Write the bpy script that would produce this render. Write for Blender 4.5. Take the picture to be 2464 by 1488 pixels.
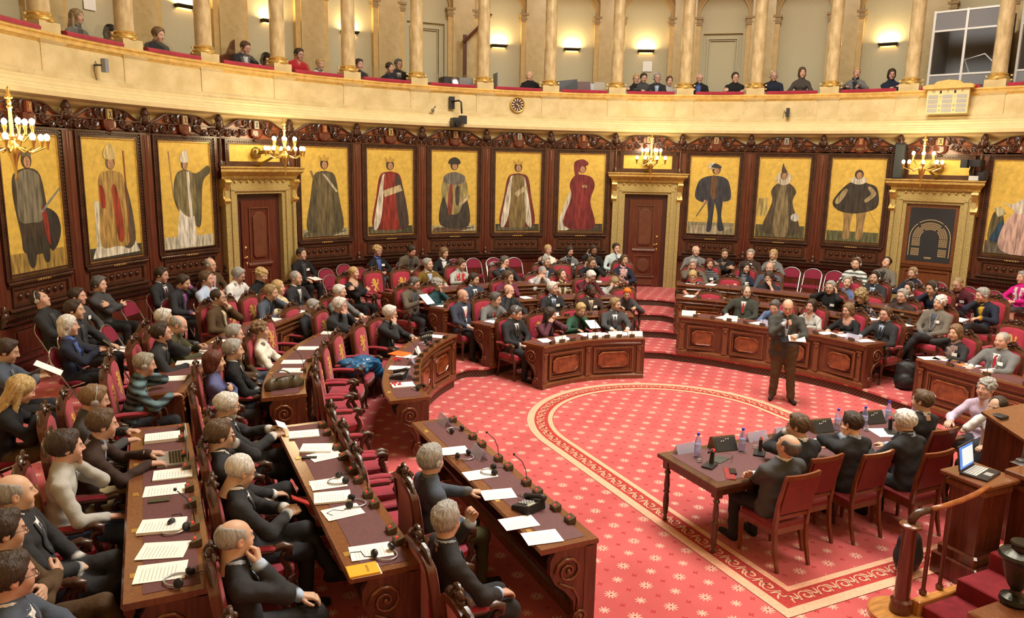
import bpy, math, random
import numpy as np
from mathutils import Matrix, Vector
SC = bpy.context.scene
for _o in list(bpy.data.objects):
 bpy.data.objects.remove(_o)
PI = math.pi
# ------------------------------------------------------------------ camera
CAM = dict(x=-7.035, y=-8.351, z=3.8655, yaw=0.444048, pitch=0.187594, roll=0.020108, f=1844.1)
def setup_camera():
 c = bpy.data.cameras.new('camera')
 o = bpy.data.objects.new('camera', c)
 SC.collection.objects.link(o)
 c.sensor_width = 36.0
 c.lens = CAM['f'] / 2464.0 * 36.0
 c.clip_start = 0.05
 c.clip_end = 200
 y, p, r = CAM['yaw'], CAM['pitch'], CAM['roll']
 f = Vector((math.sin(y) * math.cos(p), math.cos(y) * math.cos(p), -math.sin(p)))
 rt = Vector((math.cos(y), -math.sin(y), 0))
 u = rt.cross(f)
 r2 = rt * math.cos(r) + u * math.sin(r)
 u2 = -rt * math.sin(r) + u * math.cos(r)
 m = Matrix((r2, u2, -f)).transposed().to_4x4()
 m.translation = (CAM['x'], CAM['y'], CAM['z'])
 o.matrix_world = m
 SC.camera = o
setup_camera()
# ------------------------------------------------------------------ world, light, exposure
W = bpy.data.worlds.new('world')
SC.world = W
W.use_nodes = True
W.node_tree.nodes['Background'].inputs[0].default_value = (1.0, 0.93, 0.80, 1)
W.node_tree.nodes['Background'].inputs[1].default_value = 0.24
SC.view_settings.view_transform = 'Standard'
SC.view_settings.look = 'None'
SC.view_settings.exposure = 0.55
SC.view_settings.gamma = 1.0
SC.view_settings.use_curve_mapping = False
def area(name, loc, size, power, col, rot=(0, 0, 0), shape='DISK', size_y=None):
 l = bpy.data.lights.new(name, 'AREA')
 l.shape = shape
 l.size = size
 if size_y:
  l.size_y = size_y
 l.energy = power
 l.color = col
 o = bpy.data.objects.new(name, l)
 SC.collection.objects.link(o)
 o.location = loc
 o.rotation_euler = rot
 return o
# daylight and lamps of the glazed lantern in the middle of the ceiling
area('lantern_light', (0.6, 0.6, 11.6), 6.5, 1650, (1.0, 0.955, 0.86))
# one wide unseen disc lamp high over the front of the room
area('front_disc_light', (1.5, -6.5, 11.2), 5.0, 520, (1.0, 0.95, 0.84), (math.radians(-28), 0, 0))

# ------------------------------------------------------------------ helpers
def col3(c):
 return (c[0], c[1], c[2], 1.0)
MATS = {}
def mat(name, base, rough=0.6, metal=0.0, bump=0.0, bscale=40.0, var=0.0, vscale=6.0, stretch=None, coat=0.0, spec=0.5, emit=None, estr=0.0, sheen=0.0, trans=0.0, alpha=1.0, ior=1.45, var2=None, objcol=False):
 if name in MATS:
  return MATS[name]
 m = bpy.data.materials.new(name)
 m.use_nodes = True
 nt = m.node_tree
 b = nt.nodes['Principled BSDF']
 b.inputs['Base Color'].default_value = col3(base)
 b.inputs['Roughness'].default_value = rough
 b.inputs['Metallic'].default_value = metal
 b.inputs['Coat Weight'].default_value = coat
 b.inputs['Coat Roughness'].default_value = 0.15
 b.inputs['Specular IOR Level'].default_value = spec
 b.inputs['Sheen Weight'].default_value = sheen
 b.inputs['Transmission Weight'].default_value = trans
 b.inputs['Alpha'].default_value = alpha
 b.inputs['IOR'].default_value = ior
 if emit:
  b.inputs['Emission Color'].default_value = col3(emit)
  b.inputs['Emission Strength'].default_value = estr
 tc = mp = None
 if var or bump:
  tc = nt.nodes.new('ShaderNodeTexCoord')
  mp = nt.nodes.new('ShaderNodeMapping')
  nt.links.new(tc.outputs['Object'], mp.inputs[0])
  if stretch:
   mp.inputs['Scale'].default_value = stretch
 if var:
  n = nt.nodes.new('ShaderNodeTexNoise')
  n.inputs['Scale'].default_value = vscale
  n.inputs['Detail'].default_value = 5
  nt.links.new(mp.outputs[0], n.inputs[0])
  r = nt.nodes.new('ShaderNodeValToRGB')
  r.color_ramp.elements[0].position = 0.32
  r.color_ramp.elements[1].position = 0.68
  lo = [max(0, c * (1 - var)) for c in base]
  hi = [c * (1 + var) for c in base] if var2 is None else var2
  r.color_ramp.elements[0].color = col3(lo)
  r.color_ramp.elements[1].color = col3(hi)
  nt.links.new(n.outputs[0], r.inputs[0])
  nt.links.new(r.outputs[0], b.inputs['Base Color'])
 if bump:
  n2 = nt.nodes.new('ShaderNodeTexNoise')
  n2.inputs['Scale'].default_value = bscale
  n2.inputs['Detail'].default_value = 4
  nt.links.new(mp.outputs[0], n2.inputs[0])
  bp = nt.nodes.new('ShaderNodeBump')
  bp.inputs['Strength'].default_value = bump
  bp.inputs['Distance'].default_value = 0.01
  nt.links.new(n2.outputs[0], bp.inputs['Height'])
  nt.links.new(bp.outputs[0], b.inputs['Normal'])
 if objcol:
  oi = nt.nodes.new('ShaderNodeObjectInfo')
  if bump and tc:
   mx = nt.nodes.new('ShaderNodeMix')
   mx.data_type = 'RGBA'
   mx.blend_type = 'MULTIPLY'
   mx.inputs[0].default_value = 0.6
   nt.links.new(oi.outputs['Color'], mx.inputs[6])
   rr = nt.nodes.new('ShaderNodeValToRGB')
   rr.color_ramp.elements[0].position = 0.35
   rr.color_ramp.elements[0].color = (0.35, 0.35, 0.35, 1)
   rr.color_ramp.elements[1].position = 0.65
   rr.color_ramp.elements[1].color = (1.3, 1.3, 1.3, 1)
   nt.links.new(n2.outputs[0], rr.inputs[0])
   nt.links.new(rr.outputs[0], mx.inputs[7])
   nt.links.new(mx.outputs[2], b.inputs['Base Color'])
  else:
   nt.links.new(oi.outputs['Color'], b.inputs['Base Color'])
 MATS[name] = m
 return m
def attr_mat(name, rough, bump, bscale, sss=0.0, stretch=None, sheen=0.0):
 m = mat(name, (0.5, 0.5, 0.5), rough, bump=bump, bscale=bscale, stretch=stretch, sheen=sheen, spec=0.35)
 nt = m.node_tree
 a = nt.nodes.new('ShaderNodeAttribute')
 a.attribute_name = 'Col'
 b = nt.nodes['Principled BSDF']
 nt.links.new(a.outputs['Color'], b.inputs['Base Color'])
 b.inputs['Subsurface Weight'].default_value = 0
 return m
class MB:
 """collects polygons, builds one mesh"""
 def __init__(s):
  s.v = []
  s.f = []
 def add(s, vs, fs):
  o = len(s.v)
  s.v.extend([tuple(p) for p in vs])
  s.f.extend([tuple(i + o for i in f) for f in fs])
  return s
 def box(s, x0, x1, y0, y1, z0, z1):
  return s.add([(x0, y0, z0), (x1, y0, z0), (x1, y1, z0), (x0, y1, z0), (x0, y0, z1), (x1, y0, z1), (x1, y1, z1), (x0, y1, z1)],
                     [(0, 3, 2, 1), (4, 5, 6, 7), (0, 1, 5, 4), (1, 2, 6, 5), (2, 3, 7, 6), (3, 0, 4, 7)])
 def bbox(s, x0, x1, y0, y1, z0, z1, b=0.01):
  """box bevelled along all edges of the top and the vertical edges"""
  r = [(x0 + b, y0), (x1 - b, y0), (x1, y0 + b), (x1, y1 - b), (x1 - b, y1), (x0 + b, y1), (x0, y1 - b), (x0, y0 + b)]
  r2 = [(x0 + 2 * b, y0 + b), (x1 - 2 * b, y0 + b), (x1 - b, y0 + 2 * b), (x1 - b, y1 - 2 * b), (x1 - 2 * b, y1 - b), (x0 + 2 * b, y1 - b), (x0 + b, y1 - 2 * b), (x0 + b, y0 + 2 * b)]
  return s.rings([[(x, y, z0) for x, y in r], [(x, y, z1 - b) for x, y in r], [(x, y, z1) for x, y in r2]])
 def rings(s, R, cap=True, close=True):
  n = len(R[0])
  vs = [p for r in R for p in r]
  fs = []
  for k in range(len(R) - 1):
   for i in range(n if close else n - 1):
    j = (i + 1) % n
    fs.append((k * n + i, k * n + j, (k + 1) * n + j, (k + 1) * n + i))
  if cap:
   fs.append(tuple(range(n - 1, -1, -1)))
   fs.append(tuple((len(R) - 1) * n + i for i in range(n)))
  return s.add(vs, fs)
 def lathe(s, prof, n=16, c=(0, 0), ax='z'):
  R = []
  for r, z in prof:
   R.append([(c[0] + r * math.cos(2 * PI * i / n), c[1] + r * math.sin(2 * PI * i / n), z) for i in range(n)])
  return s.rings(R)
 def tube(s, pts, r, n=8, cap=True):
  """r: number or list"""
  P = [Vector(p) for p in pts]
  rs = r if hasattr(r, '__len__') else [r] * len(P)
  R = []
  up = None
  for k, p in enumerate(P):
   t = (P[min(k + 1, len(P) - 1)] - P[max(k - 1, 0)])
   if t.length < 1e-9:
    t = Vector((0, 0, 1))
   t.normalize()
   if up is None:
    up = Vector((0, 0, 1)) if abs(t.z) < 0.9 else Vector((1, 0, 0))
   a = t.cross(up)
   if a.length < 1e-6:
    a = t.orthogonal()
   a.normalize()
   up = a.cross(t).normalized()
   R.append([tuple(p + (a * math.cos(2 * PI * i / n) + up * math.sin(2 * PI * i / n)) * rs[k]) for i in range(n)])
  return s.rings(R, cap)
 def prism(s, poly, y0, y1, plane='xz'):
  """polygon in the plane, extruded along the remaining axis"""
  n = len(poly)
  if plane == 'xz':
   f = lambda p, d: (p[0], d, p[1])
  elif plane == 'xy':
   f = lambda p, d: (p[0], p[1], d)
  else:
   f = lambda p, d: (d, p[0], p[1])
  vs = [f(p, y0) for p in poly] + [f(p, y1) for p in poly]
  fs = [tuple(range(n)), tuple(range(2 * n - 1, n - 1, -1))]
  for i in range(n):
   j = (i + 1) % n
   fs.append((i, i + n, j + n, j))
  return s.add(vs, fs)
 def ball(s, c, r, n=8, m=5):
  rx, ry, rz = r if hasattr(r, '__len__') else (r, r, r)
  R = []
  for k in range(m + 1):
   a = -PI / 2 + PI * k / m
   q = max(math.cos(a), 0.02)
   R.append([(c[0] + rx * q * math.cos(2 * PI * i / n), c[1] + ry * q * math.sin(2 * PI * i / n), c[2] + rz * math.sin(a)) for i in range(n)])
  return s.rings(R)
 def sweep(s, path, prof, closed=False):
  """path: list of (x,y,z,nx,ny) with outward normal; prof: list of (out, up)"""
  R = []
  for (x, y, z, nx, ny) in path:
   R.append([(x + nx * o, y + ny * o, z + u) for o, u in prof])
  if closed:
   R.append(R[0])
  return s.rings(R, cap=not closed)
 def xf(s, M):
  s.v = [tuple(M @ Vector(p)) for p in s.v]
  return s
 def merge(s, o, M=None):
  vs = o.v if M is None else [tuple(M @ Vector(p)) for p in o.v]
  return s.add(vs, o.f)
 def mesh(s, name, smooth=False, angle=None):
  me = bpy.data.meshes.new(name)
  me.from_pydata(s.v, [], s.f)
  fix_normals(me)
  if smooth:
   me.polygons.foreach_set('use_smooth', [True] * len(me.polygons))
   if angle is not None:
    try:
     me.set_sharp_from_angle(angle=angle)
    except Exception:
     pass
  me.update()
  return me
def fix_normals(me):
 import bmesh
 bm = bmesh.new()
 bm.from_mesh(me)
 bmesh.ops.recalc_face_normals(bm, faces=bm.faces)
 bm.to_mesh(me)
 bm.free()
COLL = SC.collection
def link(o, parent=None):
 COLL.objects.link(o)
 if parent is not None:
  o.parent = parent
 return o
def mobj(name, mb, m, parent=None, loc=None, rz=None, smooth=False, angle=None):
 me = mb if isinstance(mb, bpy.types.Mesh) else mb.mesh(name, smooth, angle)
 if m is not None and len(me.materials) == 0:
  me.materials.append(m)
 o = bpy.data.objects.new(name, me)
 link(o, parent)
 if loc is not None:
  o.location = loc
 if rz is not None:
  o.rotation_euler = (0, 0, rz)
 return o
def empty(name, loc=(0, 0, 0), rz=0.0):
 o = bpy.data.objects.new(name, None)
 o.empty_display_size = 0.1
 link(o)
 o.location = loc
 o.rotation_euler = (0, 0, rz)
 return o
def tag(o, label, cat, group=None):
 o['label'] = label
 o['category'] = cat
 if group:
  o['group'] = group
 return o
def struct(o, label=None):
 o['kind'] = 'structure'
 if label:
  o['label'] = label
 return o
def copy_tree(o, parent=None):
 c = o.copy()
 link(c)
 if parent is not None:
  c.parent = parent
 for ch in list(o.children):
  copy_tree(ch, c)
 return c
def pol(R, th, z=0.0):
 t = math.radians(th)
 return (R * math.sin(t), R * math.cos(t), z)
SY = 0.65      # centre of the seating curves (0, SY)
ST = 0.166     # height of one tier
# ------------------------------------------------------------------ people: signed-distance modelling
def sd_cone(P, a, b, ra, rb):
 a = np.asarray(a, float)
 b = np.asarray(b, float)
 ba = b - a
 h = np.clip(((P - a) @ ba) / max(ba @ ba, 1e-9), 0, 1)
 d = np.linalg.norm(P - a - h[..., None] * ba, axis=-1)
 return d - (ra + (rb - ra) * h)
def sd_ell(P, c, r):
 r = np.asarray(r, float)
 q = (P - np.asarray(c, float)) / r
 k = np.linalg.norm(q, axis=-1)
 return (k - 1.0) * r.min() * 0.5 + (k - 1.0) * r.mean() * 0.5
def sd_flat(P, M, a, b, ra, rb, fl):
 """tapered capsule in frame M (3x3 rows = axes), flattened along axis 1 by fl"""
 Q = P @ M.T
 a = np.array(M @ np.asarray(a, float))
 b = np.array(M @ np.asarray(b, float))
 s = np.array([1, 1 / fl, 1])
 return sd_cone(Q * s, a * s, b * s, ra, rb) * (0.5 + 0.5 * fl)
def smin(a, b, k):
 h = np.clip(0.5 + 0.5 * (b - a) / k, 0, 1)
 return b + (a - b) * h - k * h * (1 - h)
class Field:
 def __init__(s, lo, hi, vox):
  s.lo = np.asarray(lo, float)
  s.vox = vox
  s.n = np.ceil((np.asarray(hi, float) - s.lo) / vox).astype(int) + 1
  s.f = np.full(tuple(s.n), 0.3)
  s.ax = [s.lo[i] + vox * np.arange(s.n[i]) for i in range(3)]
 def sub(s, lo, hi):
  i0 = np.maximum(np.floor((np.asarray(lo) - s.lo) / s.vox).astype(int), 0)
  i1 = np.minimum(np.ceil((np.asarray(hi) - s.lo) / s.vox).astype(int) + 1, s.n)
  sl = tuple(slice(max(a, 0), max(b, 0)) for a, b in zip(i0, i1))
  g = np.stack(np.meshgrid(s.ax[0][sl[0]], s.ax[1][sl[1]], s.ax[2][sl[2]], indexing='ij'), -1)
  return sl, g
 def add(s, fn, lo, hi, k):
  p = k + 2.5 * s.vox
  sl, g = s.sub(np.asarray(lo) - p, np.asarray(hi) + p)
  if g.size:
   s.f[sl] = smin(s.f[sl], fn(g), k)
 def cut(s, fn, lo, hi, k):
  p = k + 2.5 * s.vox
  sl, g = s.sub(np.asarray(lo) - p, np.asarray(hi) + p)
  if g.size:
   s.f[sl] = -smin(-s.f[sl], fn(g), k)
def nets(F):
 """surface nets -> verts, quads"""
 f = F.f
 nx, ny, nz = f.shape
 s = f < 0
 cs = (nx - 1, ny - 1, nz - 1)
 acc = np.zeros(cs + (3,))
 cnt = np.zeros(cs)
 corners = [(i, j, k) for i in (0, 1) for j in (0, 1) for k in (0, 1)]
 for a in corners:
  for d in range(3):
   if a[d]:
    continue
   b = list(a)
   b[d] = 1
   A = f[a[0]:nx - 1 + a[0], a[1]:ny - 1 + a[1], a[2]:nz - 1 + a[2]]
   B = f[b[0]:nx - 1 + b[0], b[1]:ny - 1 + b[1], b[2]:nz - 1 + b[2]]
   X = (A < 0) != (B < 0)
   idx = np.nonzero(X)
   if not len(idx[0]):
    continue
   t = A[idx] / (A[idx] - B[idx])
   p = np.tile(np.array(a, float), (len(t), 1))
   p[:, d] = t
   acc[idx] += p
   cnt[idx] += 1
 act = cnt > 0
 ids = -np.ones(cs, int)
 I = np.nonzero(act)
 ids[I] = np.arange(len(I[0]))
 V = F.lo + (np.stack(I, 1) + acc[I] / cnt[I][:, None]) * F.vox
 Q = []
 for d in range(3):
  a = [slice(0, n) for n in f.shape]
  b = [slice(0, n) for n in f.shape]
  a[d] = slice(0, f.shape[d] - 1)
  b[d] = slice(1, f.shape[d])
  X = s[tuple(a)] != s[tuple(b)]
  e1, e2 = [(1, 2), (2, 0), (0, 1)][d]
  idx = np.stack(np.nonzero(X), 1)
  ok = (idx[:, e1] > 0) & (idx[:, e2] > 0) & (idx[:, e1] < f.shape[e1] - 1) & (idx[:, e2] < f.shape[e2] - 1)
  idx = idx[ok]
  if not len(idx):
   continue
  flip = s[tuple(a)][tuple(idx.T)]
  def at(o1, o2):
   j = idx.copy()
   j[:, e1] += o1
   j[:, e2] += o2
   return ids[tuple(j.T)]
  q = np.stack([at(-1, -1), at(0, -1), at(0, 0), at(-1, 0)], 1)
  q[~flip] = q[~flip][:, ::-1]
  Q.append(q)
 return V, np.concatenate(Q)
def nmesh(name, V, Q, mats, cols=None, midx=None):
 me = bpy.data.meshes.new(name)
 me.vertices.add(len(V))
 me.vertices.foreach_set('co', np.asarray(V, np.float32).ravel())
 me.loops.add(len(Q) * 4)
 me.loops.foreach_set('vertex_index', np.asarray(Q, np.int32).ravel())
 me.polygons.add(len(Q))
 me.polygons.foreach_set('loop_start', np.arange(0, len(Q) * 4, 4, dtype=np.int32))
 me.polygons.foreach_set('use_smooth', np.ones(len(Q), bool))
 for m in mats:
  me.materials.append(m)
 if midx is not None:
  me.polygons.foreach_set('material_index', np.asarray(midx, np.int32))
 if cols is not None:
  ca = me.color_attributes.new('Col', 'FLOAT_COLOR', 'POINT')
  c4 = np.ones((len(V), 4), np.float32)
  c4[:, :3] = cols
  ca.data.foreach_set('color', c4.ravel())
 me.update(calc_edges=True)
 return me
M_CLOTH = attr_mat('clothing', 0.85, 0.6, 22.0)
M_SKIN = attr_mat('skin', 0.5, 0.08, 60.0)
M_HAIR = mat('hair', (0.2, 0.1, 0.05), 0.55, bump=0.9, bscale=22.0, stretch=(3.0, 3.0, 0.7), objcol=True)
LODV = {0: (0.0136, 0.0053, 0.0052), 1: (0.0198, 0.0073, 0.0075), 2: (0.0262, 0.0097, 0.0112)}   # body, head, hand voxel
# ---- head template: verts + masks, front = -y, centre between chin and crown
def head_template(vox, fem):
 F = Field((-0.115, -0.15, -0.2), (0.115, 0.14, 0.14), vox)
 w = 0.95 if fem else 1.0
 E = lambda c, r, k=0.02: F.add(lambda P: sd_ell(P, c, r), np.array(c) - r, np.array(c) + r, k)
 def Cn(a, b, ra, rb, k):
  a = np.array(a, float)
  b = np.array(b, float)
  m = max(ra, rb)
  F.add(lambda P: sd_cone(P, a, b, ra, rb), np.minimum(a, b) - m, np.maximum(a, b) + m, k)
 Ar = lambda *a: np.array(a)
 E((0, 0.014, 0.032), Ar(0.077 * w, 0.098, 0.087))
 E((0, -0.036, -0.012), Ar(0.063 * w, 0.058, 0.088), 0.03)
 E((0, -0.028, -0.062), Ar(0.056 * w, 0.058, 0.052), 0.03)
 E((0, -0.072, -0.1), Ar(0.024, 0.02, 0.02), 0.025)
 for s in (-1, 1):
  E((0.043 * s, -0.06, -0.032), Ar(0.026, 0.026, 0.03), 0.02)
  E((0.03 * s, -0.083, 0.008), Ar(0.013, 0.012, 0.012), 0.004)
 for s in (-1, 1):
  c = np.array((0.031 * s, -0.112, 0.008))
  F.cut(lambda P: sd_ell(P, c, Ar(0.021, 0.026, 0.0145)), c - 0.03, c + 0.03, 0.012)
  E((0.03 * s, -0.0805, 0.007), Ar(0.0135, 0.0125, 0.0125), 0.003)
 Cn((-0.036, -0.083, 0.028), (0.036, -0.083, 0.028), 0.011 if not fem else 0.009, 0.011 if not fem else 0.009, 0.014)
 Cn((0, -0.09, 0.018), (0, -0.112, -0.026), 0.0085, 0.0125, 0.012)
 for s in (-1, 1):
  E((0.0125 * s, -0.1, -0.031), Ar(0.009, 0.011, 0.008), 0.008)
 Cn((-0.019, -0.087, -0.058), (0.019, -0.087, -0.058), 0.0075, 0.0075, 0.006)
 Cn((-0.017, -0.086, -0.071), (0.017, -0.086, -0.071), 0.0085, 0.0085, 0.006)
 for s in (-1, 1):
  c = (0.079 * w * s, 0.012, -0.004)
  E(c, Ar(0.011, 0.021, 0.033), 0.008)
  c2 = np.array((0.09 * w * s, 0.006, 0.0))
  F.cut(lambda P: sd_ell(P, c2, Ar(0.008, 0.011, 0.017)), c2 - 0.02, c2 + 0.02, 0.006)
 Cn((0, 0.018, -0.06), (0, 0.034, -0.2), 0.056 * w, 0.064 * w, 0.03)
 V, Q = nets(F)
 x, y, z = V.T
 ax = np.abs(x)
 soft = lambda d, e: np.clip(0.5 - d / e, 0, 1)
 e = max(vox * 0.7, 0.003)
 front = (y < -0.055)
 eye = soft(np.hypot((ax - 0.031) / 1.35, (z - 0.007)) - 0.0078, e) * front
 iris = soft(np.hypot(ax - 0.031, z - 0.007) - 0.0052, e) * front
 brow = soft(np.abs(z - 0.030 + 0.1 * (ax - 0.03)) - 0.0045, e) * (ax > 0.013) * (ax < 0.052) * (y < -0.06)
 lip = soft(np.abs(z + 0.0645) - 0.0115, e) * (ax < 0.023) * (y < -0.075)
 mouth = soft(np.abs(z + 0.0645) - 0.002, e) * (ax < 0.022) * (y < -0.075)
 cheek = np.exp(-(((ax - 0.045) / 0.022) ** 2 + ((z + 0.03) / 0.022) ** 2)) * (y < -0.04) + np.exp(-((x / 0.016) ** 2 + ((z + 0.03) / 0.015) ** 2)) * (y < -0.09) + 0.8 * (ax > 0.081)
 jaw = np.clip((-z - 0.045) / 0.03, 0, 1) * np.clip((-y + 0.01) / 0.03, 0, 1) * (z > -0.135)
 return dict(V=V, Q=Q, eye=eye, iris=iris, brow=brow, lip=lip, mouth=mouth, cheek=cheek, jaw=jaw)
HEADS = {}
def get_head(lod, fem):
 k = (lod, fem)
 if k not in HEADS:
  HEADS[k] = head_template(LODV[lod][1], fem)
 return HEADS[k]
# ---- hand template: wrist at origin, fingers +x, thumb +y, back of hand +z
def hand_template(vox, kind):
 F = Field((-0.05, -0.08, -0.1), (0.22, 0.1, 0.05), vox)
 def Cn(a, b, ra, rb, k=0.008):
  a = np.array(a, float)
  b = np.array(b, float)
  m = max(ra, rb)
  F.add(lambda P: sd_cone(P, a, b, ra, rb), np.minimum(a, b) - m, np.maximum(a, b) + m, k)
 Cn((-0.04, 0, 0), (0.01, 0, 0), 0.026, 0.026)
 for i, y in enumerate((-0.03, -0.01, 0.01, 0.029)):
  Cn((0.01, y * 0.6, 0), (0.085, y, 0.002), 0.017, 0.0125, 0.014)
 curl = {'relaxed': (22, 32, 22), 'fist': (75, 95, 55), 'flat': (6, 8, 6), 'hold': (48, 58, 35)}[kind]
 for i, (y, L) in enumerate(((-0.031, 0.062), (-0.0105, 0.077), (0.0105, 0.083), (0.031, 0.074))):
  p = np.array((0.086, y, 0.002))
  a = 0
  r = 0.0105 - 0.001 * (i == 0)
  for j, fr in enumerate((0.45, 0.31, 0.24)):
   a += math.radians(curl[j])
   sp = (y * 0.9)
   d = np.array((math.cos(a), sp * (1.0 if kind in ('flat', 'relaxed') else 0.1), -math.sin(a)))
   q = p + d / np.linalg.norm(d) * L * fr
   Cn(p, q, r, r * 0.9, 0.004)
   p = q
   r *= 0.9
 if kind in ('fist', 'hold'):
  pts = [(0.015, 0.026, -0.01), (0.05, 0.046, -0.028), (0.075, 0.035, -0.045), (0.09, 0.018, -0.05)]
 else:
  pts = [(0.012, 0.024, -0.006), (0.04, 0.048, -0.018), (0.068, 0.062, -0.024), (0.092, 0.066, -0.028)]
 for k in range(3):
  Cn(pts[k], pts[k + 1], 0.0155 - 0.002 * k, 0.0135 - 0.002 * k, 0.008)
 return nets(F)
HANDS = {}
def get_hand(lod, kind):
 k = (lod, kind)
 if k not in HANDS:
  HANDS[k] = hand_template(LODV[lod][2], kind)
 return HANDS[k]
# ---- hair templates
def hair_template(style, vox):
 F = Field((-0.17, -0.17, -0.5 if style in ('long',) else -0.24), (0.17, 0.2, 0.2), vox)
 Ar = lambda *a: np.array(a)
 def E(c, r, k=0.02):
  F.add(lambda P: sd_ell(P, c, r), np.array(c) - r, np.array(c) + r, k)
 def Ct(c, r, k=0.015):
  F.cut(lambda P: sd_ell(P, np.array(c), r), np.array(c) - r, np.array(c) + r, k)
 if style in ('short', 'reced', 'sides', 'buzz', 'tuft'):
  t = {'short': 0.016, 'reced': 0.011, 'sides': 0.008, 'buzz': 0.004, 'tuft': 0.022}[style]
  E((0, 0.016, 0.034), Ar(0.077 + t * 0.8, 0.098 + t, 0.087 + t))
  if style in ('short', 'tuft'):
   E((0, -0.04, 0.105), Ar(0.05, 0.035, 0.02 + t * 0.3), 0.02)
  Ct((0, -0.13, -0.045), Ar(0.106, 0.128, 0.149))
  Ct((0, -0.02, -0.16), Ar(0.2, 0.13, 0.115))
  Ct((0, 0.1, -0.175), Ar(0.2, 0.14, 0.115))
  if style == 'reced':
   Ct((0, -0.1, 0.105), Ar(0.06, 0.075, 0.06), 0.02)
  if style == 'sides':
   Ct((0, -0.035, 0.15), Ar(0.083, 0.122, 0.115), 0.02)
   Ct((0, -0.15, 0.06), Ar(0.2, 0.12, 0.12), 0.02)
 elif style in ('bob', 'long', 'tied'):
  t = 0.02 if style != 'tied' else 0.012
  E((0, 0.016, 0.036), Ar(0.077 + t, 0.098 + t, 0.087 + t))
  if style == 'bob':
   E((0, 0.045, -0.055), Ar(0.1, 0.078, 0.09), 0.04)
  if style == 'long':
   F.add(lambda P: sd_flat(P, np.eye(3), (0, 0.07, 0.0), (0, 0.105, -0.36), 0.1, 0.085, 0.5), (-0.12, -0.02, -0.47), (0.12, 0.18, 0.1), 0.04)
   for s in (-1, 1):
    F.add(lambda P: sd_cone(P, (0.078 * s, 0.03, 0.02), (0.088 * s, 0.0, -0.26), 0.03, 0.026), (-0.13, -0.05, -0.3), (0.13, 0.07, 0.06), 0.02)
  if style == 'tied':
   E((0, 0.125, 0.02), Ar(0.035, 0.035, 0.035), 0.01)
  Ct((0, -0.138, -0.04), Ar(0.083, 0.128, 0.134))
  Ct((0, -0.06, -0.2), Ar(0.085, 0.125, 0.15))
  if style == 'tied':
   Ct((0, 0.1, -0.175), Ar(0.2, 0.14, 0.115))
   Ct((0, -0.02, -0.16), Ar(0.2, 0.13, 0.125))
 elif style in ('curly', 'bigcurl'):
  b = 1.28 if style == 'bigcurl' else 1.0
  rnd = random.Random(5)
  E((0, 0.02, 0.036), Ar(0.092, 0.113, 0.1) * (b * 0.98))
  for i in range(64):
   a = rnd.uniform(0, 2 * PI)
   u = rnd.uniform(-0.45 if style == 'bigcurl' else -0.2, 1)
   q = math.sqrt(1 - u * u)
   c = Ar(0.088 * q * math.cos(a), 0.02 + 0.108 * q * math.sin(a), 0.036 + 0.098 * u) * b
   E(c, np.full(3, rnd.uniform(0.016, 0.026)), 0.008)
  if style == 'bigcurl':
   for s in (-1, 1):
    E((0.095 * s, 0.02, -0.05), Ar(0.045, 0.06, 0.07), 0.02)
  Ct((0, -0.145, -0.045), Ar(0.083, 0.13, 0.122))
  Ct((0, -0.06, -0.21), Ar(0.12, 0.14, 0.12))
  Ct((0, 0.1, -0.21), Ar(0.2, 0.16, 0.115))
 elif style == 'beard':
  E((0, -0.032, -0.066), Ar(0.0605, 0.0615, 0.055), 0.02)
  E((0, -0.074, -0.108), Ar(0.028, 0.024, 0.026), 0.03)
  Ct((0, -0.1, -0.005), Ar(0.13, 0.13, 0.046), 0.012)
  Ct((0, -0.11, -0.0645), Ar(0.02, 0.05, 0.0085), 0.004)
  Ct((0, 0.05, -0.05), Ar(0.2, 0.06, 0.2), 0.01)
 # strand relief
 g = np.stack(np.meshgrid(*F.ax, indexing='ij'), -1)
 x, y, z = g[..., 0], g[..., 1], g[..., 2]
 amp = 0.003 if style in ('short', 'bob', 'long', 'tuft', 'tied') else 0.001
 F.f += amp * (np.sin(90 * x + 35 * np.sin(12 * y + 9 * z)) + np.sin(110 * y + 18 * np.sin(20 * x)) * 0.7) + amp * 0.9 * np.sin(52 * x + 3) * np.sin(47 * y + 2 * np.sin(30 * z))
 return nets(F)
HAIRM = {}
def get_hair(style, lod):
 k = (style, lod)
 if k not in HAIRM:
  V, Q = hair_template(style, {0: 0.006, 1: 0.0078, 2: 0.0100}[lod])
  HAIRM[k] = nmesh('hair_' + style, V, Q, [M_HAIR])
 return HAIRM[k]
def rotz(a):
 return np.array([[math.cos(a), -math.sin(a), 0], [math.sin(a), math.cos(a), 0], [0, 0, 1]])
def rotx(a):
 return np.array([[1, 0, 0], [0, math.cos(a), -math.sin(a)], [0, math.sin(a), math.cos(a)]])
def roty(a):
 return np.array([[math.cos(a), 0, math.sin(a)], [0, 1, 0], [-math.sin(a), 0, math.cos(a)]])
def ik(a, c, l1, l2, hint):
 a = np.asarray(a, float)
 c = np.asarray(c, float)
 d = c - a
 L = np.linalg.norm(d)
 if L > (l1 + l2) * 0.995:
  c = a + d / L * (l1 + l2) * 0.995
  d = c - a
  L = np.linalg.norm(d)
 L = max(L, abs(l1 - l2) + 0.02)
 u = d / np.linalg.norm(d)
 x = (l1 * l1 - l2 * l2 + L * L) / (2 * L)
 h = math.sqrt(max(l1 * l1 - x * x, 0))
 hv = np.asarray(hint, float)
 hv = hv - u * (hv @ u)
 hv /= max(np.linalg.norm(hv), 1e-6)
 return a + u * x + hv * h, c
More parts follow.
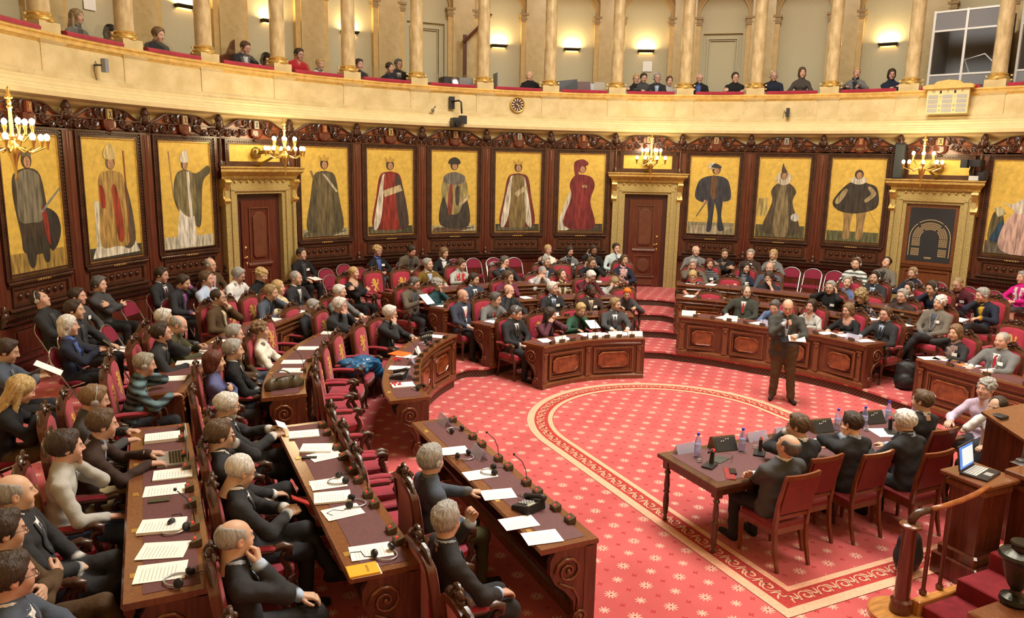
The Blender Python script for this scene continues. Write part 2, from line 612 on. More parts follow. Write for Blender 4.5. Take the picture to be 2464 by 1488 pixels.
# pose table: per arm (target of the wrist, elbow hint, hand kind, finger direction, back-of-hand direction); x is + for the person's left
# coordinates relative to the seat reference (hips at 0,0,0.53); front is -y
def arm_pose(kind, s, sh, hc, lean):
 """s=+1 left(+x), -1 right. sh: shoulder, hc: head centre"""
 if kind == 'desk':
  return (0.15 * s, -0.42, 0.79), (0.8 * s, 0.3, -0.5), 'relaxed', (-0.35 * s, -1, -0.05), (0, -0.1, 1)
 if kind == 'type':
  return (0.13 * s, -0.50, 0.83), (0.7 * s, 0.3, -0.6), 'relaxed', (-0.1 * s, -1, -0.1), (0, 0, 1)
 if kind == 'lap':
  return (0.07 * s, -0.25, 0.64), (0.9 * s, 0.5, 0.1), 'hold', (-0.8 * s, -0.6, -0.2), (0, -0.5, 0.9)
 if kind == 'thigh':
  return (0.14 * s, -0.33, 0.65), (0.7 * s, 0.5, 0.1), 'relaxed', (-0.2 * s, -1, -0.2), (0, 0, 1)
 if kind == 'arm':
  return (0.27 * s, -0.30, 0.72), (0.6 * s, 0.6, -0.2), 'relaxed', (0, -1, -0.3), (0.2 * s, 0, 1)
 if kind == 'cross':
  return (-0.13 * s, -0.19 + 0.02 * s, 0.84 + 0.03 * s), (0.9 * s, -0.2, -0.6), 'relaxed', (-1 * s, -0.1, 0.1), (0, -1, 0.3)
 if kind == 'chin':
  t = hc + np.array((0.045 * s, -0.075, -0.165))
  return tuple(t), (0.8 * s, -0.25, -1), 'fist', (-0.25 * s, -0.1, 1), (0.3 * s, -1, 0.1)
 if kind == 'cheek':
  t = hc + np.array((0.085 * s, -0.03, -0.14))
  return tuple(t), (0.9 * s, -0.2, -1), 'fist', (0.0, -0.05, 1), (0.9 * s, -0.2, 0.1)
 if kind == 'mouth':
  t = hc + np.array((0.07 * s, -0.13, -0.16))
  return tuple(t), (0.7 * s, -0.4, -1), 'hold', (-0.5 * s, 0.1, 0.8), (0.4 * s, -1, 0.1)
 if kind == 'face':
  t = hc + np.array((0.05 * s, -0.12, -0.10))
  return tuple(t), (0.7 * s, -0.5, -1), 'hold', (-0.3 * s, 0.1, 1), (0.2 * s, -1, 0.2)
 if kind == 'ear':
  t = hc + np.array((0.14 * s, -0.035, -0.12))
  return tuple(t), (0.8 * s, -0.55, -1.0), 'relaxed', (-0.25 * s, 0.15, 1), (1 * s, 0, 0.1)
 if kind == 'read':
  return (0.11 * s, -0.36, 0.86), (0.9 * s, 0.2, -0.7), 'hold', (-0.25 * s, -1, 0.25), (0.5 * s, -0.2, 0.8)
 if kind == 'phone':
  return (0.06 * s, -0.32, 0.80), (0.9 * s, 0.2, -0.6), 'hold', (-0.5 * s, -0.9, 0.2), (0.6 * s, -0.2, 0.7)
 if kind == 'mic':
  t = hc + np.array((0.06 * s, -0.2, -0.27))
  return tuple(t), (0.9 * s, 0.2, -0.9), 'fist', (-0.8 * s, -0.35, 0.35), (0.3 * s, -1, 0.3)
 if kind == 'hang':
  return (0.27 * s, 0.0, 0.42), (0.5 * s, 0.8, 0), 'relaxed', (0, -0.2, -1), (1 * s, 0, 0)
 if kind == 'raise':
  t = sh + np.array((0.1 * s, -0.3, 0.05))
  return tuple(t), (0.8 * s, 0.0, -1), 'hold', (-0.2 * s, -0.3, 1), (0.3 * s, -1, 0)
 raise ValueError(kind)
def n3(v):
 v = np.asarray(v, float)
 return v / max(np.linalg.norm(v), 1e-9)
def person_pose(lean, slump=0.0, sc=1.0, hipz=0.53):
 """hip centre, neck base and head centre in the seat frame for a trunk lean (degrees, + = forward)"""
 a = math.radians(lean)
 hip = np.array((0, 0.0, hipz))
 up = np.array((0, -math.sin(a), math.cos(a)))
 neck = hip + up * (0.505 - slump) * sc
 b = math.radians(lean * 0.6 + 8)
 hc = neck + np.array((0, -math.sin(b), math.cos(b))) * 0.168 * sc
 return hip, up, neck, hc
def build_person(name, pd, lod, root_loc, rz):
 """pd: description dict -> top-level mesh object with children"""
 R = random.Random(hash(name) % 1000 + pd.get('seed', 1))
 lean = pd.get('lean', -6)
 fem = pd.get('fem', False)
 stand = pd.get('stand', False)
 fat = pd.get('fat', 1.0)
 sc = 0.94 if fem else 1.0
 vox = LODV[lod][0]
 hip, up, neck, hc = person_pose(lean, hipz=pd.get('hipz', 0.53))
 if stand:
  dz = 0.43
  hip = hip + (0, 0, dz)
  neck = neck + (0, 0, dz)
  hc = hc + (0, 0, dz)
 X = np.array((1.0, 0, 0))
 fwd = np.cross(up, X)          # trunk front normal (points to -y)
 fwd = -fwd if fwd[1] > 0 else fwd
 chest = hip + up * 0.36
 belly = hip + up * 0.16
 shw = (0.165 if fem else 0.19) * (0.5 + 0.5 * fat)
 prims = []      # (fn, lo, hi, k, colour id)
 def cone(a, b, ra, rb, k, cid):
  a = np.array(a, float)
  b = np.array(b, float)
  m = max(ra, rb)
  prims.append((lambda P: sd_cone(P, a, b, ra, rb), np.minimum(a, b) - m, np.maximum(a, b) + m, k, cid))
 TF = np.array([X, -fwd, up])
 def flat(a, b, ra, rb, fl, k, cid):
  a = np.array(a, float)
  b = np.array(b, float)
  m = max(ra, rb) * 1.1
  prims.append((lambda P: sd_flat(P, TF, a, b, ra, rb, fl), np.minimum(a, b) - m, np.maximum(a, b) + m, k, cid))
 top, leg, shoe = 1, 2, 3
 flat(hip + X * -0.06 * sc, hip + X * 0.06 * sc, 0.125 * fat * sc, 0.125 * fat * sc, 0.86, 0.05, top if stand or pd.get('coat', True) else leg)
 bk = 1.10 if pd.get('style') in ('suit', 'jkt') else (1.04 if pd.get('style') in ('card', 'sweater') else 1.0)
 flat(belly - X * 0.045, belly + X * 0.045, 0.118 * fat * bk, 0.118 * fat * bk, 0.82 + 0.1 * (fat - 1), 0.06, top)
 flat(chest - X * 0.055 * sc, chest + X * 0.055 * sc, 0.128 * sc * bk * (0.6 + 0.4 * fat), 0.128 * sc * bk * (0.6 + 0.4 * fat), 0.76, 0.06, top)
 if fem:
  for s in (-1, 1):
   c = hip + up * 0.31 + X * 0.068 * s + fwd * 0.078
   cone(c, c + up * 0.01, 0.052, 0.05, 0.04, top)
 if stand:
  flat(hip - up * 0.12 - X * 0.06, hip - up * 0.12 + X * 0.06, 0.14 * fat, 0.14 * fat, 0.84, 0.04, top)
 shc = hip + up * 0.452 * sc
 shoulders = {}
 for s in (-1, 1):
  sh = shc + X * shw * s + fwd * 0.005 - up * 0.025
  shoulders[s] = sh
  cone(shc + X * 0.028 * s + up * 0.05, sh, 0.062, 0.06, 0.05, top)
 cone(neck - up * 0.06, neck + up * 0.026, 0.084, 0.070, 0.035, top)      # collar
 # arms
 lodhands = []
 L1, L2 = 0.285 * sc, 0.255 * sc
 arms = pd.get('arms', ('desk', 'desk'))     # (right, left)
 sl = pd.get('sleeve', 'long')
 wr = {}
 for s, kind in ((-1, arms[0]), (1, arms[1])):
  sh = shoulders[s]
  tgt, hint, hk, fd, bd = arm_pose(kind, s, sh, hc, lean)
  tgt = np.array(tgt, float)
  if stand and kind not in ('mic', 'chin', 'hang'):
   tgt[2] += 0.33
  if stand and kind == 'hang':
   tgt = sh + np.array((0.06 * s, -0.03, -0.52))
  if 'dz' in pd and kind in ('desk', 'type', 'read', 'phone'):
   tgt[2] += pd['dz']
  el, wrp = ik(sh, tgt, L1, L2, hint)
  bulk = 1.12 if pd.get('style') in ('suit', 'jkt') else 1.0
  cone(sh, el, 0.06 * bulk * (0.55 + 0.45 * fat), 0.05 * bulk, 0.03, 5)
  if sl == 'short':
   mid = sh + (el - sh) * 0.72
   cone(el, wrp, 0.042, 0.028, 0.02, 0)
   prims[-2] = prims[-2]
   cone(mid, el, 0.046, 0.043, 0.01, 0)
  else:
   cone(el, wrp, 0.052 * bulk, 0.042 * bulk, 0.025, 5)
  xdir = n3(fd)
  zdir = n3(np.asarray(bd, float) - xdir * (np.asarray(bd, float) @ xdir))
  ydir = np.cross(zdir, xdir)
  lodhands.append((s, wrp + xdir * 0.012, xdir, ydir, zdir, hk))
  wr[s] = wrp
 # legs
 kx = pd.get('legs', 'desk')
 lr = 0.062 if fem else 0.066
 for s in (-1, 1):
  h0 = hip + X * 0.085 * s + np.array((0, -0.02, -0.02))
  if stand:
   st = pd.get('stance', {-1: (-0.13, -0.02), 1: (0.15, -0.1)})[s]
   kn = np.array((0.5 * (h0[0] + st[0]), h0[1] - 0.03 + 0.4 * st[1], 0.52))
   an = np.array((st[0], st[1], 0.1))
   toe = an + np.array((0.05 * s, -0.17, -0.06))
  elif kx == 'cross' and s == pd.get('over', 1):
   kn = np.array((0.02 * -s + 0.02, -0.46, 0.62))
   an = np.array((-0.15 * s, -0.64, 0.3))
   toe = an + n3((-0.35 * s, -1, -0.35)) * 0.17
  else:
   kn = np.array((0.12 * s, -0.45, 0.49))
   an = np.array((0.13 * s, -0.43 - (0.12 if kx == 'out' else 0), 0.09))
   toe = an + np.array((0.02 * s, -0.16, -0.05))
  if kx == 'tuck':
   kn = np.array((0.1 * s, -0.30, 0.5))
   an = np.array((0.1 * s, -0.22, 0.09))
   toe = an + np.array((0, -0.1, -0.05))
  bare = pd.get('skirt', False)
  lw = 1.18 if stand else 1.0
  cone(h0, kn, 0.095 * (0.6 + 0.4 * fat) * sc * lw, lr * 1.08 * lw, 0.04, leg)
  cone(kn, an, lr * lw if not bare else 0.048, 0.056 * lw if not bare else 0.034, 0.02, leg if not bare else 4)
  cone(an + np.array((0, 0.03, -0.055)), toe, 0.042, 0.036, 0.015, shoe)
 allv = np.concatenate([[p[1] for p in prims], [p[2] for p in prims]])
 F = Field(allv.min(0) - 0.05, allv.max(0) + 0.05, vox)
 for fn, lo, hi, k, cid in prims:
  F.add(fn, lo, hi, k)
 g = np.stack(np.meshgrid(*F.ax, indexing='ij'), -1)
 ph = pd.get('seed', 1) * 0.7
 gx, gy, gz = g[..., 0], g[..., 1], g[..., 2]
 F.f += (0.0055 if lod < 2 else 0.004) * np.sin(46 * gz + 2.2 * np.sin(15 * gx + ph) + 1.6 * np.sin(19 * gy + ph)) * np.sin(13 * gx + 17 * gy + 1.7 * np.sin(9 * gz + ph) + ph)
 V, Q = nets(F)
 D = np.stack([p[0](V) for p in prims], 1)
 cid = np.array([p[4] for p in prims])[np.argmin(D, 1)]
 C = pd['colors']                     # dict: skin, top, shirt, tie, leg, shoe
 cols = np.zeros((len(V), 3))
 skin = np.array(C['skin'])
 cols[cid == 0] = skin
 cols[(cid == 1) | (cid == 5)] = C['top']
 cols[cid == 2] = C['leg']
 cols[cid == 3] = C.get('shoe', (0.015, 0.013, 0.012))
 cols[cid == 4] = np.array(C.get('hose', skin))
 # trunk decoration in trunk coordinates
 rel = V - hip
 tu = rel @ up
 tx = rel @ X
 tf = rel @ fwd
 trunk = (cid == 1)
 st = pd.get('style', 'sweater')
 front = trunk & (tf > 0.02)
 e = vox * 0.8
 def blend(mask, w, c):
  w = (np.clip(w, 0, 1) * mask)[:, None]
  cols[:] = cols * (1 - w) + np.asarray(c) * w
 nearc = np.linalg.norm(V - neck, axis=1)
 tumax = 0.47
 deep = 0.20 if st == 'suit' else (-0.02 if pd.get('open') else 0.13)
 if st in ('suit', 'jkt'):
  blend(front & (tu < deep) & (np.abs(tx) < 0.02), 0.5 * (0.5 + (0.003 - np.abs(tx - 0.008)) / e), np.array(C['top']) * 0.35)
 if st == 'shirt':
  blend(front & (tu > 0.1), 0.35 * (0.5 + (0.006 - np.abs(tx)) / e), np.array(C['top']) * 0.5)
  blend(trunk & (tu > 0.48), (nearc < 0.09) * 0.6, np.minimum(np.array(C['top']) * 1.3 + 0.03, 1))
  v = (tu - 0.42) / 0.06
  blend(front & (tu > 0.42), 0.5 + (np.clip(v, 0, 1) * 0.03 - np.abs(tx)) / e, skin)
 elif st == 'vneck':
  v = (tu - 0.36) / 0.12
  blend(front & (tu > 0.36), 0.5 + (np.clip(v, 0, 1) * 0.06 - np.abs(tx)) / e, C.get('shirt', skin))
  blend(trunk & (tu > 0.485), 1.0 * (nearc < 0.085), C.get('shirt', skin))
 elif st == 'scoop':
  blend(front & (tu > 0.36), 0.5 + (0.075 - np.hypot(tx, (tu - 0.47) * 0.9)) / e, skin)
  blend(trunk & (tu > 0.47), 1.0 * (nearc < 0.1), skin)
 if pd.get('stripes'):
  sc_, c2, ang = pd['stripes']
  ph = (tu * math.cos(ang) + tx * math.sin(ang)) / sc_
  blend(trunk | (cid == 5), np.clip(0.5 + (np.abs((ph % 1) - 0.5) - 0.25) * sc_ / e, 0, 1), c2)
 if pd.get('speckle'):
  c2 = pd['speckle']
  n = np.sin(V[:, 0] * 90 + 3 * np.sin(V[:, 2] * 70)) + np.sin(V[:, 2] * 95 + 2 * np.sin(V[:, 1] * 80))
  blend(trunk | (cid == 5), 0.5 + (n - 0.5) * 2, c2)
 # shirt cuffs
 if st in ('suit', 'jkt') and sl == 'long':
  for s in (-1, 1):
   d = np.linalg.norm(V - wr[s], axis=1)
   blend(cid == 5, 0.5 + (0.05 - d) / e, C['shirt'])
 Vs, Qs, Cs, Ms = [V], [Q], [cols], [np.where(cid[Q].min(1) == 0, 1, 0)]
 off = len(V)
 # hands
 for s, o, xd, yd, zd, hk in lodhands:
  hv, hq = get_hand(lod, hk)
  k = 0.9 if fem else 1.0
  v2 = hv.copy() * k
  # thumb on the inner side: right hand palm down points thumb to +x (its left)
  flipy = 1 if s < 0 else -1
  yax = yd * flipy
  q = hq if flipy > 0 else hq[:, ::-1]
  Vs.append(o + v2[:, :1] * xd + v2[:, 1:2] * yax + v2[:, 2:3] * zd)
  Qs.append(q + off)
  Cs.append(np.tile(skin * (0.97 if lod == 0 else 1.0), (len(v2), 1)))
  Ms.append(np.ones(len(q), int))
  off += len(v2)
 # head
 H = get_head(lod, fem)
 hy, hp, hr = [math.radians(a) for a in pd.get('look', (0, 0, 0))]
 RM = rotz(hy) @ rotx(hp) @ roty(hr)
 hs = np.array(pd.get('hs', (1, 1, 1))) * (0.96 if fem else 1.0)
 # pivot at neck top
 piv = np.array((0, 0.03, -0.11))
 Vh = ((H['V'] * hs) - piv) @ RM.T + piv + hc
 hc_m = RM
 ch = np.tile(skin, (len(Vh), 1))
 hairc = np.array(pd.get('hairc', (0.05, 0.03, 0.02)))
 def hb(mask, w, c):
  ww = (H[mask] * w)[:, None]
  ch[:] = ch * (1 - ww) + np.asarray(c) * ww
 hb('cheek', 0.35, skin * np.array((1.12, 0.72, 0.66)))
 if not fem:
  hb('jaw', pd.get('stubble', 0.12), skin * 0.5)
 hb('lip', 0.75, (0.38, 0.09, 0.08) if fem else skin * np.array((0.85, 0.5, 0.47)))
 hb('mouth', 0.75, skin * 0.22)
 hb('brow', 0.75, np.minimum(hairc, 0.25) * 0.7)
 if not pd.get('closed'):
  hb('eye', 0.9, (0.62, 0.6, 0.56))
  hb('iris', 0.95, (0.03, 0.022, 0.018))
 else:
  hb('eye', 0.5, skin * 0.6)
 Vs.append(Vh)
 Qs.append(H['Q'] + off)
 Cs.append(ch)
 Ms.append(np.ones(len(H['Q']), int))
 me = nmesh('person', np.concatenate(Vs), np.concatenate(Qs), [M_CLOTH, M_SKIN], np.concatenate(Cs), np.concatenate(Ms))
 o = mobj('person', me, None, loc=root_loc, rz=rz)
 # head matrix for children
 hm = Matrix([list(r) for r in RM]).to_4x4()
 tr = Vector(tuple((-(piv) @ RM.T) + piv + hc))
 hm.translation = tr
 smat = Matrix.Diagonal((hs[0], hs[1], hs[2], 1))
 HM = hm @ smat
 def child(nm, mesh, m, M=HM, color=None):
  c = mobj(nm, mesh, m, o)
  c.matrix_local = M
  if color is not None:
   c.color = (color[0], color[1], color[2], 1)
  return c
 if pd.get('hair', 'short') != 'bald':
  child('hair', get_hair(pd.get('hair', 'short'), lod), None, color=hairc)
 if pd.get('beard') is not None:
  child('beard', get_hair('beard', lod), None, color=pd['beard'])
 if pd.get('glasses'):
  child('glasses', glasses_mesh(), None)
 if pd.get('headset') == 1:
  child('headset', headset_mesh(), None)
 if pd.get('headset') == 2:       # round the neck
  M2 = Matrix.Translation(Vector(tuple(neck + fwd * 0.045 - up * 0.005))) @ Matrix.Rotation(math.radians(-112), 4, 'X')
  child('headset', headset_mesh(), None, M=M2)
 # badge / lanyard: laid on the surface
 from mathutils.bvhtree import BVHTree
 jk = st in ('suit', 'jkt', 'card')
 if jk or pd.get('badge') or pd.get('lanyard') or pd.get('scarf'):
  tq = Q[(cid[Q] == 1).all(1)]
  bv = BVHTree.FromPolygons([tuple(v) for v in V], [tuple(q) for q in tq])
  def hit(x, u):
   org = hip + up * u + X * x + fwd * 0.5
   r = bv.ray_cast(Vector(tuple(org)), Vector(tuple(-fwd)))
   return None if r[0] is None else (np.array(r[0]), np.array(r[1]))
  def strip(nm, pts, w, m, lift=0.008, color=None):
   b = MB()
   L = []
   for x, u, ww in pts:
    q = [hit(x + dx * ww, u) for dx in (-1, 0, 1)]
    if any(t is None for t in q):
     continue
    L.append([tuple(t[0] + n3(t[1] + fwd) * (lift + (0.004 if i == 1 else 0))) for i, t in enumerate(q)])
   if len(L) < 2:
    return
   bk = [[tuple(np.array(p) - fwd * 0.006) for p in reversed(r)] for r in L]
   b.rings([a + c for a, c in zip(L, bk)])
   c = mobj(nm, b, m, o, smooth=True)
   if color is not None:
    c.color = (color[0], color[1], color[2], 1)
   return c
  if pd.get('badge'):
   bx = pd.get('badgex', 0.085)
   q = hit(bx, 0.33)
   if q is not None:
    b = MB()
    nrm = n3(q[1] + fwd * 1.5)
    ux = n3(np.cross(up, nrm))
    uu = np.cross(nrm, ux)
    ctr = q[0] + nrm * 0.012
    b.add([tuple(ctr + ux * a * 0.042 + uu * c * 0.027 + nrm * d) for d in (0, 0.003) for a, c in ((-1, -1), (1, -1), (1, 1), (-1, 1))],
                      [(0, 1, 2, 3), (7, 6, 5, 4), (0, 4, 5, 1), (1, 5, 6, 2), (2, 6, 7, 3), (3, 7, 4, 0)])
    mobj('name_badge', b, mat('badge_white', (0.85, 0.84, 0.8), 0.5), o)
  if pd.get('lanyard'):
   for s in (-1, 1):
    strip('lanyard', [(s * (0.06 - 0.055 * k / 5), 0.44 - 0.2 * k / 5, 0.009) for k in range(6)], 0.009, mat('lanyard_red', (0.55, 0.015, 0.02), 0.6))
  if pd.get('scarf') is not None:
   for s in (-1, 1):
    strip('scarf', [(s * (0.055 + 0.012 * math.sin(k)), 0.46 - pd.get('scarfl', 0.32) * k / 7, 0.034) for k in range(8)], 0.03, mat('scarf', (0.5, 0.5, 0.5), 0.9, bump=0.6, bscale=30, objcol=True), 0.012, pd['scarf'])
  if jk:
   CL = mat('cloth_plain', (0.5, 0.5, 0.5), 0.8, bump=0.3, bscale=30, objcol=True)
   tp = 0.465
   hw_ = 0.052 if st == 'suit' else (0.062 if st == 'jkt' else 0.03)
   def half(u):
    t = (u - deep) / (tp - deep)
    return hw_ * max(t, 0.04) + (0.032 if st == 'card' else 0.0)
   us = [deep + (tp - deep) * k / 8 for k in range(9)]
   strip('shirt_front', [(0.0, u, half(u) + 0.012) for u in us], 0, CL, 0.005, C['shirt'])
   if C.get('tie') is not None:
    strip('tie', [(0.0, u, min(0.012 + 0.022 * (tp - u) / 0.26, half(u))) for u in us[:-1]], 0, CL, 0.012, C['tie'])
   for s in (-1, 1):
    strip('lapel', [(s * (half(u) + 0.012 + 0.012 * math.sin(PI * k / 8)), u, 0.010 + 0.016 * math.sin(PI * k / 8) ** 0.7) for k, u in enumerate(us)], 0, CL, 0.011, np.array(C['top']) * 1.12)
  if jk or st == 'shirt':
   b = MB()
   Lr = []
   for k in range(17):
    a = 2 * PI * k / 16 + PI / 2
    dv = X * math.cos(a) + fwd * math.sin(a)
    fr_ = max(0.0, math.sin(a)) ** 3
    c0 = neck + up * (0.026 - 0.05 * fr_) + fwd * 0.004
    Lr.append([tuple(c0 + dv * 0.084 - up * 0.006), tuple(c0 + dv * 0.0735 + up * 0.036), tuple(c0 + dv * 0.069 + up * 0.036), tuple(c0 + dv * 0.068 - up * 0.012)])
   b.rings(Lr, cap=False)
   c = mobj('shirt_collar', b, mat('cloth_plain', (0.5, 0.5, 0.5), 0.8, bump=0.3, bscale=30, objcol=True), o, smooth=True, angle=0.8)
   cc = C['shirt'] if jk else C['top']
   c.color = (cc[0], cc[1], cc[2], 1)
 return o
def wr_dist(V, wr):
 return np.minimum(np.linalg.norm(V - wr[-1], axis=1), np.linalg.norm(V - wr[1], axis=1))
_cache = {}
def glasses_mesh():
 if 'g' not in _cache:
  b = MB()
  for s in (-1, 1):
   b.tube([(0.0325 * s + 0.0235 * math.cos(a), -0.106 + 0.004 * abs(math.cos(a)), 0.003 + 0.0175 * math.sin(a)) for a in np.linspace(0, 2 * PI, 15)], 0.0018, 5, cap=False)
   b.tube([(0.056 * s, -0.102, 0.008), (0.074 * s, -0.085, 0.009), (0.082 * s, -0.02, 0.007), (0.083 * s, 0.015, 0.004)], 0.0018, 5)
  b.tube([(-0.01, -0.107, 0.008), (0, -0.110, 0.011), (0.01, -0.107, 0.008)], 0.0018, 5)
  _cache['g'] = b.mesh('glasses', True)
  _cache['g'].materials.append(mat('glasses_frame', (0.03, 0.025, 0.02), 0.3))
 return _cache['g']
def headset_mesh():
 if 'h' not in _cache:
  b = MB()
  b.tube([(0.098 * math.cos(a), 0.01, 0.02 + 0.118 * math.sin(a)) for a in np.linspace(-0.25, PI + 0.25, 17)], 0.0045, 6)
  for s in (-1, 1):
   M = Matrix.Translation((0.089 * s, 0.008, -0.008)) @ Matrix.Rotation(math.radians(90) * s, 4, 'Y')
   c = MB().lathe([(0.03, -0.008), (0.034, 0.002), (0.03, 0.014), (0.016, 0.02), (0.004, 0.021)], 14)
   b.merge(c, M)
  _cache['h'] = b.mesh('headset', True, 0.8)
  _cache['h'].materials.append(mat('headset_silver', (0.45, 0.45, 0.46), 0.3, 0.6))
 return _cache['h']
# ------------------------------------------------------------------ materials of the room
WOOD = mat('wood_mahogany', (0.098, 0.029, 0.013), 0.32, bump=0.08, bscale=30, var=0.35, vscale=5.0, stretch=(6, 6, 0.6), coat=0.25)
WOODR = mat('wood_red_polished', (0.105, 0.025, 0.013), 0.22, var=0.3, vscale=5.0, stretch=(7, 7, 0.5), coat=0.5)
WOODD = mat('wood_carved_dark', (0.055, 0.021, 0.011), 0.3, bump=0.25, bscale=45, var=0.3, coat=0.25)
WOODL = mat('wood_desk', (0.155, 0.053, 0.020), 0.26, var=0.17, vscale=16.0, stretch=(2.2, 2.2, 0.5), coat=0.5)
BURL = mat('wood_burl', (0.18, 0.05, 0.016), 0.2, var=0.55, vscale=7.0, coat=0.6)
OAK = mat('wood_oak', (0.45, 0.2, 0.05), 0.3, var=0.25, vscale=6, stretch=(1, 8, 1), coat=0.4)
GOLD = mat('gilding', (0.62, 0.42, 0.12), 0.34, 0.55, bump=0.15, bscale=60, var=0.25, vscale=14)
GOLDP = mat('gilded_ornament', (0.44, 0.34, 0.13), 0.45, 0.3, bump=0.6, bscale=55, var=0.22, vscale=45)
BRASS = mat('brass', (0.72, 0.5, 0.16), 0.28, 0.9)
MARBLE = mat('marble_cream', (0.58, 0.455, 0.22), 0.3, var=0.1, vscale=3.0, var2=(0.66, 0.54, 0.295), coat=0.15)
MARBLEC = mat('marble_column', (0.52, 0.39, 0.19), 0.22, var=0.18, vscale=9.0, stretch=(1, 1, 0.45), var2=(0.65, 0.52, 0.30), coat=0.3)
PLASTER = mat('plaster_cream', (0.65, 0.525, 0.265), 0.6, var=0.06, vscale=5)
BEIGE = mat('paint_beige_grey', (0.50, 0.455, 0.30), 0.75, var=0.08, vscale=60)
VELVET = mat('velvet_red', (0.31, 0.008, 0.03), 0.75, bump=0.2, bscale=200, var=0.18, vscale=9, sheen=0.35)
BLACKP = mat('black_plastic', (0.018, 0.018, 0.02), 0.45)
PAPER = mat('paper', (0.86, 0.84, 0.78), 0.7, var=0.04, vscale=20)
GLASS = mat('clear_glass', (0.92, 0.95, 0.93), 0.03, trans=1.0, ior=1.12, alpha=0.16)
STEEL = mat('chrome', (0.42, 0.42, 0.43), 0.28, 0.9)
def veins(m, scale, col, w):
 nt = m.node_tree
 N, L = nt.nodes, nt.links
 b = N['Principled BSDF']
 src = b.inputs['Base Color'].links[0].from_socket
 tc = N.new('ShaderNodeTexCoord')
 no = N.new('ShaderNodeTexNoise')
 no.inputs['Scale'].default_value = scale
 no.inputs['Detail'].default_value = 3
 L.new(tc.outputs['Object'], no.inputs[0])
 vo = N.new('ShaderNodeTexVoronoi')
 vo.feature = 'DISTANCE_TO_EDGE'
 vo.inputs['Scale'].default_value = scale * 0.8
 ad = N.new('ShaderNodeMix')
 ad.data_type = 'RGBA'
 ad.inputs[0].default_value = 0.45
 L.new(tc.outputs['Object'], ad.inputs[6])
 L.new(no.outputs[1], ad.inputs[7])
 L.new(ad.outputs[2], vo.inputs[0])
 rp = N.new('ShaderNodeValToRGB')
 rp.color_ramp.elements[0].color = (0.4, 0.4, 0.4, 1)
 rp.color_ramp.elements[1].color = (0, 0, 0, 1)
 rp.color_ramp.elements[1].position = w
 L.new(vo.outputs[0], rp.inputs[0])
 mx = N.new('ShaderNodeMix')
 mx.data_type = 'RGBA'
 L.new(rp.outputs[0], mx.inputs[0])
 L.new(src, mx.inputs[6])
 mx.inputs[7].default_value = col
 L.new(mx.outputs[2], b.inputs['Base Color'])
veins(MARBLE, 3.4, (0.44, 0.31, 0.15, 1), 0.022)
veins(MARBLEC, 9.0, (0.42, 0.28, 0.13, 1), 0.04)
# ---- carpet
def carpet_material():
 m = bpy.data.materials.new('carpet_red_stars')
 m.use_nodes = True
 nt = m.node_tree
 N, L = nt.nodes, nt.links
 b = N['Principled BSDF']
 b.inputs['Roughness'].default_value = 0.95
 b.inputs['Specular IOR Level'].default_value = 0.1
 b.inputs['Sheen Weight'].default_value = 0.2
 tc = N.new('ShaderNodeTexCoord')
 def math_(op, a, c=None, d=None):
  n = N.new('ShaderNodeMath')
  n.operation = op
  for i, v in enumerate((a, c, d)):
   if v is None:
    continue
   if isinstance(v, (int, float)):
    n.inputs[i].default_value = v
   else:
    L.new(v, n.inputs[i])
  return n.outputs[0]
 sep = N.new('ShaderNodeSeparateXYZ')
 L.new(tc.outputs['Object'], sep.inputs[0])
 A = 0.385
 def star(ox, oy, r0, r1, n, rot=0.0):
  u = math_('MULTIPLY', math_('SUBTRACT', math_('FRACT', math_('ADD', math_('DIVIDE', sep.outputs[0], A), ox)), 0.5), A)
  v = math_('MULTIPLY', math_('SUBTRACT', math_('FRACT', math_('ADD', math_('DIVIDE', sep.outputs[1], A), oy)), 0.5), A)
  r = math_('SQRT', math_('ADD', math_('MULTIPLY', u, u), math_('MULTIPLY', v, v)))
  an = math_('ARCTAN2', v, u)
  co = math_('COSINE', math_('MULTIPLY', math_('ADD', an, rot), n))
  th = math_('ADD', r0, math_('MULTIPLY', co, r1))
  return r, math_('LESS_THAN', r, th)
 ra, sa = star(0.35, 0.2, 0.045, 0.023, 10.0)
 rb, sb = star(0.85, 0.7, 0.036, 0.019, 8.0)
 _, sc_ = star(0.85, 0.2, 0.018, 0.014, 4.0)
 _, sd = star(0.35, 0.7, 0.018, 0.014, 4.0)
 big = math_('MAXIMUM', sa, sb)
 ca = math_('LESS_THAN', ra, 0.012)
 sm = math_('MAXIMUM', math_('MAXIMUM', sc_, sd), ca)
 no = N.new('ShaderNodeTexNoise')
 no.inputs['Scale'].default_value = 1.1
 no.inputs['Detail'].default_value = 6
 L.new(tc.outputs['Object'], no.inputs[0])
 rp = N.new('ShaderNodeValToRGB')
 rp.color_ramp.elements[0].position = 0.35
 rp.color_ramp.elements[0].color = (0.43, 0.07, 0.072, 1)
 rp.color_ramp.elements[1].position = 0.65
 rp.color_ramp.elements[1].color = (0.53, 0.10, 0.10, 1)
 L.new(no.outputs[0], rp.inputs[0])
 def mix(f, a, c):
  n = N.new('ShaderNodeMix')
  n.data_type = 'RGBA'
  L.new(f, n.inputs[0])
  L.new(a, n.inputs[6])
  n.inputs[7].default_value = c
  return n.outputs[2]
 c1 = mix(big, rp.outputs[0], (0.66, 0.38, 0.29, 1))
 c2 = mix(sm, c1, (0.34, 0.015, 0.025, 1))
 L.new(c2, b.inputs['Base Color'])
 n2 = N.new('ShaderNodeTexNoise')
 n2.inputs['Scale'].default_value = 260
 L.new(tc.outputs['Object'], n2.inputs[0])
 bp = N.new('ShaderNodeBump')
 bp.inputs['Strength'].default_value = 0.35
 bp.inputs['Distance'].default_value = 0.004
 L.new(n2.outputs[0], bp.inputs['Height'])
 L.new(bp.outputs[0], b.inputs['Normal'])
 return m
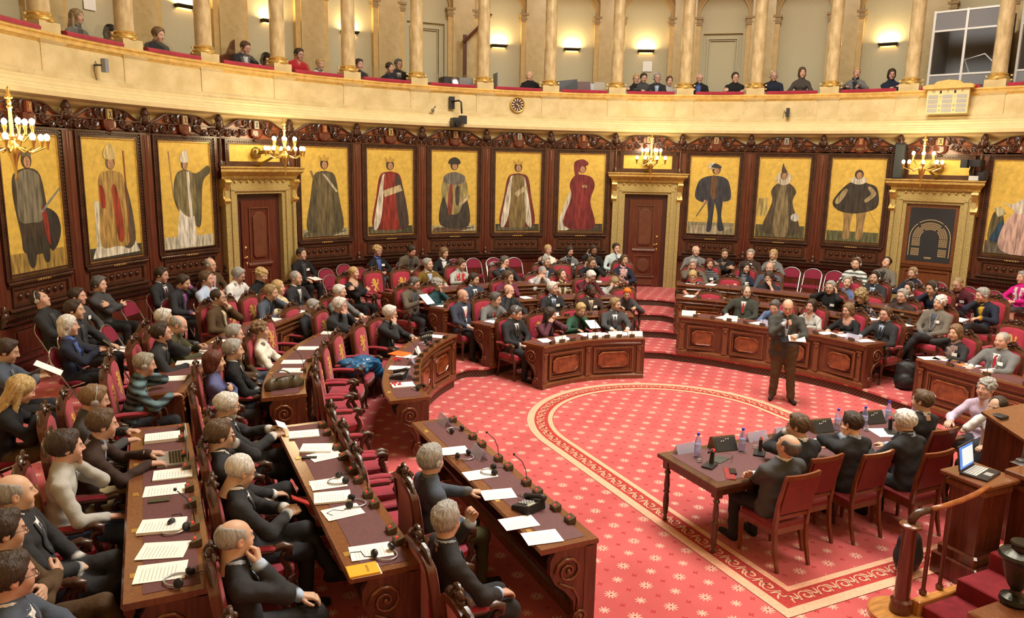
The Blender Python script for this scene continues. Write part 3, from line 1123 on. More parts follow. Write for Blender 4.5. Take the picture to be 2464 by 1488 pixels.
CARPET = carpet_material()
def grille_material():
 m = bpy.data.materials.new('bronze_grille')
 m.use_nodes = True
 nt = m.node_tree
 N, L = nt.nodes, nt.links
 b = N['Principled BSDF']
 b.inputs['Roughness'].default_value = 0.5
 uv = N.new('ShaderNodeUVMap')
 uv.uv_map = 'UVMap'
 mp = N.new('ShaderNodeMapping')
 mp.inputs['Rotation'].default_value = (0, 0, PI / 4)
 mp.inputs['Scale'].default_value = (22, 22, 22)
 L.new(uv.outputs[0], mp.inputs[0])
 sp = N.new('ShaderNodeSeparateXYZ')
 L.new(mp.outputs[0], sp.inputs[0])
 def mth(op, a, c=None):
  n = N.new('ShaderNodeMath')
  n.operation = op
  L.new(a, n.inputs[0])
  if c is not None:
   if isinstance(c, float):
    n.inputs[1].default_value = c
   else:
    L.new(c, n.inputs[1])
  return n.outputs[0]
 f1 = mth('LESS_THAN', mth('FRACT', sp.outputs[0]), 0.22)
 f2 = mth('LESS_THAN', mth('FRACT', sp.outputs[1]), 0.22)
 mx = mth('MAXIMUM', f1, f2)
 n = N.new('ShaderNodeMix')
 n.data_type = 'RGBA'
 L.new(mx, n.inputs[0])
 n.inputs[6].default_value = (0.012, 0.008, 0.006, 1)
 n.inputs[7].default_value = (0.17, 0.085, 0.045, 1)
 L.new(n.outputs[2], b.inputs['Base Color'])
 return m
GRILLE = grille_material()
# ------------------------------------------------------------------ tiers
RHO = {  # angle: front radius of tier 1..4 (from the seating centre)
 -90: (4.00, 5.50, 6.85, 8.00), -75: (3.87, 5.35, 6.45, 7.70), -55: (3.85, 5.22, 6.3, 7.35), -37: (3.90, 5.2, 6.25, 7.35),
 -34: (4.09, 5.34, 6.42, 7.48), -28: (4.09, 5.34, 6.42, 7.48), -25: (3.85, 4.95, 5.85, 7.2), 25: (3.85, 4.95, 5.85, 7.2),
 28: (4.09, 5.34, 6.42, 7.48), 35: (4.09, 5.34, 6.42, 7.48), 37.5: (4.0, 5.25, 6.05, 7.25), 60: (3.75, 5.0, 5.85, 7.15), 90: (3.95, 5.05, 5.9, 7.2)}
_ks = sorted(RHO)
def rho(k, th):
 if k == 0:
  return 2.6
 return float(np.interp(th, _ks, [RHO[a][k - 1] for a in _ks]))
def row_pt(k, u, d=0.0):
 """u: angle in degrees; below -90 / above 90 the value runs on in metres along the straight blocks. d: extra depth outward"""
 if u < -90:
  return (-(rho(k, -90) + d), SY + (u + 90), -1.0, 0.0)
 if u > 90:
  return ((rho(k, 90) + d), SY - (u - 90), 1.0, 0.0)
 r = rho(k, u) + d
 t = math.radians(u)
 return (r * math.sin(t), SY + r * math.cos(t), math.sin(t), math.cos(t))
YEND = 7.6
US = [-90 - YEND] + [-90 - y for y in np.linspace(6, 0, 4)[:-1]] + list(np.arange(-90, 90.1, 1.5)) + [90 + y for y in np.linspace(0, 6, 4)[1:]] + [90 + YEND]
fl = MB().box(-10.3, 10.3, -9.8, 10.3, -0.12, 0.0)
FLOOR = struct(mobj('floor', fl, CARPET))
def tier(k):
 b = MB()
 n = len(US)
 z = k * ST
 V = []
 for u in US:
  x, y, _, _ = row_pt(k, u)
  V.append((x, y, z))
  if k < 4:
   x2, y2, _, _ = row_pt(k + 1, u)
  else:
   t = math.radians(max(-90, min(90, u)))
   x2, y2 = 10.3 * math.sin(t), 10.3 * math.cos(t)
   if abs(u) > 90:
    y2 = SY - (abs(u) - 90)
  V.append((x2, y2, z))
 F = [(2 * i, 2 * i + 1, 2 * i + 3, 2 * i + 2) for i in range(n - 1)]
 b.add(V, F)
 o = mobj('floor_tier', b, CARPET, FLOOR)
 # riser
 me = bpy.data.meshes.new('riser_grille')
 vs, fs, uvs = [], [], []
 L = 0
 P = []
 for i, u in enumerate(US):
  x, y, _, _ = row_pt(k, u)
  if i:
   L += math.hypot(x - P[-1][0], y - P[-1][1])
  P.append((x, y))
  vs += [(x, y, z - ST), (x, y, z)]
  uvs += [(L, 0), (L, ST)]
 for i in range(n - 1):
  fs.append((2 * i, 2 * i + 2, 2 * i + 3, 2 * i + 1))
 me.from_pydata(vs, [], fs)
 uv = me.uv_layers.new(name='UVMap')
 for lp in me.loops:
  uv.data[lp.index].uv = uvs[lp.vertex_index]
 me.materials.append(GRILLE)
 mobj('riser_grille', me, None, FLOOR)
 nb = MB().sweep([(*row_pt(k, u)[:2], z, *row_pt(k, u)[2:]) for u in US], [(-0.03, -0.03), (-0.03, 0.004), (0.03, 0.004), (0.03, -0.03)])
 mobj('nosing', nb, CARPET, FLOOR)
for k in (1, 2, 3, 4):
 tier(k)
# carpet border: cream bands with scrolls, U-shaped
BCREAM = mat('carpet_cream', (0.70, 0.37, 0.245), 0.95, var=0.12, vscale=40, spec=0.1)
BRED = mat('carpet_border_red', (0.38, 0.045, 0.04), 0.95, var=0.15, vscale=30, spec=0.1)
def border_path(r, yend, closed=False):
 p = []
 p.append((-r, yend, 0, -1, 0))
 for i in range(12):
  p.append((-r, yend + (0.72 - yend) * (i + 1) / 13, 0, -1, 0))
 for a in np.linspace(-90, 90, 61):
  t = math.radians(a)
  p.append((r * math.sin(t), 0.72 + r * math.cos(t), 0, math.sin(t), math.cos(t)))
 for i in range(13):
  p.append((r, 0.72 + (yend - 0.72) * (i + 1) / 13, 0, 1, 0))
 return p
def border_band(r0, r1, m, z=0.006):
 b = MB()
 b.sweep(border_path(r0, -3.52 - (r0 - 1.80)), [(0, 0), (r1 - r0, 0), (r1 - r0, z), (0, z)])
 y1 = -3.52 - (r0 - 1.80)
 b.box(-r1, r1, y1 - (r1 - r0), y1, 0, z)
 mobj('carpet_border', b, m, FLOOR)
border_band(1.79, 2.19, BRED, 0.004)
border_band(1.80, 1.87, BCREAM)
border_band(2.08, 2.19, BCREAM)
def scroll_unit():
 b = MB()
 def rib(pts, w):
  n = len(pts)
  L, Rr = [], []
  for i, (x, y) in enumerate(pts):
   a = pts[min(i + 1, n - 1)]
   c = pts[max(i - 1, 0)]
   dx, dy = a[0] - c[0], a[1] - c[1]
   d = math.hypot(dx, dy) or 1
   ww = w * (0.35 + 0.65 * math.sin(PI * (i + 0.6) / n))
   L.append((x - dy / d * ww, y + dx / d * ww, 0.0072))
   Rr.append((x + dy / d * ww, y - dx / d * ww, 0.0072))
  b.add(L + Rr, [(i, i + 1, n + i + 1, n + i) for i in range(n - 1)])
 sp = []
 for t in np.linspace(0, 2.6 * PI, 22):
  r = 0.012 + 0.0078 * t
  sp.append((0.045 + r * math.cos(t + 1.1), 0.0 + r * math.sin(t + 1.1)))
 rib(sp, 0.010)
 rib([(sp[-1][0], sp[-1][1]), (-0.05, -0.045), (-0.09, 0.0), (-0.12, 0.05), (-0.15, 0.07)], 0.012)
 rib([(-0.07, -0.03), (-0.05, 0.02), (-0.045, 0.07)], 0.010)
 rib([(-0.1, 0.02), (-0.14, -0.01), (-0.15, -0.06)], 0.009)
 return b
su = scroll_unit()
sb = MB()
pm = border_path(1.975, -3.6)
acc, nxt = 0.0, 0.1
for i in range(len(pm) - 1):
 a, c = pm[i], pm[i + 1]
 d = math.hypot(c[0] - a[0], c[1] - a[1])
 while nxt <= acc + d:
  f = (nxt - acc) / d
  x, y = a[0] + (c[0] - a[0]) * f, a[1] + (c[1] - a[1]) * f
  ang = math.atan2(c[1] - a[1], c[0] - a[0])
  sb.merge(su, Matrix.Translation((x, y, 0)) @ Matrix.Rotation(ang, 4, 'Z'))
  nxt += 0.235
 acc += d
for i in range(16):
 sb.merge(su, Matrix.Translation((-1.8 + i * 0.24, -3.7, 0)) @ Matrix.Rotation(0, 4, 'Z'))
so = mobj('carpet_scrolls', sb, BCREAM, FLOOR)
so['kind'] = 'stuff'
# ------------------------------------------------------------------ walls
BA = 9.87      # bay angle
def revolve(prof, t0, t1, step=1.0):
 b = MB()
 n = int((t1 - t0) / step)
 R = []
 for i in range(n + 1):
  t = math.radians(t0 + (t1 - t0) * i / n)
  R.append([(r * math.sin(t), r * math.cos(t), z) for r, z in prof])
 b.rings(R, cap=False)
 return b
TW = 92.0
WALL = struct(mobj('wall_back', revolve([(10.12, 0.4), (10.12, 4.74), (10.3, 4.74), (10.3, 0.4)], -TW, TW), PLASTER))
CORN = struct(mobj('trim_1', revolve([(10.13, 4.60), (10.03, 4.66), (10.0, 4.70), (9.90, 4.72), (9.84, 4.735), (9.83, 4.80), (9.86, 4.81), (9.88, 4.85), (9.92, 4.86), (9.93, 4.90), (9.97, 4.915), (9.98, 4.97), (10.02, 4.985), (10.02, 5.02), (10.3, 5.02), (10.3, 4.6)], -TW, TW), PLASTER), 'cream stone cornice running below the gallery')
PARA = struct(mobj('wall_gallery_parapet', revolve([(10.08, 5.02), (10.08, 5.10), (10.11, 5.11), (10.13, 5.14), (10.13, 5.56), (10.36, 5.58), (10.36, 4.95), (10.3, 4.95)], -TW, TW), MARBLE))
mobj('gilded_rail_moulding', revolve([(10.13, 5.54), (10.10, 5.57), (10.07, 5.59), (10.06, 5.63), (10.09, 5.65), (10.06, 5.67), (10.06, 5.705), (10.38, 5.705), (10.38, 5.54)], -TW, TW), mat('gilded_stone', (0.70, 0.48, 0.16), 0.35, 0.25, var=0.15, vscale=9), PARA)
struct(mobj('floor_gallery', revolve([(10.3, 4.93), (12.6, 4.93), (12.6, 4.80), (10.3, 4.80)], -TW, TW), mat('gallery_floor', (0.2, 0.05, 0.04), 0.8)))
GW = struct(mobj('wall_gallery', revolve([(12.25, 4.9), (12.25, 9.7), (12.4, 9.7), (12.4, 4.9)], -TW, TW), BEIGE))
CEILG = struct(mobj('ceiling_gallery', revolve([(10.05, 9.05), (10.05, 9.7), (12.5, 9.75), (12.5, 9.6), (10.6, 9.55), (10.6, 9.05)], -TW, TW), PLASTER))
struct(mobj('wall_upper', revolve([(10.2, 9.7), (10.2, 12.1), (10.4, 12.1), (10.4, 9.7)], -TW, TW), PLASTER))
struct(mobj('ceiling', MB().box(-10.5, 10.5, -10.0, 10.6, 12.0, 12.2), PLASTER))
struct(mobj('wall_left', MB().box(-10.4, -10.15, -9.9, 0.0, 0, 12.0), PLASTER))
struct(mobj('wall_right', MB().box(10.15, 10.4, -9.9, 0.0, 0, 12.0), PLASTER))
struct(mobj('wall_front', MB().box(-10.4, 10.4, -10.0, -9.75, 0, 12.0), PLASTER))
# ------------------------------------------------------------------ gallery bays
hw = math.radians(BA / 2) * 10.1
def bay_frame(n):
 return math.radians(-BA * n)
cush = MB()
cw = 0.60
cush.rings([[(x, -0.10, -0.0), (x, -0.11, 0.045), (x, -0.08, 0.075), (x, 0.12, 0.08), (x, 0.15, 0.0)] for x in (-cw, -cw / 2, 0, cw / 2, cw)])
cush_me = cush.mesh('rail_cushion', True, 0.6)
cush_me.materials.append(VELVET)
glass_me = MB().box(-0.63, 0.63, 0.0, 0.008, 0.0, 0.32).mesh('rail_glass')
glass_me.materials.append(GLASS)
clip_me = MB().bbox(-0.022, 0.022, -0.015, 0.022, -0.018, 0.018, 0.004).mesh('glass_clip')
clip_me.materials.append(mat('gilded_metal', (0.85, 0.62, 0.25), 0.3, 0.6))
ped = MB()
ped.box(-0.235, 0.235, -0.07, 0.24, 5.02, 5.56)
ped.rings([[(-0.245 - a, -0.075 - a, z), (0.245 + a, -0.075 - a, z), (0.245 + a, 0.25, z), (-0.245 - a, 0.25, z)] for a, z in ((0, 5.54), (0.03, 5.58), (0.035, 5.63), (0.01, 5.65), (0.035, 5.68), (0.035, 5.71), (0, 5.71))])
ped.box(-0.215, 0.215, -0.06, 0.26, 5.70, 5.87)
ped.box(-0.25, 0.25, -0.09, 0.24, 5.02, 5.11)
ped_me = ped.mesh('pedestal')
ped_me.materials.append(MARBLE)
cb = MB().lathe([(0.2, 5.865), (0.215, 5.885), (0.218, 5.91), (0.2, 5.93), (0.178, 5.94), (0.178, 5.955), (0.19, 5.97), (0.192, 5.985), (0.172, 6.0), (0.16, 6.01)], 24, (0, 0.12))
cb_me = cb.mesh('column_base', True, 0.9)
cb_me.materials.append(GOLD)
cs_ = MB().lathe([(0.16, 6.0), (0.158, 6.6), (0.153, 7.3), (0.146, 8.2), (0.138, 9.1)], 28, (0, 0.12))
cs_me = cs_.mesh('column_shaft', True, 0.9)
cs_me.materials.append(MARBLEC)
nth = ['first', 'second', 'third', 'fourth', 'fifth', 'sixth', 'seventh', 'eighth', 'ninth', 'tenth', 'eleventh', 'twelfth', 'thirteenth', 'fourteenth', 'fifteenth']
for i, n in enumerate(np.arange(-5.5, 9.0, 1.0)):
 t = -math.radians(BA * n)
 c = empty('gallery_column', pol(10.18, BA * n), t)
 tag(c, 'yellow marble gallery column on its pedestal, %s from the left' % nth[min(i, 14)], 'column', 'marble columns along the gallery')
 for nm, me in (('pedestal', ped_me), ('column_base', cb_me), ('column_shaft', cs_me)):
  mobj(nm, me, None, c)
for n in range(-6, 10):
 t = -math.radians(BA * n)
 mobj('rail_cushion', cush_me, None, PARA, pol(10.14, BA * n, 5.705), t)
 mobj('rail_glass', glass_me, None, PARA, pol(10.32, BA * n, 5.72), t)
 for sx in (-1, 1):
  for zz in (0.14, 0.235):
   p_ = Matrix.Translation(pol(10.31, BA * n, 5.72 + zz)) @ Matrix.Rotation(t, 4, 'Z') @ Matrix.Translation((0.645 * sx, 0, 0))
   mobj('glass_clip', clip_me, None, PARA).matrix_local = p_
# back wall of the gallery: piers, capitals, arches
pier = MB()
pier.box(-0.30, 0.30, -0.16, 0.1, 4.93, 9.6)
pier_me = pier.mesh('pier')
pier_me.materials.append(MARBLE)
pil = MB()
for s in (-1, 1):
 pil.box(s * 0.30 - (0.13 if s < 0 else 0), s * 0.30 + (0.13 if s > 0 else 0), -0.12, 0.1, 4.93, 7.74)
pil_me = pil.mesh('side_pilaster')
pil_me.materials.append(mat('stone_ochre', (0.62, 0.44, 0.18), 0.5, var=0.1, vscale=6))
cap = MB()
for s in (-1, 1):
 x0, x1 = sorted((s * 0.27, s * 0.45))
 for a, z0, z1 in ((0.0, 7.74, 7.79), (0.012, 7.79, 7.82), (0.0, 7.82, 7.9), (0.03, 7.9, 7.96)):
  cap.box(x0 - a, x1 + a, -0.15 - a, 0.1, z0, z1)
cap_me = cap.mesh('capital')
cap_me.materials.append(mat('stone_grey_gold', (0.36, 0.25, 0.11), 0.5, bump=0.5, bscale=50))
HN = 12.1 * math.radians(BA / 2) - 0.36
arch = MB()
for r0, r1, y0 in ((HN - 0.02, HN + 0.05, -0.06), (HN + 0.05, HN + 0.08, -0.1), (HN + 0.08, HN + 0.15, -0.06), (HN + 0.15, HN + 0.18, -0.11)):
 arch.rings([[(r0 * math.cos(a), y0, 7.96 + r0 * math.sin(a)), (r1 * math.cos(a), y0, 7.96 + r1 * math.sin(a)), (r1 * math.cos(a), 0.1, 7.96 + r1 * math.sin(a)), (r0 * math.cos(a), 0.1, 7.96 + r0 * math.sin(a))] for a in np.linspace(0, PI, 25)])
arch_me = arch.mesh('archivolt')
arch_me.materials.append(mat('stone_brown_gold', (0.40, 0.26, 0.09), 0.45, 0.15))
spn = MB()
W2 = 12.1 * math.radians(BA / 2)
for s in (-1, 1):
 poly = [(s * (HN + 0.15) * math.cos(a), 7.96 + (HN + 0.15) * math.sin(a)) for a in np.linspace(0, PI / 2, 12)] + [(0, 9.6), (s * W2, 9.6), (s * W2, 7.96)]
 spn.prism(poly, -0.04, 0.1)
spn_me = spn.mesh('spandrel')
spn_me.materials.append(MARBLE)
gdoor = MB()
def rect_frame(b, x0, x1, z0, z1, w, y0, y1):
 b.box(x0, x1, y0, y1, z0, z0 + w)
 b.box(x0, x1, y0, y1, z1 - w, z1)
 b.box(x0, x0 + w, y0, y1, z0 + w, z1 - w)
 b.box(x1 - w, x1, y0, y1, z0 + w, z1 - w)
rect_frame(gdoor, -0.62, 0.62, 4.95, 7.62, 0.09, -0.07, 0.05)
rect_frame(gdoor, -0.42, 0.42, 5.2, 7.42, 0.04, -0.05, 0.05)
rect_frame(gdoor, -0.36, 0.36, 5.26, 7.36, 0.02, -0.03, 0.05)
gd_me = gdoor.mesh('door_panelling')
gd_me.materials.append(BEIGE)
for n in np.arange(-5.5, 9.0, 1.0):
 t = -math.radians(BA * n)
 for nm, me in (('pier', pier_me), ('side_pilaster', pil_me), ('capital', cap_me)):
  mobj(nm, me, None, GW, pol(12.22, BA * n), t)
sc_body = MB()
sc_body.rings([[(-0.19, -0.12, 0.0), (0.19, -0.12, 0.0), (0.19, 0, 0.0), (-0.19, 0, 0.0)], [(-0.24, -0.15, 0.07), (0.24, -0.15, 0.07), (0.24, 0, 0.07), (-0.24, 0, 0.07)]], cap=False)
sc_body.box(-0.24, 0.24, -0.155, -0.145, 0.055, 0.08)
sc_me = sc_body.mesh('trough')
sc_me.materials.append(mat('dark_bronze', (0.05, 0.04, 0.02), 0.35, 0.6))
lamp_warm = mat('lamp_warm', (1, 0.8, 0.5), 0.5, emit=(1.0, 0.66, 0.26), estr=9.0)
lt_me = MB().box(-0.2, 0.2, -0.11, -0.02, 0.045, 0.055).mesh('lamp_tube')
lt_me.materials.append(lamp_warm)
sl_me = MB().box(-0.14, 0.14, -0.10, -0.03, -0.012, 0.0).mesh('lower_slit')
sl_me.materials.append(mat('lamp_slit', (1, 0.8, 0.6), 0.5, emit=(1.0, 0.62, 0.35), estr=1.6))
SCN = {-3: 'furthest left', -2: 'second from the left', -1: 'third from the left', 1: 'right of the wooden stair door', 2: 'middle of three in a row', 3: 'above the pinned white notice', 6: 'next to the interpreters booth', -4: 'behind the far left columns'}
for n in range(-6, 9):
 t = -math.radians(BA * n)
 mobj('archivolt', arch_me, None, GW, pol(12.22, BA * n), t)
 mobj('spandrel', spn_me, None, GW, pol(12.22, BA * n), t)
 if n in (0, 4):
  d = struct(mobj('door_%d' % (n + 5), gd_me, None, None, pol(12.22, BA * n), t))
 if n in SCN:
  s = empty('wall_sconce', pol(12.25, BA * n, 7.03), t)
  tag(s, 'bronze up-lighting wall sconce on the gallery wall, %s' % SCN[n], 'wall lamp', 'gallery wall sconces')
  mobj('trough', sc_me, None, s)
  mobj('lamp_tube', lt_me, None, s)
  mobj('lower_slit', sl_me, None, s)
  l = bpy.data.lights.new('sconce_light', 'AREA')
  l.shape = 'RECTANGLE'
  l.size = 0.36
  l.size_y = 0.08
  l.energy = 15
  l.color = (1.0, 0.72, 0.34)
  lo = bpy.data.objects.new('sconce_light', l)
  link(lo)
  lo.location = pol(12.16, BA * n, 7.12)
  lo.rotation_euler = (PI - 0.25, 0, t) if False else (PI, 0, t)
# bench behind the rail
gb = struct(mobj('gallery_bench', revolve([(10.62, 5.30), (11.5, 5.30), (11.5, 5.36), (10.62, 5.36), (10.62, 5.30)], -60, 75), mat('bench_red', (0.12, 0.01, 0.015), 0.8)))
mobj('bench_support', revolve([(10.8, 4.93), (10.8, 5.30), (11.35, 5.30), (11.35, 4.93)], -60, 75), WOOD, gb)
# lantern in the ceiling
LAN = empty('ceiling_lantern', (0.6, 0.6, 11.95))
tag(LAN, 'round glazed lantern light in the ceiling above the floor', 'lantern')
mobj('lantern_glass', MB().lathe([(3.3, -0.08), (3.3, -0.05), (0.02, -0.02)], 48), mat('lantern_glow', (1, 1, 1), 0.5, emit=(1.0, 0.9, 0.72), estr=2.0), LAN)
mobj('lantern_ring', MB().lathe([(3.3, -0.12), (3.6, -0.12), (3.6, 0.0), (3.3, 0.0), (3.3, -0.12)], 48), GOLD, LAN)
# ------------------------------------------------------------------ panelled wall bays
def bead_row(b, x0, x1, y, z, r, step, vert=False, n=6, m=3):
 k = max(2, int(abs(x1 - x0) / step))
 for i in range(k):
  t = x0 + (x1 - x0) * (i + 0.5) / k
  b.ball((t, y, z) if not vert else (z, y, t), (r * 1.15 if not vert else r, r, r if not vert else r * 1.15), n, m)
def shared(mb, name, m, smooth=False, angle=None):
 me = mb.mesh(name, smooth, angle)
 me.materials.append(m)
 return me
Z0 = 4 * ST
CT, CB = 4.145, 2.112
# dado + lower panel of a painting bay
b = MB()
b.box(-0.9, 0.9, -0.02, 0.12, Z0, 4.3)
back_me = shared(b, 'backing_boards', WOOD)
b = MB()
b.box(-0.9, 0.9, -0.05, 0.0, Z0, Z0 + 0.16)
rect_frame(b, -0.72, 0.72, Z0 + 0.2, 1.38, 0.05, -0.045, 0.0)
b.box(-0.60, 0.60, -0.04, 0.0, Z0 + 0.3, 1.3)
dado_me = shared(b, 'dado_panel', WOODR)
b = MB()
b.rings([[(x, 0, 1.40), (x, -0.06, 1.41), (x, -0.10, 1.45), (x, -0.11, 1.50), (x, -0.14, 1.52), (x, -0.14, 1.555), (x, 0, 1.56)] for x in (-0.885, 0.885)])
b.rings([[(x, 0, 1.58), (x, -0.05, 1.585), (x, -0.075, 1.61), (x, -0.05, 1.64), (x, 0, 1.65)] for x in (-0.70, 0.70)])
b.rings([[(x, 0, 1.965), (x, -0.06, 1.975), (x, -0.085, 2.01), (x, -0.06, 2.04), (x, 0, 2.05)] for x in (-0.70, 0.70)])
bead_row(b, -0.87, 0.87, -0.125, 1.47, 0.022, 0.062)
bead_row(b, -0.87, 0.87, -0.15, 1.545, 0.014, 0.045)
bead_row(b, -0.69, 0.69, -0.075, 1.615, 0.020, 0.055)
bead_row(b, -0.69, 0.69, -0.085, 2.01, 0.018, 0.055)
ledge_me = shared(b, 'carved_ledges', WOODD, True, 0.7)
b = MB()
rect_frame(b, -0.62, 0.62, 1.665, 1.955, 0.035, -0.05, 0.0)
rect_frame(b, -0.58, 0.58, 1.70, 1.92, 0.02, -0.03, 0.0)
for i in range(7):
 x = -0.45 + 0.15 * i
 b.ball((x, -0.025, 1.81), (0.040, 0.032, 0.040), 10, 5)
 b.tube([(x + 0.055 * math.cos(a), -0.022, 1.81 + 0.055 * math.sin(a)) for a in np.linspace(0, 2 * PI, 11)], 0.010, 5, cap=False)
rose_me = shared(b, 'rosette_panel', WOODD, True, 0.7)
# picture frame
b = MB()
rect_frame(b, -0.71, 0.71, 2.05, CT + 0.105, 0.095, -0.05, 0.02)
rect_frame(b, -0.73, 0.73, 2.05, CT + 0.125, 0.03, -0.075, 0.02)
rect_frame(b, -0.632, 0.632, CB - 0.032, CT + 0.032, 0.02, -0.065, 0.02)
for s in (-1, 1):
 bead_row(b, 2.07, CT + 0.08, -0.055, s * 0.672, 0.020, 0.056, True)
bead_row(b, -0.66, 0.66, -0.055, CT + 0.068, 0.018, 0.052)
frame_me = shared(b, 'carved_frame', WOODD, True, 0.7)
b = MB()
rect_frame(b, -0.615, 0.615, CB - 0.015, CT + 0.015, 0.022, -0.05, 0.02)
fillet_me = shared(b, 'gilded_fillet', GOLD)
# pilaster between bays
b = MB()
b.box(-0.155, 0.155, -0.035, 0.06, 1.56, 4.27)
b.box(-0.10, 0.10, -0.055, 0.0, 1.62, 4.24)
b.rings([[(0.045 * math.sin(a), -0.05 - 0.04 * math.cos(a), z) for a in np.linspace(-PI / 2, PI / 2, 7)] for z in (1.72, 4.22)], close=False)
b.box(-0.11, 0.11, -0.07, 0.0, Z0, 1.40)
pilw_me = shared(b, 'pilaster', WOODR, True, 0.6)
b = MB()
b.lathe([(0.0, 1.55), (0.06, 1.56), (0.065, 1.60), (0.04, 1.63), (0.05, 1.67), (0.03, 1.71), (0.012, 1.75), (0.001, 1.77)], 10, (0, -0.07))
b.lathe([(0.02, 4.40), (0.075, 4.44), (0.085, 4.50), (0.065, 4.56), (0.085, 4.60), (0.055, 4.66), (0.03, 4.70), (0.002, 4.73)], 10, (0, -0.06))
for s in (-1, 1):
 b.tube([(s * (0.05 + 0.09 * t), -0.06, 4.5 - 0.05 * t + 0.05 * math.sin(6 * t)) for t in np.linspace(0, 1, 7)], [0.035, 0.032, 0.028, 0.024, 0.02, 0.014, 0.006], 6)
 b.ball((s * 0.055, -0.09, 4.52), (0.03, 0.03, 0.04), 6, 4)
fin_me = shared(b, 'finial', WOODD, True, 0.8)
# crest
def ogee(x):
 x = abs(x)
 if x < 0.30:
  return 4.645
 if x < 0.78:
  t = (x - 0.30) / 0.48
  return 4.645 - 0.175 * (0.5 - 0.5 * math.cos(PI * t))
 return 4.47
b = MB()
xs = np.linspace(-0.88, 0.88, 41)
b.prism([(x, 4.24) for x in xs] + [(x, ogee(x)) for x in xs[::-1]], -0.02, 0.06)
crest_me = shared(b, 'crest_board', mat('wood_crest_orange', (0.2, 0.05, 0.016), 0.3, var=0.25, coat=0.3))
def spiral(b, cx, cz, r, turns, d, y=-0.055, w=0.018):
 pts, rs = [], []
 N = 16
 for i in range(N):
  t = i / (N - 1)
  a = d * turns * 2 * PI * t
  rr = r * (1 - 0.86 * t)
  pts.append((cx + rr * math.cos(a), y - 0.02 * t, cz + rr * math.sin(a)))
  rs.append(w * (1 - 0.35 * t))
 b.tube(pts, rs, 6)
 b.ball((cx, y - 0.025, cz), 0.02, 6, 4)
b = MB()
b.tube([(x, -0.05, ogee(x) - 0.012) for x in xs], 0.016, 6)
b.box(-0.88, 0.88, -0.075, 0.0, 4.448, 4.462)
b.box(-0.88, 0.88, -0.06, 0.0, 4.245, 4.268)
rr = random.Random(3)
for s in (-1, 1):
 spiral(b, s * 0.30, 4.40, 0.085, 1.6, s, w=0.024)
 spiral(b, s * 0.49, 4.35, 0.07, 1.5, -s, w=0.021)
 spiral(b, s * 0.66, 4.35, 0.065, 1.5, s, w=0.019)
 spiral(b, s * 0.80, 4.36, 0.055, 1.4, -s, w=0.017)
 spiral(b, s * 0.24, 4.56, 0.06, 1.4, -s, w=0.02)
 spiral(b, s * 0.40, 4.54, 0.05, 1.3, s, w=0.016)
 for i in range(16):
  x = rr.uniform(0.2, 0.86) * s
  b.ball((x, -0.05, rr.uniform(4.29, 4.43)), (rr.uniform(0.02, 0.035), 0.025, rr.uniform(0.012, 0.026)), 6, 4)
 for i in range(7):
  x = rr.uniform(0.12, 0.44) * s
  b.ball((x, -0.05, rr.uniform(4.47, ogee(x) - 0.03)), (rr.uniform(0.02, 0.04), 0.028, rr.uniform(0.012, 0.026)), 6, 4)
 b.tube([(s * 0.10, -0.07, 4.64), (s * 0.15, -0.075, 4.60), (s * 0.17, -0.08, 4.52), (s * 0.14, -0.085, 4.47)], [0.02, 0.03, 0.028, 0.02], 6)
b.ball((0, -0.06, 4.235), (0.06, 0.03, 0.03), 8, 4)
carv_me = shared(b, 'acanthus_carving', WOODD, True, 0.9)
b = MB()
shield = [(-0.13, 4.455), (-0.145, 4.40), (-0.13, 4.33), (-0.08, 4.28), (0, 4.255), (0.08, 4.28), (0.13, 4.33), (0.145, 4.40), (0.13, 4.455), (0.06, 4.462), (-0.06, 4.462)]
cxz = (0, 4.37)
b.rings([[(x, -0.05, z) for x, z in shield], [(x, -0.10, z) for x, z in shield], [(cxz[0] + (x - cxz[0]) * 0.7, -0.125, cxz[1] + (z - cxz[1]) * 0.7) for x, z in shield]])
shield_me = shared(b, 'cartouche', WOODR, True, 0.6)
COATC = [((0.40, 0.28, 0.09), (0.05, 0.03, 0.02)), ((0.22, 0.05, 0.02), (0.4, 0.27, 0.08)), ((0.3, 0.27, 0.2), (0.05, 0.05, 0.05)), ((0.36, 0.28, 0.15), (0.16, 0.04, 0.02))]
for i, (c0, c1) in enumerate(COATC):
 mat('coat_field_%d' % i, c0, 0.5)
 mat('coat_charge_%d' % i, c1, 0.5)
coat_me = MB().bbox(-0.055, 0.055, -0.115, -0.06, 4.465, 4.625, 0.008).mesh('coat_of_arms')
cross_m = MB()
cross_m.add([(-0.035, -0.119, 4.49), (-0.02, -0.119, 4.48), (0.035, -0.119, 4.60), (0.02, -0.119, 4.61)], [(0, 1, 2, 3)])
cross_m.add([(0.035, -0.1191, 4.49), (0.02, -0.1191, 4.48), (-0.035, -0.1191, 4.60), (-0.02, -0.1191, 4.61)], [(0, 1, 2, 3)])
cross_me = cross_m.mesh('heraldic_charge')
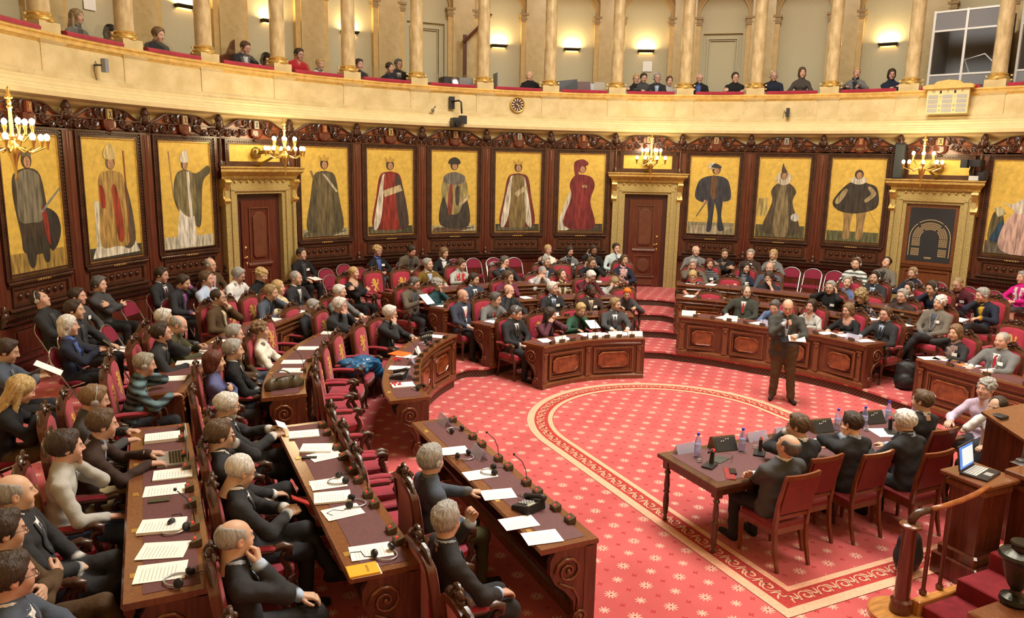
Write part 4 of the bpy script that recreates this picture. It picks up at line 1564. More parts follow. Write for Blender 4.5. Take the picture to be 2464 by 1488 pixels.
# ------------------------------------------------------------------ the painted figures: plain generic robed figures
CANVAS = mat('gold_canvas', (0.60, 0.40, 0.07), 0.55, 0.12, bump=0.15, bscale=90, var=0.14, vscale=11)
def smooth_poly(p, k=5):
 n = len(p)
 out = []
 for i in range(n):
  p0, p1, p2, p3 = p[i - 1], p[i], p[(i + 1) % n], p[(i + 2) % n]
  for j in range(k):
   t = j / k
   out.append(tuple(0.5 * ((2 * p1[a]) + (-p0[a] + p2[a]) * t + (2 * p0[a] - 5 * p1[a] + 4 * p2[a] - p3[a]) * t * t + (-p0[a] + 3 * p1[a] - 3 * p2[a] + p3[a]) * t ** 3) for a in (0, 1)))
 return out
def fig_layers(k):
 """list of (rgb, polygon) back to front; canvas coordinates x -0.6..0.6, z 0..2.03"""
 L = []
 sk = (0.42, 0.22, 0.11)
 def P(c, pts, sm=True):
  L.append((c, smooth_poly(pts) if sm else pts))
 def ell(c, cx, cz, rx, rz):
  L.append((c, [(cx + rx * math.cos(a), cz + rz * math.sin(a)) for a in np.linspace(0, 2 * PI, 20)[:-1]]))
 def head(cx, cz, hair, s=1.0):
  ell(hair, cx, cz + 0.02, 0.085 * s, 0.12 * s)
  ell(sk, cx + 0.008, cz - 0.005, 0.055 * s, 0.085 * s)
  for e_ in (-0.02, 0.024):
   ell((0.05, 0.03, 0.02), cx + 0.008 + e_ * s, cz + 0.008 * s, 0.009 * s, 0.006 * s)
  ell((0.25, 0.08, 0.05), cx + 0.01, cz - 0.045 * s, 0.016 * s, 0.006 * s)
  ell((0.32, 0.16, 0.08), cx + 0.014, cz - 0.018 * s, 0.008 * s, 0.02 * s)
 def crown(cx, cz, c, s=1.0):
  P(c, [(cx - 0.085 * s, cz), (cx - 0.11 * s, cz + 0.12 * s), (cx - 0.05 * s, cz + 0.06 * s), (cx, cz + 0.15 * s), (cx + 0.05 * s, cz + 0.06 * s), (cx + 0.11 * s, cz + 0.12 * s), (cx + 0.085 * s, cz)], False)
 def floor(c, h, c2=None):
  P(c, [(-0.6, 0), (0.6, 0), (0.6, h), (-0.6, h)], False)
  if c2:
   P(c2, [(-0.6, 0.04), (0.1, 0.03), (0.5, h * 0.7), (-0.4, h * 0.75)], False)
 def robe(c, cx, top, wsh, wb, bot, mid=None):
  m = mid or (wsh + wb) / 2
  P(c, [(cx - 0.07, top), (cx - wsh, top - 0.1), (cx - m, (top + bot) * 0.55), (cx - wb, bot + 0.05), (cx, bot), (cx + wb, bot + 0.05), (cx + m, (top + bot) * 0.55), (cx + wsh, top - 0.1), (cx + 0.07, top)])
 gold = (0.5, 0.3, 0.05)
 if k == 0:      # dark warrior with sword and shield
  floor((0.33, 0.21, 0.05), 0.32)
  P((0.05, 0.035, 0.02), [(-0.25, 1.5), (-0.33, 1.2), (-0.26, 0.6), (-0.2, 0.3), (0.25, 0.35), (0.22, 1.0), (0.12, 1.5)])
  P((0.035, 0.03, 0.02), [(-0.2, 0.5), (-0.16, 0.12), (-0.06, 0.12), (-0.02, 0.5)])
  P((0.035, 0.03, 0.02), [(0.06, 0.5), (0.1, 0.16), (0.2, 0.17), (0.18, 0.5)])
  robe((0.16, 0.14, 0.09), -0.06, 1.52, 0.2, 0.2, 0.75)
  P((0.03, 0.025, 0.02), [(0.16, 0.95), (0.38, 0.85), (0.44, 0.6), (0.36, 0.38), (0.24, 0.3), (0.18, 0.6)])
  P((0.30, 0.035, 0.02), [(0.12, 0.95), (0.2, 0.9), (0.24, 0.4), (0.17, 0.5)])
  P((0.2, 0.19, 0.15), [(0.1, 0.9), (0.14, 0.88), (0.5, 1.22), (0.48, 1.26)], False)
  head(-0.06, 1.64, (0.05, 0.03, 0.02))
  crown(-0.06, 1.72, (0.12, 0.1, 0.06), 0.9)
 elif k == 1:    # king with tall crown and long staff on a white base
  floor((0.05, 0.05, 0.035), 0.22)
  P((0.66, 0.6, 0.46), [(-0.42, 0.05), (0.45, 0.08), (0.38, 0.26), (-0.35, 0.24)], False)
  P((0.55, 0.5, 0.36), [(-0.34, 0.24), (-0.22, 0.24), (-0.24, 1.0), (-0.33, 1.0)], False)
  P((0.09, 0.07, 0.04), [(0.05, 1.4), (0.28, 1.2), (0.38, 0.3), (0.12, 0.26)])
  robe((0.36, 0.22, 0.06), 0.0, 1.5, 0.22, 0.26, 0.22)
  P((0.33, 0.03, 0.015), [(-0.22, 1.25), (-0.15, 1.2), (-0.14, 0.9), (-0.21, 0.92)])
  P((0.33, 0.05, 0.02), [(0.0, 1.2), (0.1, 1.15), (0.17, 0.4), (0.05, 0.35)])
  P((0.20, 0.06, 0.02), [(0.26, 0.25), (0.285, 0.25), (0.265, 1.84), (0.24, 1.84)], False)
  head(0.0, 1.62, (0.16, 0.11, 0.05))
  P((0.55, 0.42, 0.16), [(-0.09, 1.7), (-0.11, 1.82), (0, 1.96), (0.11, 1.82), (0.09, 1.7)])
 elif k == 2:    # prelate with mitre pointing aside
  floor((0.5, 0.46, 0.33), 0.26)
  P((0.10, 0.085, 0.04), [(-0.3, 0.95), (-0.24, 1.4), (-0.02, 1.52), (0.25, 1.45), (0.55, 1.6), (0.58, 1.45), (0.4, 1.25), (0.3, 0.45), (0.1, 0.5), (-0.1, 0.6)])
  P((0.62, 0.58, 0.48), [(-0.22, 0.6), (-0.1, 1.1), (0.08, 1.1), (0.16, 0.15), (-0.24, 0.12)])
  P((0.17, 0.14, 0.06), [(-0.26, 0.95), (-0.2, 1.4), (0.06, 1.5), (0.2, 1.35), (0.2, 0.7), (-0.05, 0.65)])
  P((0.66, 0.6, 0.5), [(0.02, 1.48), (0.08, 1.48), (0.12, 0.5), (0.05, 0.5)], False)
  P((0.3, 0.18, 0.07), [(-0.32, 1.0), (-0.3, 1.0), (-0.36, 1.85), (-0.385, 1.85)], False)
  head(-0.02, 1.6, (0.06, 0.04, 0.03), 0.9)
  P((0.6, 0.55, 0.42), [(-0.1, 1.66), (-0.1, 1.78), (0.02, 1.9), (0.08, 1.76), (0.06, 1.66)])
 elif k in (3, 4, 6):    # crowned kings in long mantles
  cl = {3: (0.085, 0.07, 0.035), 4: (0.24, 0.025, 0.02), 6: (0.19, 0.035, 0.025)}[k]
  rb = {3: (0.13, 0.1, 0.045), 4: (0.30, 0.035, 0.02), 6: (0.2, 0.14, 0.05)}[k]
  floor((0.06, 0.055, 0.03) if k != 3 else (0.38, 0.33, 0.2), 0.2, (0.12, 0.1, 0.05))
  robe(cl, 0.0, 1.5, 0.22, 0.38, 0.14)
  if k != 3:
   P((0.6, 0.55, 0.42), [(-0.18, 1.35), (-0.1, 1.3), (-0.22, 0.3), (-0.36, 0.2)])
   P((0.6, 0.55, 0.42), [(0.16, 1.35), (0.1, 1.2), (0.18, 0.3), (0.32, 0.2)])
  robe(rb, 0.0, 1.46, 0.13, 0.18, 0.12)
  if k == 4:
   P((0.06, 0.04, 0.03), [(0.1, 1.4), (0.26, 1.2), (0.4, 0.25), (0.2, 0.2)])
   P((0.48, 0.38, 0.2), [(-0.16, 1.05), (0.22, 1.2), (0.26, 1.05), (-0.12, 0.9)], False)
  if k == 6:
   P((0.42, 0.34, 0.18), [(-0.08, 1.0), (0.16, 1.2), (0.22, 1.12), (-0.02, 0.9)], False)
  if k == 3:
   P((0.45, 0.4, 0.27), [(-0.05, 1.45), (0.02, 1.42), (0.28, 1.05), (0.24, 1.02)], False)
   P((0.16, 0.12, 0.05), [(-0.3, 1.5), (-0.26, 1.52), (-0.12, 1.1), (-0.16, 1.08)], False)
  head(0.0, 1.64, (0.05, 0.035, 0.02))
  crown(0.0, 1.73, gold)
 elif k == 5:    # man with flat cap, patterned coat
  floor((0.42, 0.38, 0.22), 0.18, (0.12, 0.07, 0.04))
  P((0.3, 0.24, 0.09), [(-0.2, 1.4), (-0.28, 0.9), (-0.12, 0.35), (0.14, 0.35), (0.3, 0.9), (0.2, 1.4)])
  P((0.05, 0.04, 0.03), [(-0.24, 0.9), (-0.3, 0.2), (0.32, 0.16), (0.26, 0.9), (0.1, 0.5), (-0.1, 0.5)])
  P((0.26, 0.05, 0.03), [(-0.1, 1.2), (-0.04, 1.2), (-0.05, 0.5), (-0.14, 0.55)])
  P((0.06, 0.05, 0.04), [(0.02, 1.1), (0.12, 1.15), (0.1, 0.7), (0.03, 0.75)])
  P((0.15, 0.13, 0.1), [(-0.22, 1.42), (0, 1.52), (0.22, 1.42), (0.2, 1.26), (0, 1.2), (-0.2, 1.26)])
  P((0.45, 0.36, 0.2), [(0.1, 0.72), (0.32, 0.95), (0.36, 0.9), (0.14, 0.66)], False)
  head(0.0, 1.66, (0.04, 0.03, 0.02))
  P((0.03, 0.025, 0.02), [(-0.12, 1.72), (-0.1, 1.83), (0.0, 1.88), (0.1, 1.83), (0.12, 1.72)])
 elif k == 7:    # man in long dark red robe and hood
  floor((0.06, 0.05, 0.035), 0.22, (0.1, 0.07, 0.04))
  P((0.55, 0.5, 0.4), [(-0.2, 1.2), (-0.1, 1.2), (-0.2, 0.15), (-0.5, 0.12)])
  P((0.20, 0.022, 0.022), [(-0.15, 1.48), (-0.26, 1.25), (-0.22, 0.9), (-0.36, 0.16), (0.3, 0.12), (0.2, 0.8), (0.28, 1.2), (0.22, 1.42), (0.05, 1.5)])
  P((0.26, 0.03, 0.028), [(-0.1, 1.2), (0.05, 1.25), (0.1, 0.2), (-0.1, 0.18)])
  ell(sk, 0.06, 1.2, 0.06, 0.045)
  head(0.0, 1.64, (0.2, 0.03, 0.03))
  P((0.2, 0.025, 0.025), [(-0.18, 1.66), (-0.16, 1.84), (0.0, 1.9), (0.12, 1.82), (0.1, 1.74), (-0.06, 1.72), (-0.08, 1.4), (-0.13, 1.4)])
 elif k == 8:    # man in dark doublet and hose
  floor((0.25, 0.22, 0.12), 0.34, (0.38, 0.32, 0.2))
  P((0.03, 0.033, 0.04), [(-0.1, 0.95), (-0.07, 0.5), (-0.09, 0.12), (0.0, 0.12), (0.03, 0.5), (0.04, 0.95)])
  P((0.03, 0.033, 0.04), [(0.04, 0.95), (0.12, 0.55), (0.14, 0.16), (0.27, 0.16), (0.2, 0.5), (0.2, 0.95)])
  P((0.035, 0.035, 0.042), [(-0.2, 1.5), (-0.32, 1.35), (-0.36, 0.98), (-0.16, 0.85), (0.1, 0.88), (0.36, 0.95), (0.32, 1.35), (0.22, 1.5), (0.02, 1.55)])
  P((0.12, 0.06, 0.025), [(-0.06, 1.5), (0.06, 1.5), (0.08, 1.0), (-0.04, 1.0)])
  ell(sk, -0.14, 0.86, 0.045, 0.06)
  P((0.12, 0.1, 0.06), [(-0.32, 0.5), (-0.3, 0.48), (-0.1, 0.9), (-0.12, 0.92)], False)
  head(0.04, 1.68, (0.05, 0.035, 0.02))
  P((0.5, 0.45, 0.33), [(-0.12, 1.74), (-0.1, 1.88), (0.04, 1.86), (0.02, 1.74)])
  P((0.03, 0.03, 0.03), [(-0.06, 1.76), (0.0, 1.86), (0.12, 1.8), (0.12, 1.74)])
 elif k == 9:    # lady in a wide gown with ruff
  floor((0.10, 0.09, 0.04), 0.34)
  P((0.42, 0.32, 0.1), [(-0.6, 0.55), (-0.32, 0.58), (-0.34, 1.02), (-0.6, 1.0)], False)
  P((0.075, 0.055, 0.03), [(-0.12, 1.4), (-0.28, 1.2), (-0.24, 0.9), (-0.44, 0.2), (0, 0.1), (0.48, 0.2), (0.26, 0.9), (0.32, 1.2), (0.14, 1.4)])
  P((0.2, 0.15, 0.07), [(-0.08, 1.3), (0.08, 1.3), (0.2, 0.15), (-0.16, 0.15)])
  ell((0.5, 0.48, 0.42), 0.34, 0.55, 0.1, 0.1)
  ell((0.48, 0.42, 0.3), 0.0, 1.52, 0.19, 0.17)
  head(0.0, 1.58, (0.12, 0.06, 0.02), 0.95)
  P((0.06, 0.04, 0.03), [(-0.06, 1.68), (-0.04, 1.9), (0.0, 1.8), (0.07, 1.68)])
 elif k == 10:   # man in ruff and short trunk hose
  floor((0.12, 0.12, 0.05), 0.28)
  for x in (-0.12, 0.12):
   P((0.30, 0.19, 0.07), [(x - 0.08, 0.85), (x - 0.06, 0.45), (x - 0.06, 0.12), (x + 0.06, 0.12), (x + 0.07, 0.45), (x + 0.09, 0.85)])
  P((0.04, 0.03, 0.02), [(-0.2, 1.4), (-0.42, 1.0), (-0.3, 0.78), (0.0, 0.72), (0.32, 0.82), (0.42, 1.0), (0.36, 1.35), (0.2, 1.45), (0, 1.5)])
  P((0.33, 0.25, 0.12), [(0.24, 1.38), (0.36, 1.2), (0.2, 1.0), (0.16, 1.06), (0.26, 1.2), (0.2, 1.34)])
  P((0.33, 0.25, 0.12), [(-0.22, 1.3), (-0.16, 1.25), (-0.3, 0.95), (-0.38, 1.0)])
  P((0.1, 0.08, 0.05), [(0.2, 0.9), (0.22, 0.88), (0.58, 0.35), (0.56, 0.36)], False)
  ell((0.5, 0.45, 0.34), 0.02, 1.52, 0.15, 0.1)
  head(0.02, 1.64, (0.05, 0.03, 0.02), 0.95)
 else:           # seated lady in a pale pink gown
  floor((0.12, 0.1, 0.07), 0.3)
  P((0.10, 0.08, 0.03), [(-0.55, 0.3), (-0.5, 0.9), (-0.3, 0.85), (-0.25, 0.3)])
  P((0.02, 0.05, 0.08), [(-0.5, 0.3), (-0.45, 0.5), (-0.3, 0.75), (-0.2, 0.3)])
  P((0.5, 0.33, 0.27), [(-0.25, 0.1), (-0.3, 0.55), (-0.1, 0.95), (0.1, 1.25), (0.35, 1.3), (0.6, 1.0), (0.6, 0.05)])
  P((0.55, 0.5, 0.4), [(-0.42, 1.18), (-0.2, 1.1), (0.05, 1.25), (0.12, 1.45), (0.4, 1.45), (0.3, 1.1), (0.0, 0.9), (-0.1, 0.98), (-0.2, 1.05)])
  P((0.42, 0.38, 0.22), [(-0.5, 1.0), (-0.36, 1.05), (-0.24, 0.9), (-0.4, 0.82)], False)
  head(0.22, 1.6, (0.5, 0.47, 0.4))
 return L
PNAMES = ['painting of a dark warrior with sword and shield', 'painting of a king with tall crown and long staff', 'painting of a bishop pointing aside', 'painting of a king in a brown mantle', 'painting of a king in red holding a parchment',
          'painting of a man with a black cap and patterned coat', 'painting of a king with ermine edged red mantle', 'painting of a man in a long dark red robe and hood', 'painting of a man in black doublet and hose',
          'painting of a lady in a wide dark gown with ruff', 'painting of a man with ruff and short trunk hose', 'painting of a seated lady in a pale pink gown']
PB = [-6, -5, -4, -2, -1, 0, 1, 2, 4, 5, 6, 8]
canvas_me = shared(MB().box(-0.61, 0.61, -0.03, -0.01, CB, CT), 'canvas', CANVAS)
plate_me = shared(MB().box(-0.14, 0.14, -0.095, -0.08, 2.0, 2.025), 'name_plate', GOLD)
FIGM = {}
def fig_mat(c):
 c = tuple(v * (0.72 if c[0] > 4 * c[1] else 0.88) for v in c)
 k = tuple(round(v, 3) for v in c)
 if k not in FIGM:
  FIGM[k] = mat('oil_paint_%d' % len(FIGM), c, 0.55, var=0.55, vscale=2.2, stretch=(9, 1, 1.3))
 return FIGM[k]
def text_mesh(name, s, size, m, loc, rz, parent, ext=0.002, align='CENTER'):
 cu = bpy.data.curves.new(name, 'FONT')
 cu.body = s
 cu.size = size
 cu.align_x = align
 cu.align_y = 'CENTER'
 cu.extrude = ext
 cu.materials.append(m)
 o = bpy.data.objects.new(name, cu)
 link(o, parent)
 o.location = loc
 o.rotation_euler = (PI / 2, 0, rz)
 bpy.context.view_layer.update()
 me = bpy.data.meshes.new_from_object(o.evaluated_get(bpy.context.evaluated_depsgraph_get()))
 mo = bpy.data.objects.new(name, me)
 link(mo, parent)
 mo.location = loc
 mo.rotation_euler = (PI / 2, 0, rz)
 bpy.data.objects.remove(o)
 return mo
for i, n in enumerate(PB):
 t = -math.radians(BA * n)
 p = empty('wall_painting', pol(10.0, BA * n), t)
 tag(p, PNAMES[i] + ' on a gold ground', 'painting', 'full-length gold-ground paintings')
 mobj('carved_frame', frame_me, None, p)
 mobj('gilded_fillet', fillet_me, None, p)
 mobj('canvas', canvas_me, None, p)
 mobj('name_plate', plate_me, None, p)
 fm = bpy.data.meshes.new('painted_figure')
 V, F, MI = [], [], []
 mats_ = []
 for j, (c, poly) in enumerate(fig_layers(i)):
  o0 = len(V)
  y = -0.0305 - 0.0006 * (j + 1)
  kx_ = 1.0 if i in (2, 9, 11) or abs(max(a_[0] for a_ in poly) - 0.6) < 0.01 else 1.24
  V += [(max(-0.595, min(0.595, x * kx_)), y, CB + max(0.0, min(2.03, z))) for x, z in poly]
  F.append(tuple(range(o0, len(V))))
  m = fig_mat(c)
  if m not in mats_:
   mats_.append(m)
  MI.append(mats_.index(m))
 fm.from_pydata(V, [], F)
 for m in mats_:
  fm.materials.append(m)
 fm.polygons.foreach_set('material_index', MI)
 mobj('painted_figure', fm, None, p)
for n in range(-6, 10):
 t = -math.radians(BA * n)
 loc = pol(10.0, BA * n)
 door = n in (-7, -3, 3, 7)
 if not door:
  for nm, me in (('backing_boards', back_me), ('dado_panel', dado_me), ('carved_ledge', ledge_me), ('rosette_panel', rose_me)):
   mobj(nm, me, None, WALL, loc, t)
 for nm, me in (('crest_board', crest_me), ('acanthus_carving', carv_me), ('cartouche', shield_me)):
  mobj(nm, me, None, WALL, loc, t)
 ci = (n * 7 + 3) % 4
 c = mobj('coat_of_arms', coat_me.copy(), MATS['coat_field_%d' % ci], WALL, loc, t)
 mobj('heraldic_charge', cross_me.copy(), MATS['coat_charge_%d' % ci], c)
 if n in (5, 6):
  text_mesh('cartouche_lettering', 'ISABELLE' if n == 5 else 'ALBERT', 0.05, GOLD, pol(9.868, BA * n, 4.37), t, WALL)
for n in np.arange(-6.5, 9.6, 1.0):
 t = -math.radians(BA * n)
 loc = pol(10.03, BA * n)
 if min(abs(n - k) for k in (-3, 3, 7)) > 0.6:
  mobj('pilaster', pilw_me, None, WALL, loc, t)
 mobj('finial', fin_me, None, WALL, loc, t)
# ------------------------------------------------------------------ doors with gilded surrounds
def door_bay(n, kind, idx):
 t = -math.radians(BA * n)
 loc = pol(10.0, BA * n)
 d = struct(mobj('door_%d' % idx, MB().box(-0.98, 0.98, 0.06, 0.12, Z0, 4.3), WOODR, None, loc, t))
 b = MB()
 for s in (-1, 1):
  for x0, x1, y in ((0.56, 0.64, -0.12), (0.64, 0.72, -0.16), (0.72, 0.80, -0.13), (0.80, 0.88, -0.19)):
   a, c = sorted((s * x0, s * x1))
   b.box(a, c, y, 0.08, Z0, 3.15 + (x0 - 0.56))
 for z0, z1, y, w in ((3.14, 3.20, -0.12, 0.64), (3.20, 3.28, -0.16, 0.72), (3.28, 3.34, -0.13, 0.80)):
  b.box(-w, w, y, 0.08, z0, z1)
 b.box(-0.86, 0.86, -0.12, 0.08, 3.34, 3.46)
 mobj('gilded_surround', b, GOLDP, d)
 b = MB()
 prof = [(0.0, 3.44), (0.17, 3.45), (0.18, 3.50), (0.20, 3.52), (0.27, 3.57), (0.30, 3.60), (0.30, 3.655), (0.33, 3.67), (0.33, 3.695), (0.0, 3.70)]
 b.rings([[(s * (0.80 + o * 0.75), -o, z) for o, z in prof] for s in (-1, 1)])
 bead_row(b, -0.92, 0.92, -0.19, 3.485, 0.014, 0.04)
 mobj('gilded_cornice', b, mat('gilded_cornice_m', (0.55, 0.38, 0.12), 0.4, 0.4, var=0.2, vscale=12), d)
 for s in (-1, 1):
  b = MB()
  x0, x1 = s * 0.79, s * 0.92
  a, c = sorted((x0, x1))
  prof = [(0.0, 3.44), (-0.24, 3.44), (-0.27, 3.38), (-0.25, 3.30), (-0.20, 3.25), (-0.17, 3.14), (-0.19, 3.06), (-0.22, 3.02), (-0.20, 2.96), (-0.16, 2.94), (-0.12, 2.90), (0.0, 2.90)]
  b.rings([[(x, y, z) for y, z in prof] for x in (a, c)])
  b.tube([(a - 0.004, -0.245, 3.395), (c + 0.004, -0.245, 3.395)], 0.045, 10)
  b.tube([(a - 0.004, -0.20, 3.02), (c + 0.004, -0.20, 3.02)], 0.04, 10)
  mobj('gilded_console', b, GOLD, d, smooth=True, angle=0.6)
 b = MB()
 for i in range(9):
  x = -0.6 + 0.15 * i
  spiral(b, x, 3.40, 0.04, 1.2, 1 if i % 2 else -1, -0.125, 0.008)
 mobj('frieze_scrolls', b, GOLD, d, smooth=True)
 # panel over the door
 b = MB()
 rect_frame(b, -0.72, 0.72, 3.70, 4.24, 0.09, -0.03, 0.06)
 b.box(-0.9, 0.9, -0.02, 0.06, 3.68, 3.80)
 bead_row(b, -0.66, 0.66, -0.03, 4.195, 0.018, 0.052)
 for s in (-1, 1):
  bead_row(b, 3.82, 4.16, -0.03, s * 0.675, 0.018, 0.052, True)
 mobj('overdoor_frame', b, WOODD, d, smooth=True, angle=0.6)
 mobj('overdoor_panel', MB().box(-0.63, 0.63, 0.0, 0.06, 3.80, 4.15), CANVAS, d)
 for s in (-1, 1):
  b = MB()
  b.lathe([(0.06, 3.70), (0.062, 3.76), (0.04, 3.80), (0.035, 3.84), (0.038, 4.0), (0.034, 4.2), (0.03, 4.36), (0.05, 4.40), (0.06, 4.44)], 12, (s * 0.84, -0.03))
  mobj('colonnette', b, WOODD, d, smooth=True, angle=0.7)
 if kind == 'door':
  b = MB()
  b.box(-0.56, 0.56, 0.0, 0.06, Z0, 3.15)
  mobj('door_lining', b, mat('wood_shadow', (0.06, 0.017, 0.012), 0.4), d)
  lf = mobj('door_leaf', MB().bbox(-0.42, 0.45, -0.035, 0.0, Z0 + 0.01, 3.0, 0.006), WOODR, d)
  b = MB()
  rect_frame(b, -0.25, 0.25, 1.70, 2.86, 0.03, -0.06, -0.03)
  oc = [(-0.12, 1.80), (0.12, 1.80), (0.16, 1.86), (0.16, 2.66), (0.08, 2.76), (-0.08, 2.76), (-0.16, 2.66), (-0.16, 1.86)]
  b.rings([[(x, -0.035, z) for x, z in oc], [(x, -0.065, z) for x, z in oc], [(x * 0.75, -0.07, 2.28 + (z - 2.28) * 0.92) for x, z in oc]])
  b.rings([[(x, 0, 1.60), (x, -0.06, 1.61), (x, -0.08, 1.65), (x, -0.05, 1.70), (x, 0, 1.70)] for x in (-0.3, 0.3)])
  rect_frame(b, -0.25, 0.25, 0.98, 1.52, 0.03, -0.06, -0.03)
  b.rings([[(rr_ * math.cos(a), y, 1.25 + rr_ * 1.1 * math.sin(a)) for a in np.linspace(0, 2 * PI, 13)[:-1]] for rr_, y in ((0.17, -0.035), (0.17, -0.06), (0.13, -0.068))])
  b.rings([[(x, 0, 0.90), (x, -0.06, 0.91), (x, -0.07, 0.94), (x, -0.04, 0.97), (x, 0, 0.97)] for x in (-0.3, 0.3)])
  b.box(-0.26, 0.26, -0.055, 0, 0.72, 0.86)
  mobj('door_panel', b, mat('wood_door_panel', (0.12, 0.036, 0.015), 0.5, var=0.2, vscale=8), lf)
  s = 1 if n > 0 else -1
  b = MB()
  hx = 0.34 * s
  b.box(hx - 0.03, hx + 0.03, -0.045, -0.03, 1.98, 2.05)
  b.ball((hx, -0.05, 1.82), 0.03, 8, 5)
  b.tube([(hx, -0.05, 1.82), (hx - 0.05, -0.09, 1.80), (hx - 0.09, -0.09, 1.83)], 0.012, 6)
  b.lathe([(0.001, 1.62), (0.018, 1.65), (0.02, 1.70), (0.001, 1.73)], 8, (hx, -0.05))
  mobj('door_handle', b, BRASS, lf, smooth=True)
 else:
  b = MB()
  b.box(-0.56, 0.56, -0.02, 0.06, Z0, 3.15)
  rect_frame(b, -0.56, 0.56, 1.72, 3.14, 0.09, -0.06, 0.0)
  rect_frame(b, -0.50, 0.50, 1.16, 1.62, 0.05, -0.05, 0.0)
  b.rings([[(x, 0, 1.05), (x, -0.05, 1.06), (x, -0.07, 1.1), (x, 0, 1.14)] for x in (-0.56, 0.56)])
  b.rings([[(x, 0, 1.64), (x, -0.06, 1.65), (x, -0.08, 1.69), (x, 0, 1.72)] for x in (-0.56, 0.56)])
  mobj('board_panelling', b, WOODL, d)
 return d
door_bay(-3, 'door', 1)
door_bay(3, 'door', 2)
D3 = door_bay(7, 'board', 3)
# seat plan board
sp_ = empty('seat_plan_board', pol(9.965, BA * 7), -math.radians(BA * 7))
tag(sp_, 'black seating-plan board with gold horseshoe of seats in the right gilded frame', 'sign board')
mobj('board', MB().box(-0.47, 0.47, -0.03, 0.0, 1.81, 3.05), mat('board_black', (0.022, 0.024, 0.026), 0.5), sp_)
b = MB()
cz = 2.35
def q(b, pts):
 b.add([(x, -0.032, z) for x, z in pts], [(0, 1, 2, 3)])
def seatbox(b, cx, cz_, ang, w=0.034, h=0.03):
 c, s = math.cos(ang), math.sin(ang)
 out = [(-w / 2, -h / 2), (w / 2, -h / 2), (w / 2, h / 2), (-w / 2, h / 2)]
 inn = [(x * 0.62, z * 0.62) for x, z in out]
 f = lambda p: (cx + p[0] * c - p[1] * s, -0.032, cz_ + p[0] * s + p[1] * c)
 b.add([f(p) for p in out] + [f(p) for p in inn], [(i, (i + 1) % 4, 4 + (i + 1) % 4, 4 + i) for i in range(4)])
for row, r in enumerate((0.22, 0.265, 0.31, 0.355)):
 for i in range(int(PI * r / 0.046)):
  a = PI * (i + 0.5) / int(PI * r / 0.046)
  if abs(a - 0.9) < 0.05 or abs(a - (PI - 0.9)) < 0.05:
   continue
  seatbox(b, r * math.cos(a), cz + r * math.sin(a), a + PI / 2)
 for j in range(9):
  if j == 4:
   continue
  for s in (-1, 1):
   seatbox(b, s * r, cz - 0.03 - 0.045 * j, 0)
for i in range(40):
 a0, a1 = PI * i / 40, PI * (i + 1) / 40
 if i in (11, 28):
  continue
 q(b, [((0.425 + d) * math.cos(a), cz + (0.425 + d) * math.sin(a)) for a, d in ((a0, 0), (a1, 0), (a1, 0.012), (a0, 0.012))])
for s in (-1, 1):
 q(b, [(s * 0.425, cz), (s * 0.437, cz), (s * 0.437, 1.93), (s * 0.425, 1.93)])
for i in range(5):
 seatbox(b, -0.06 + 0.03 * i, 1.9, 0, 0.03, 0.035)
mobj('seat_plan', b, mat('plan_gold', (0.62, 0.44, 0.2), 0.5), sp_)['kind'] = 'stuff'
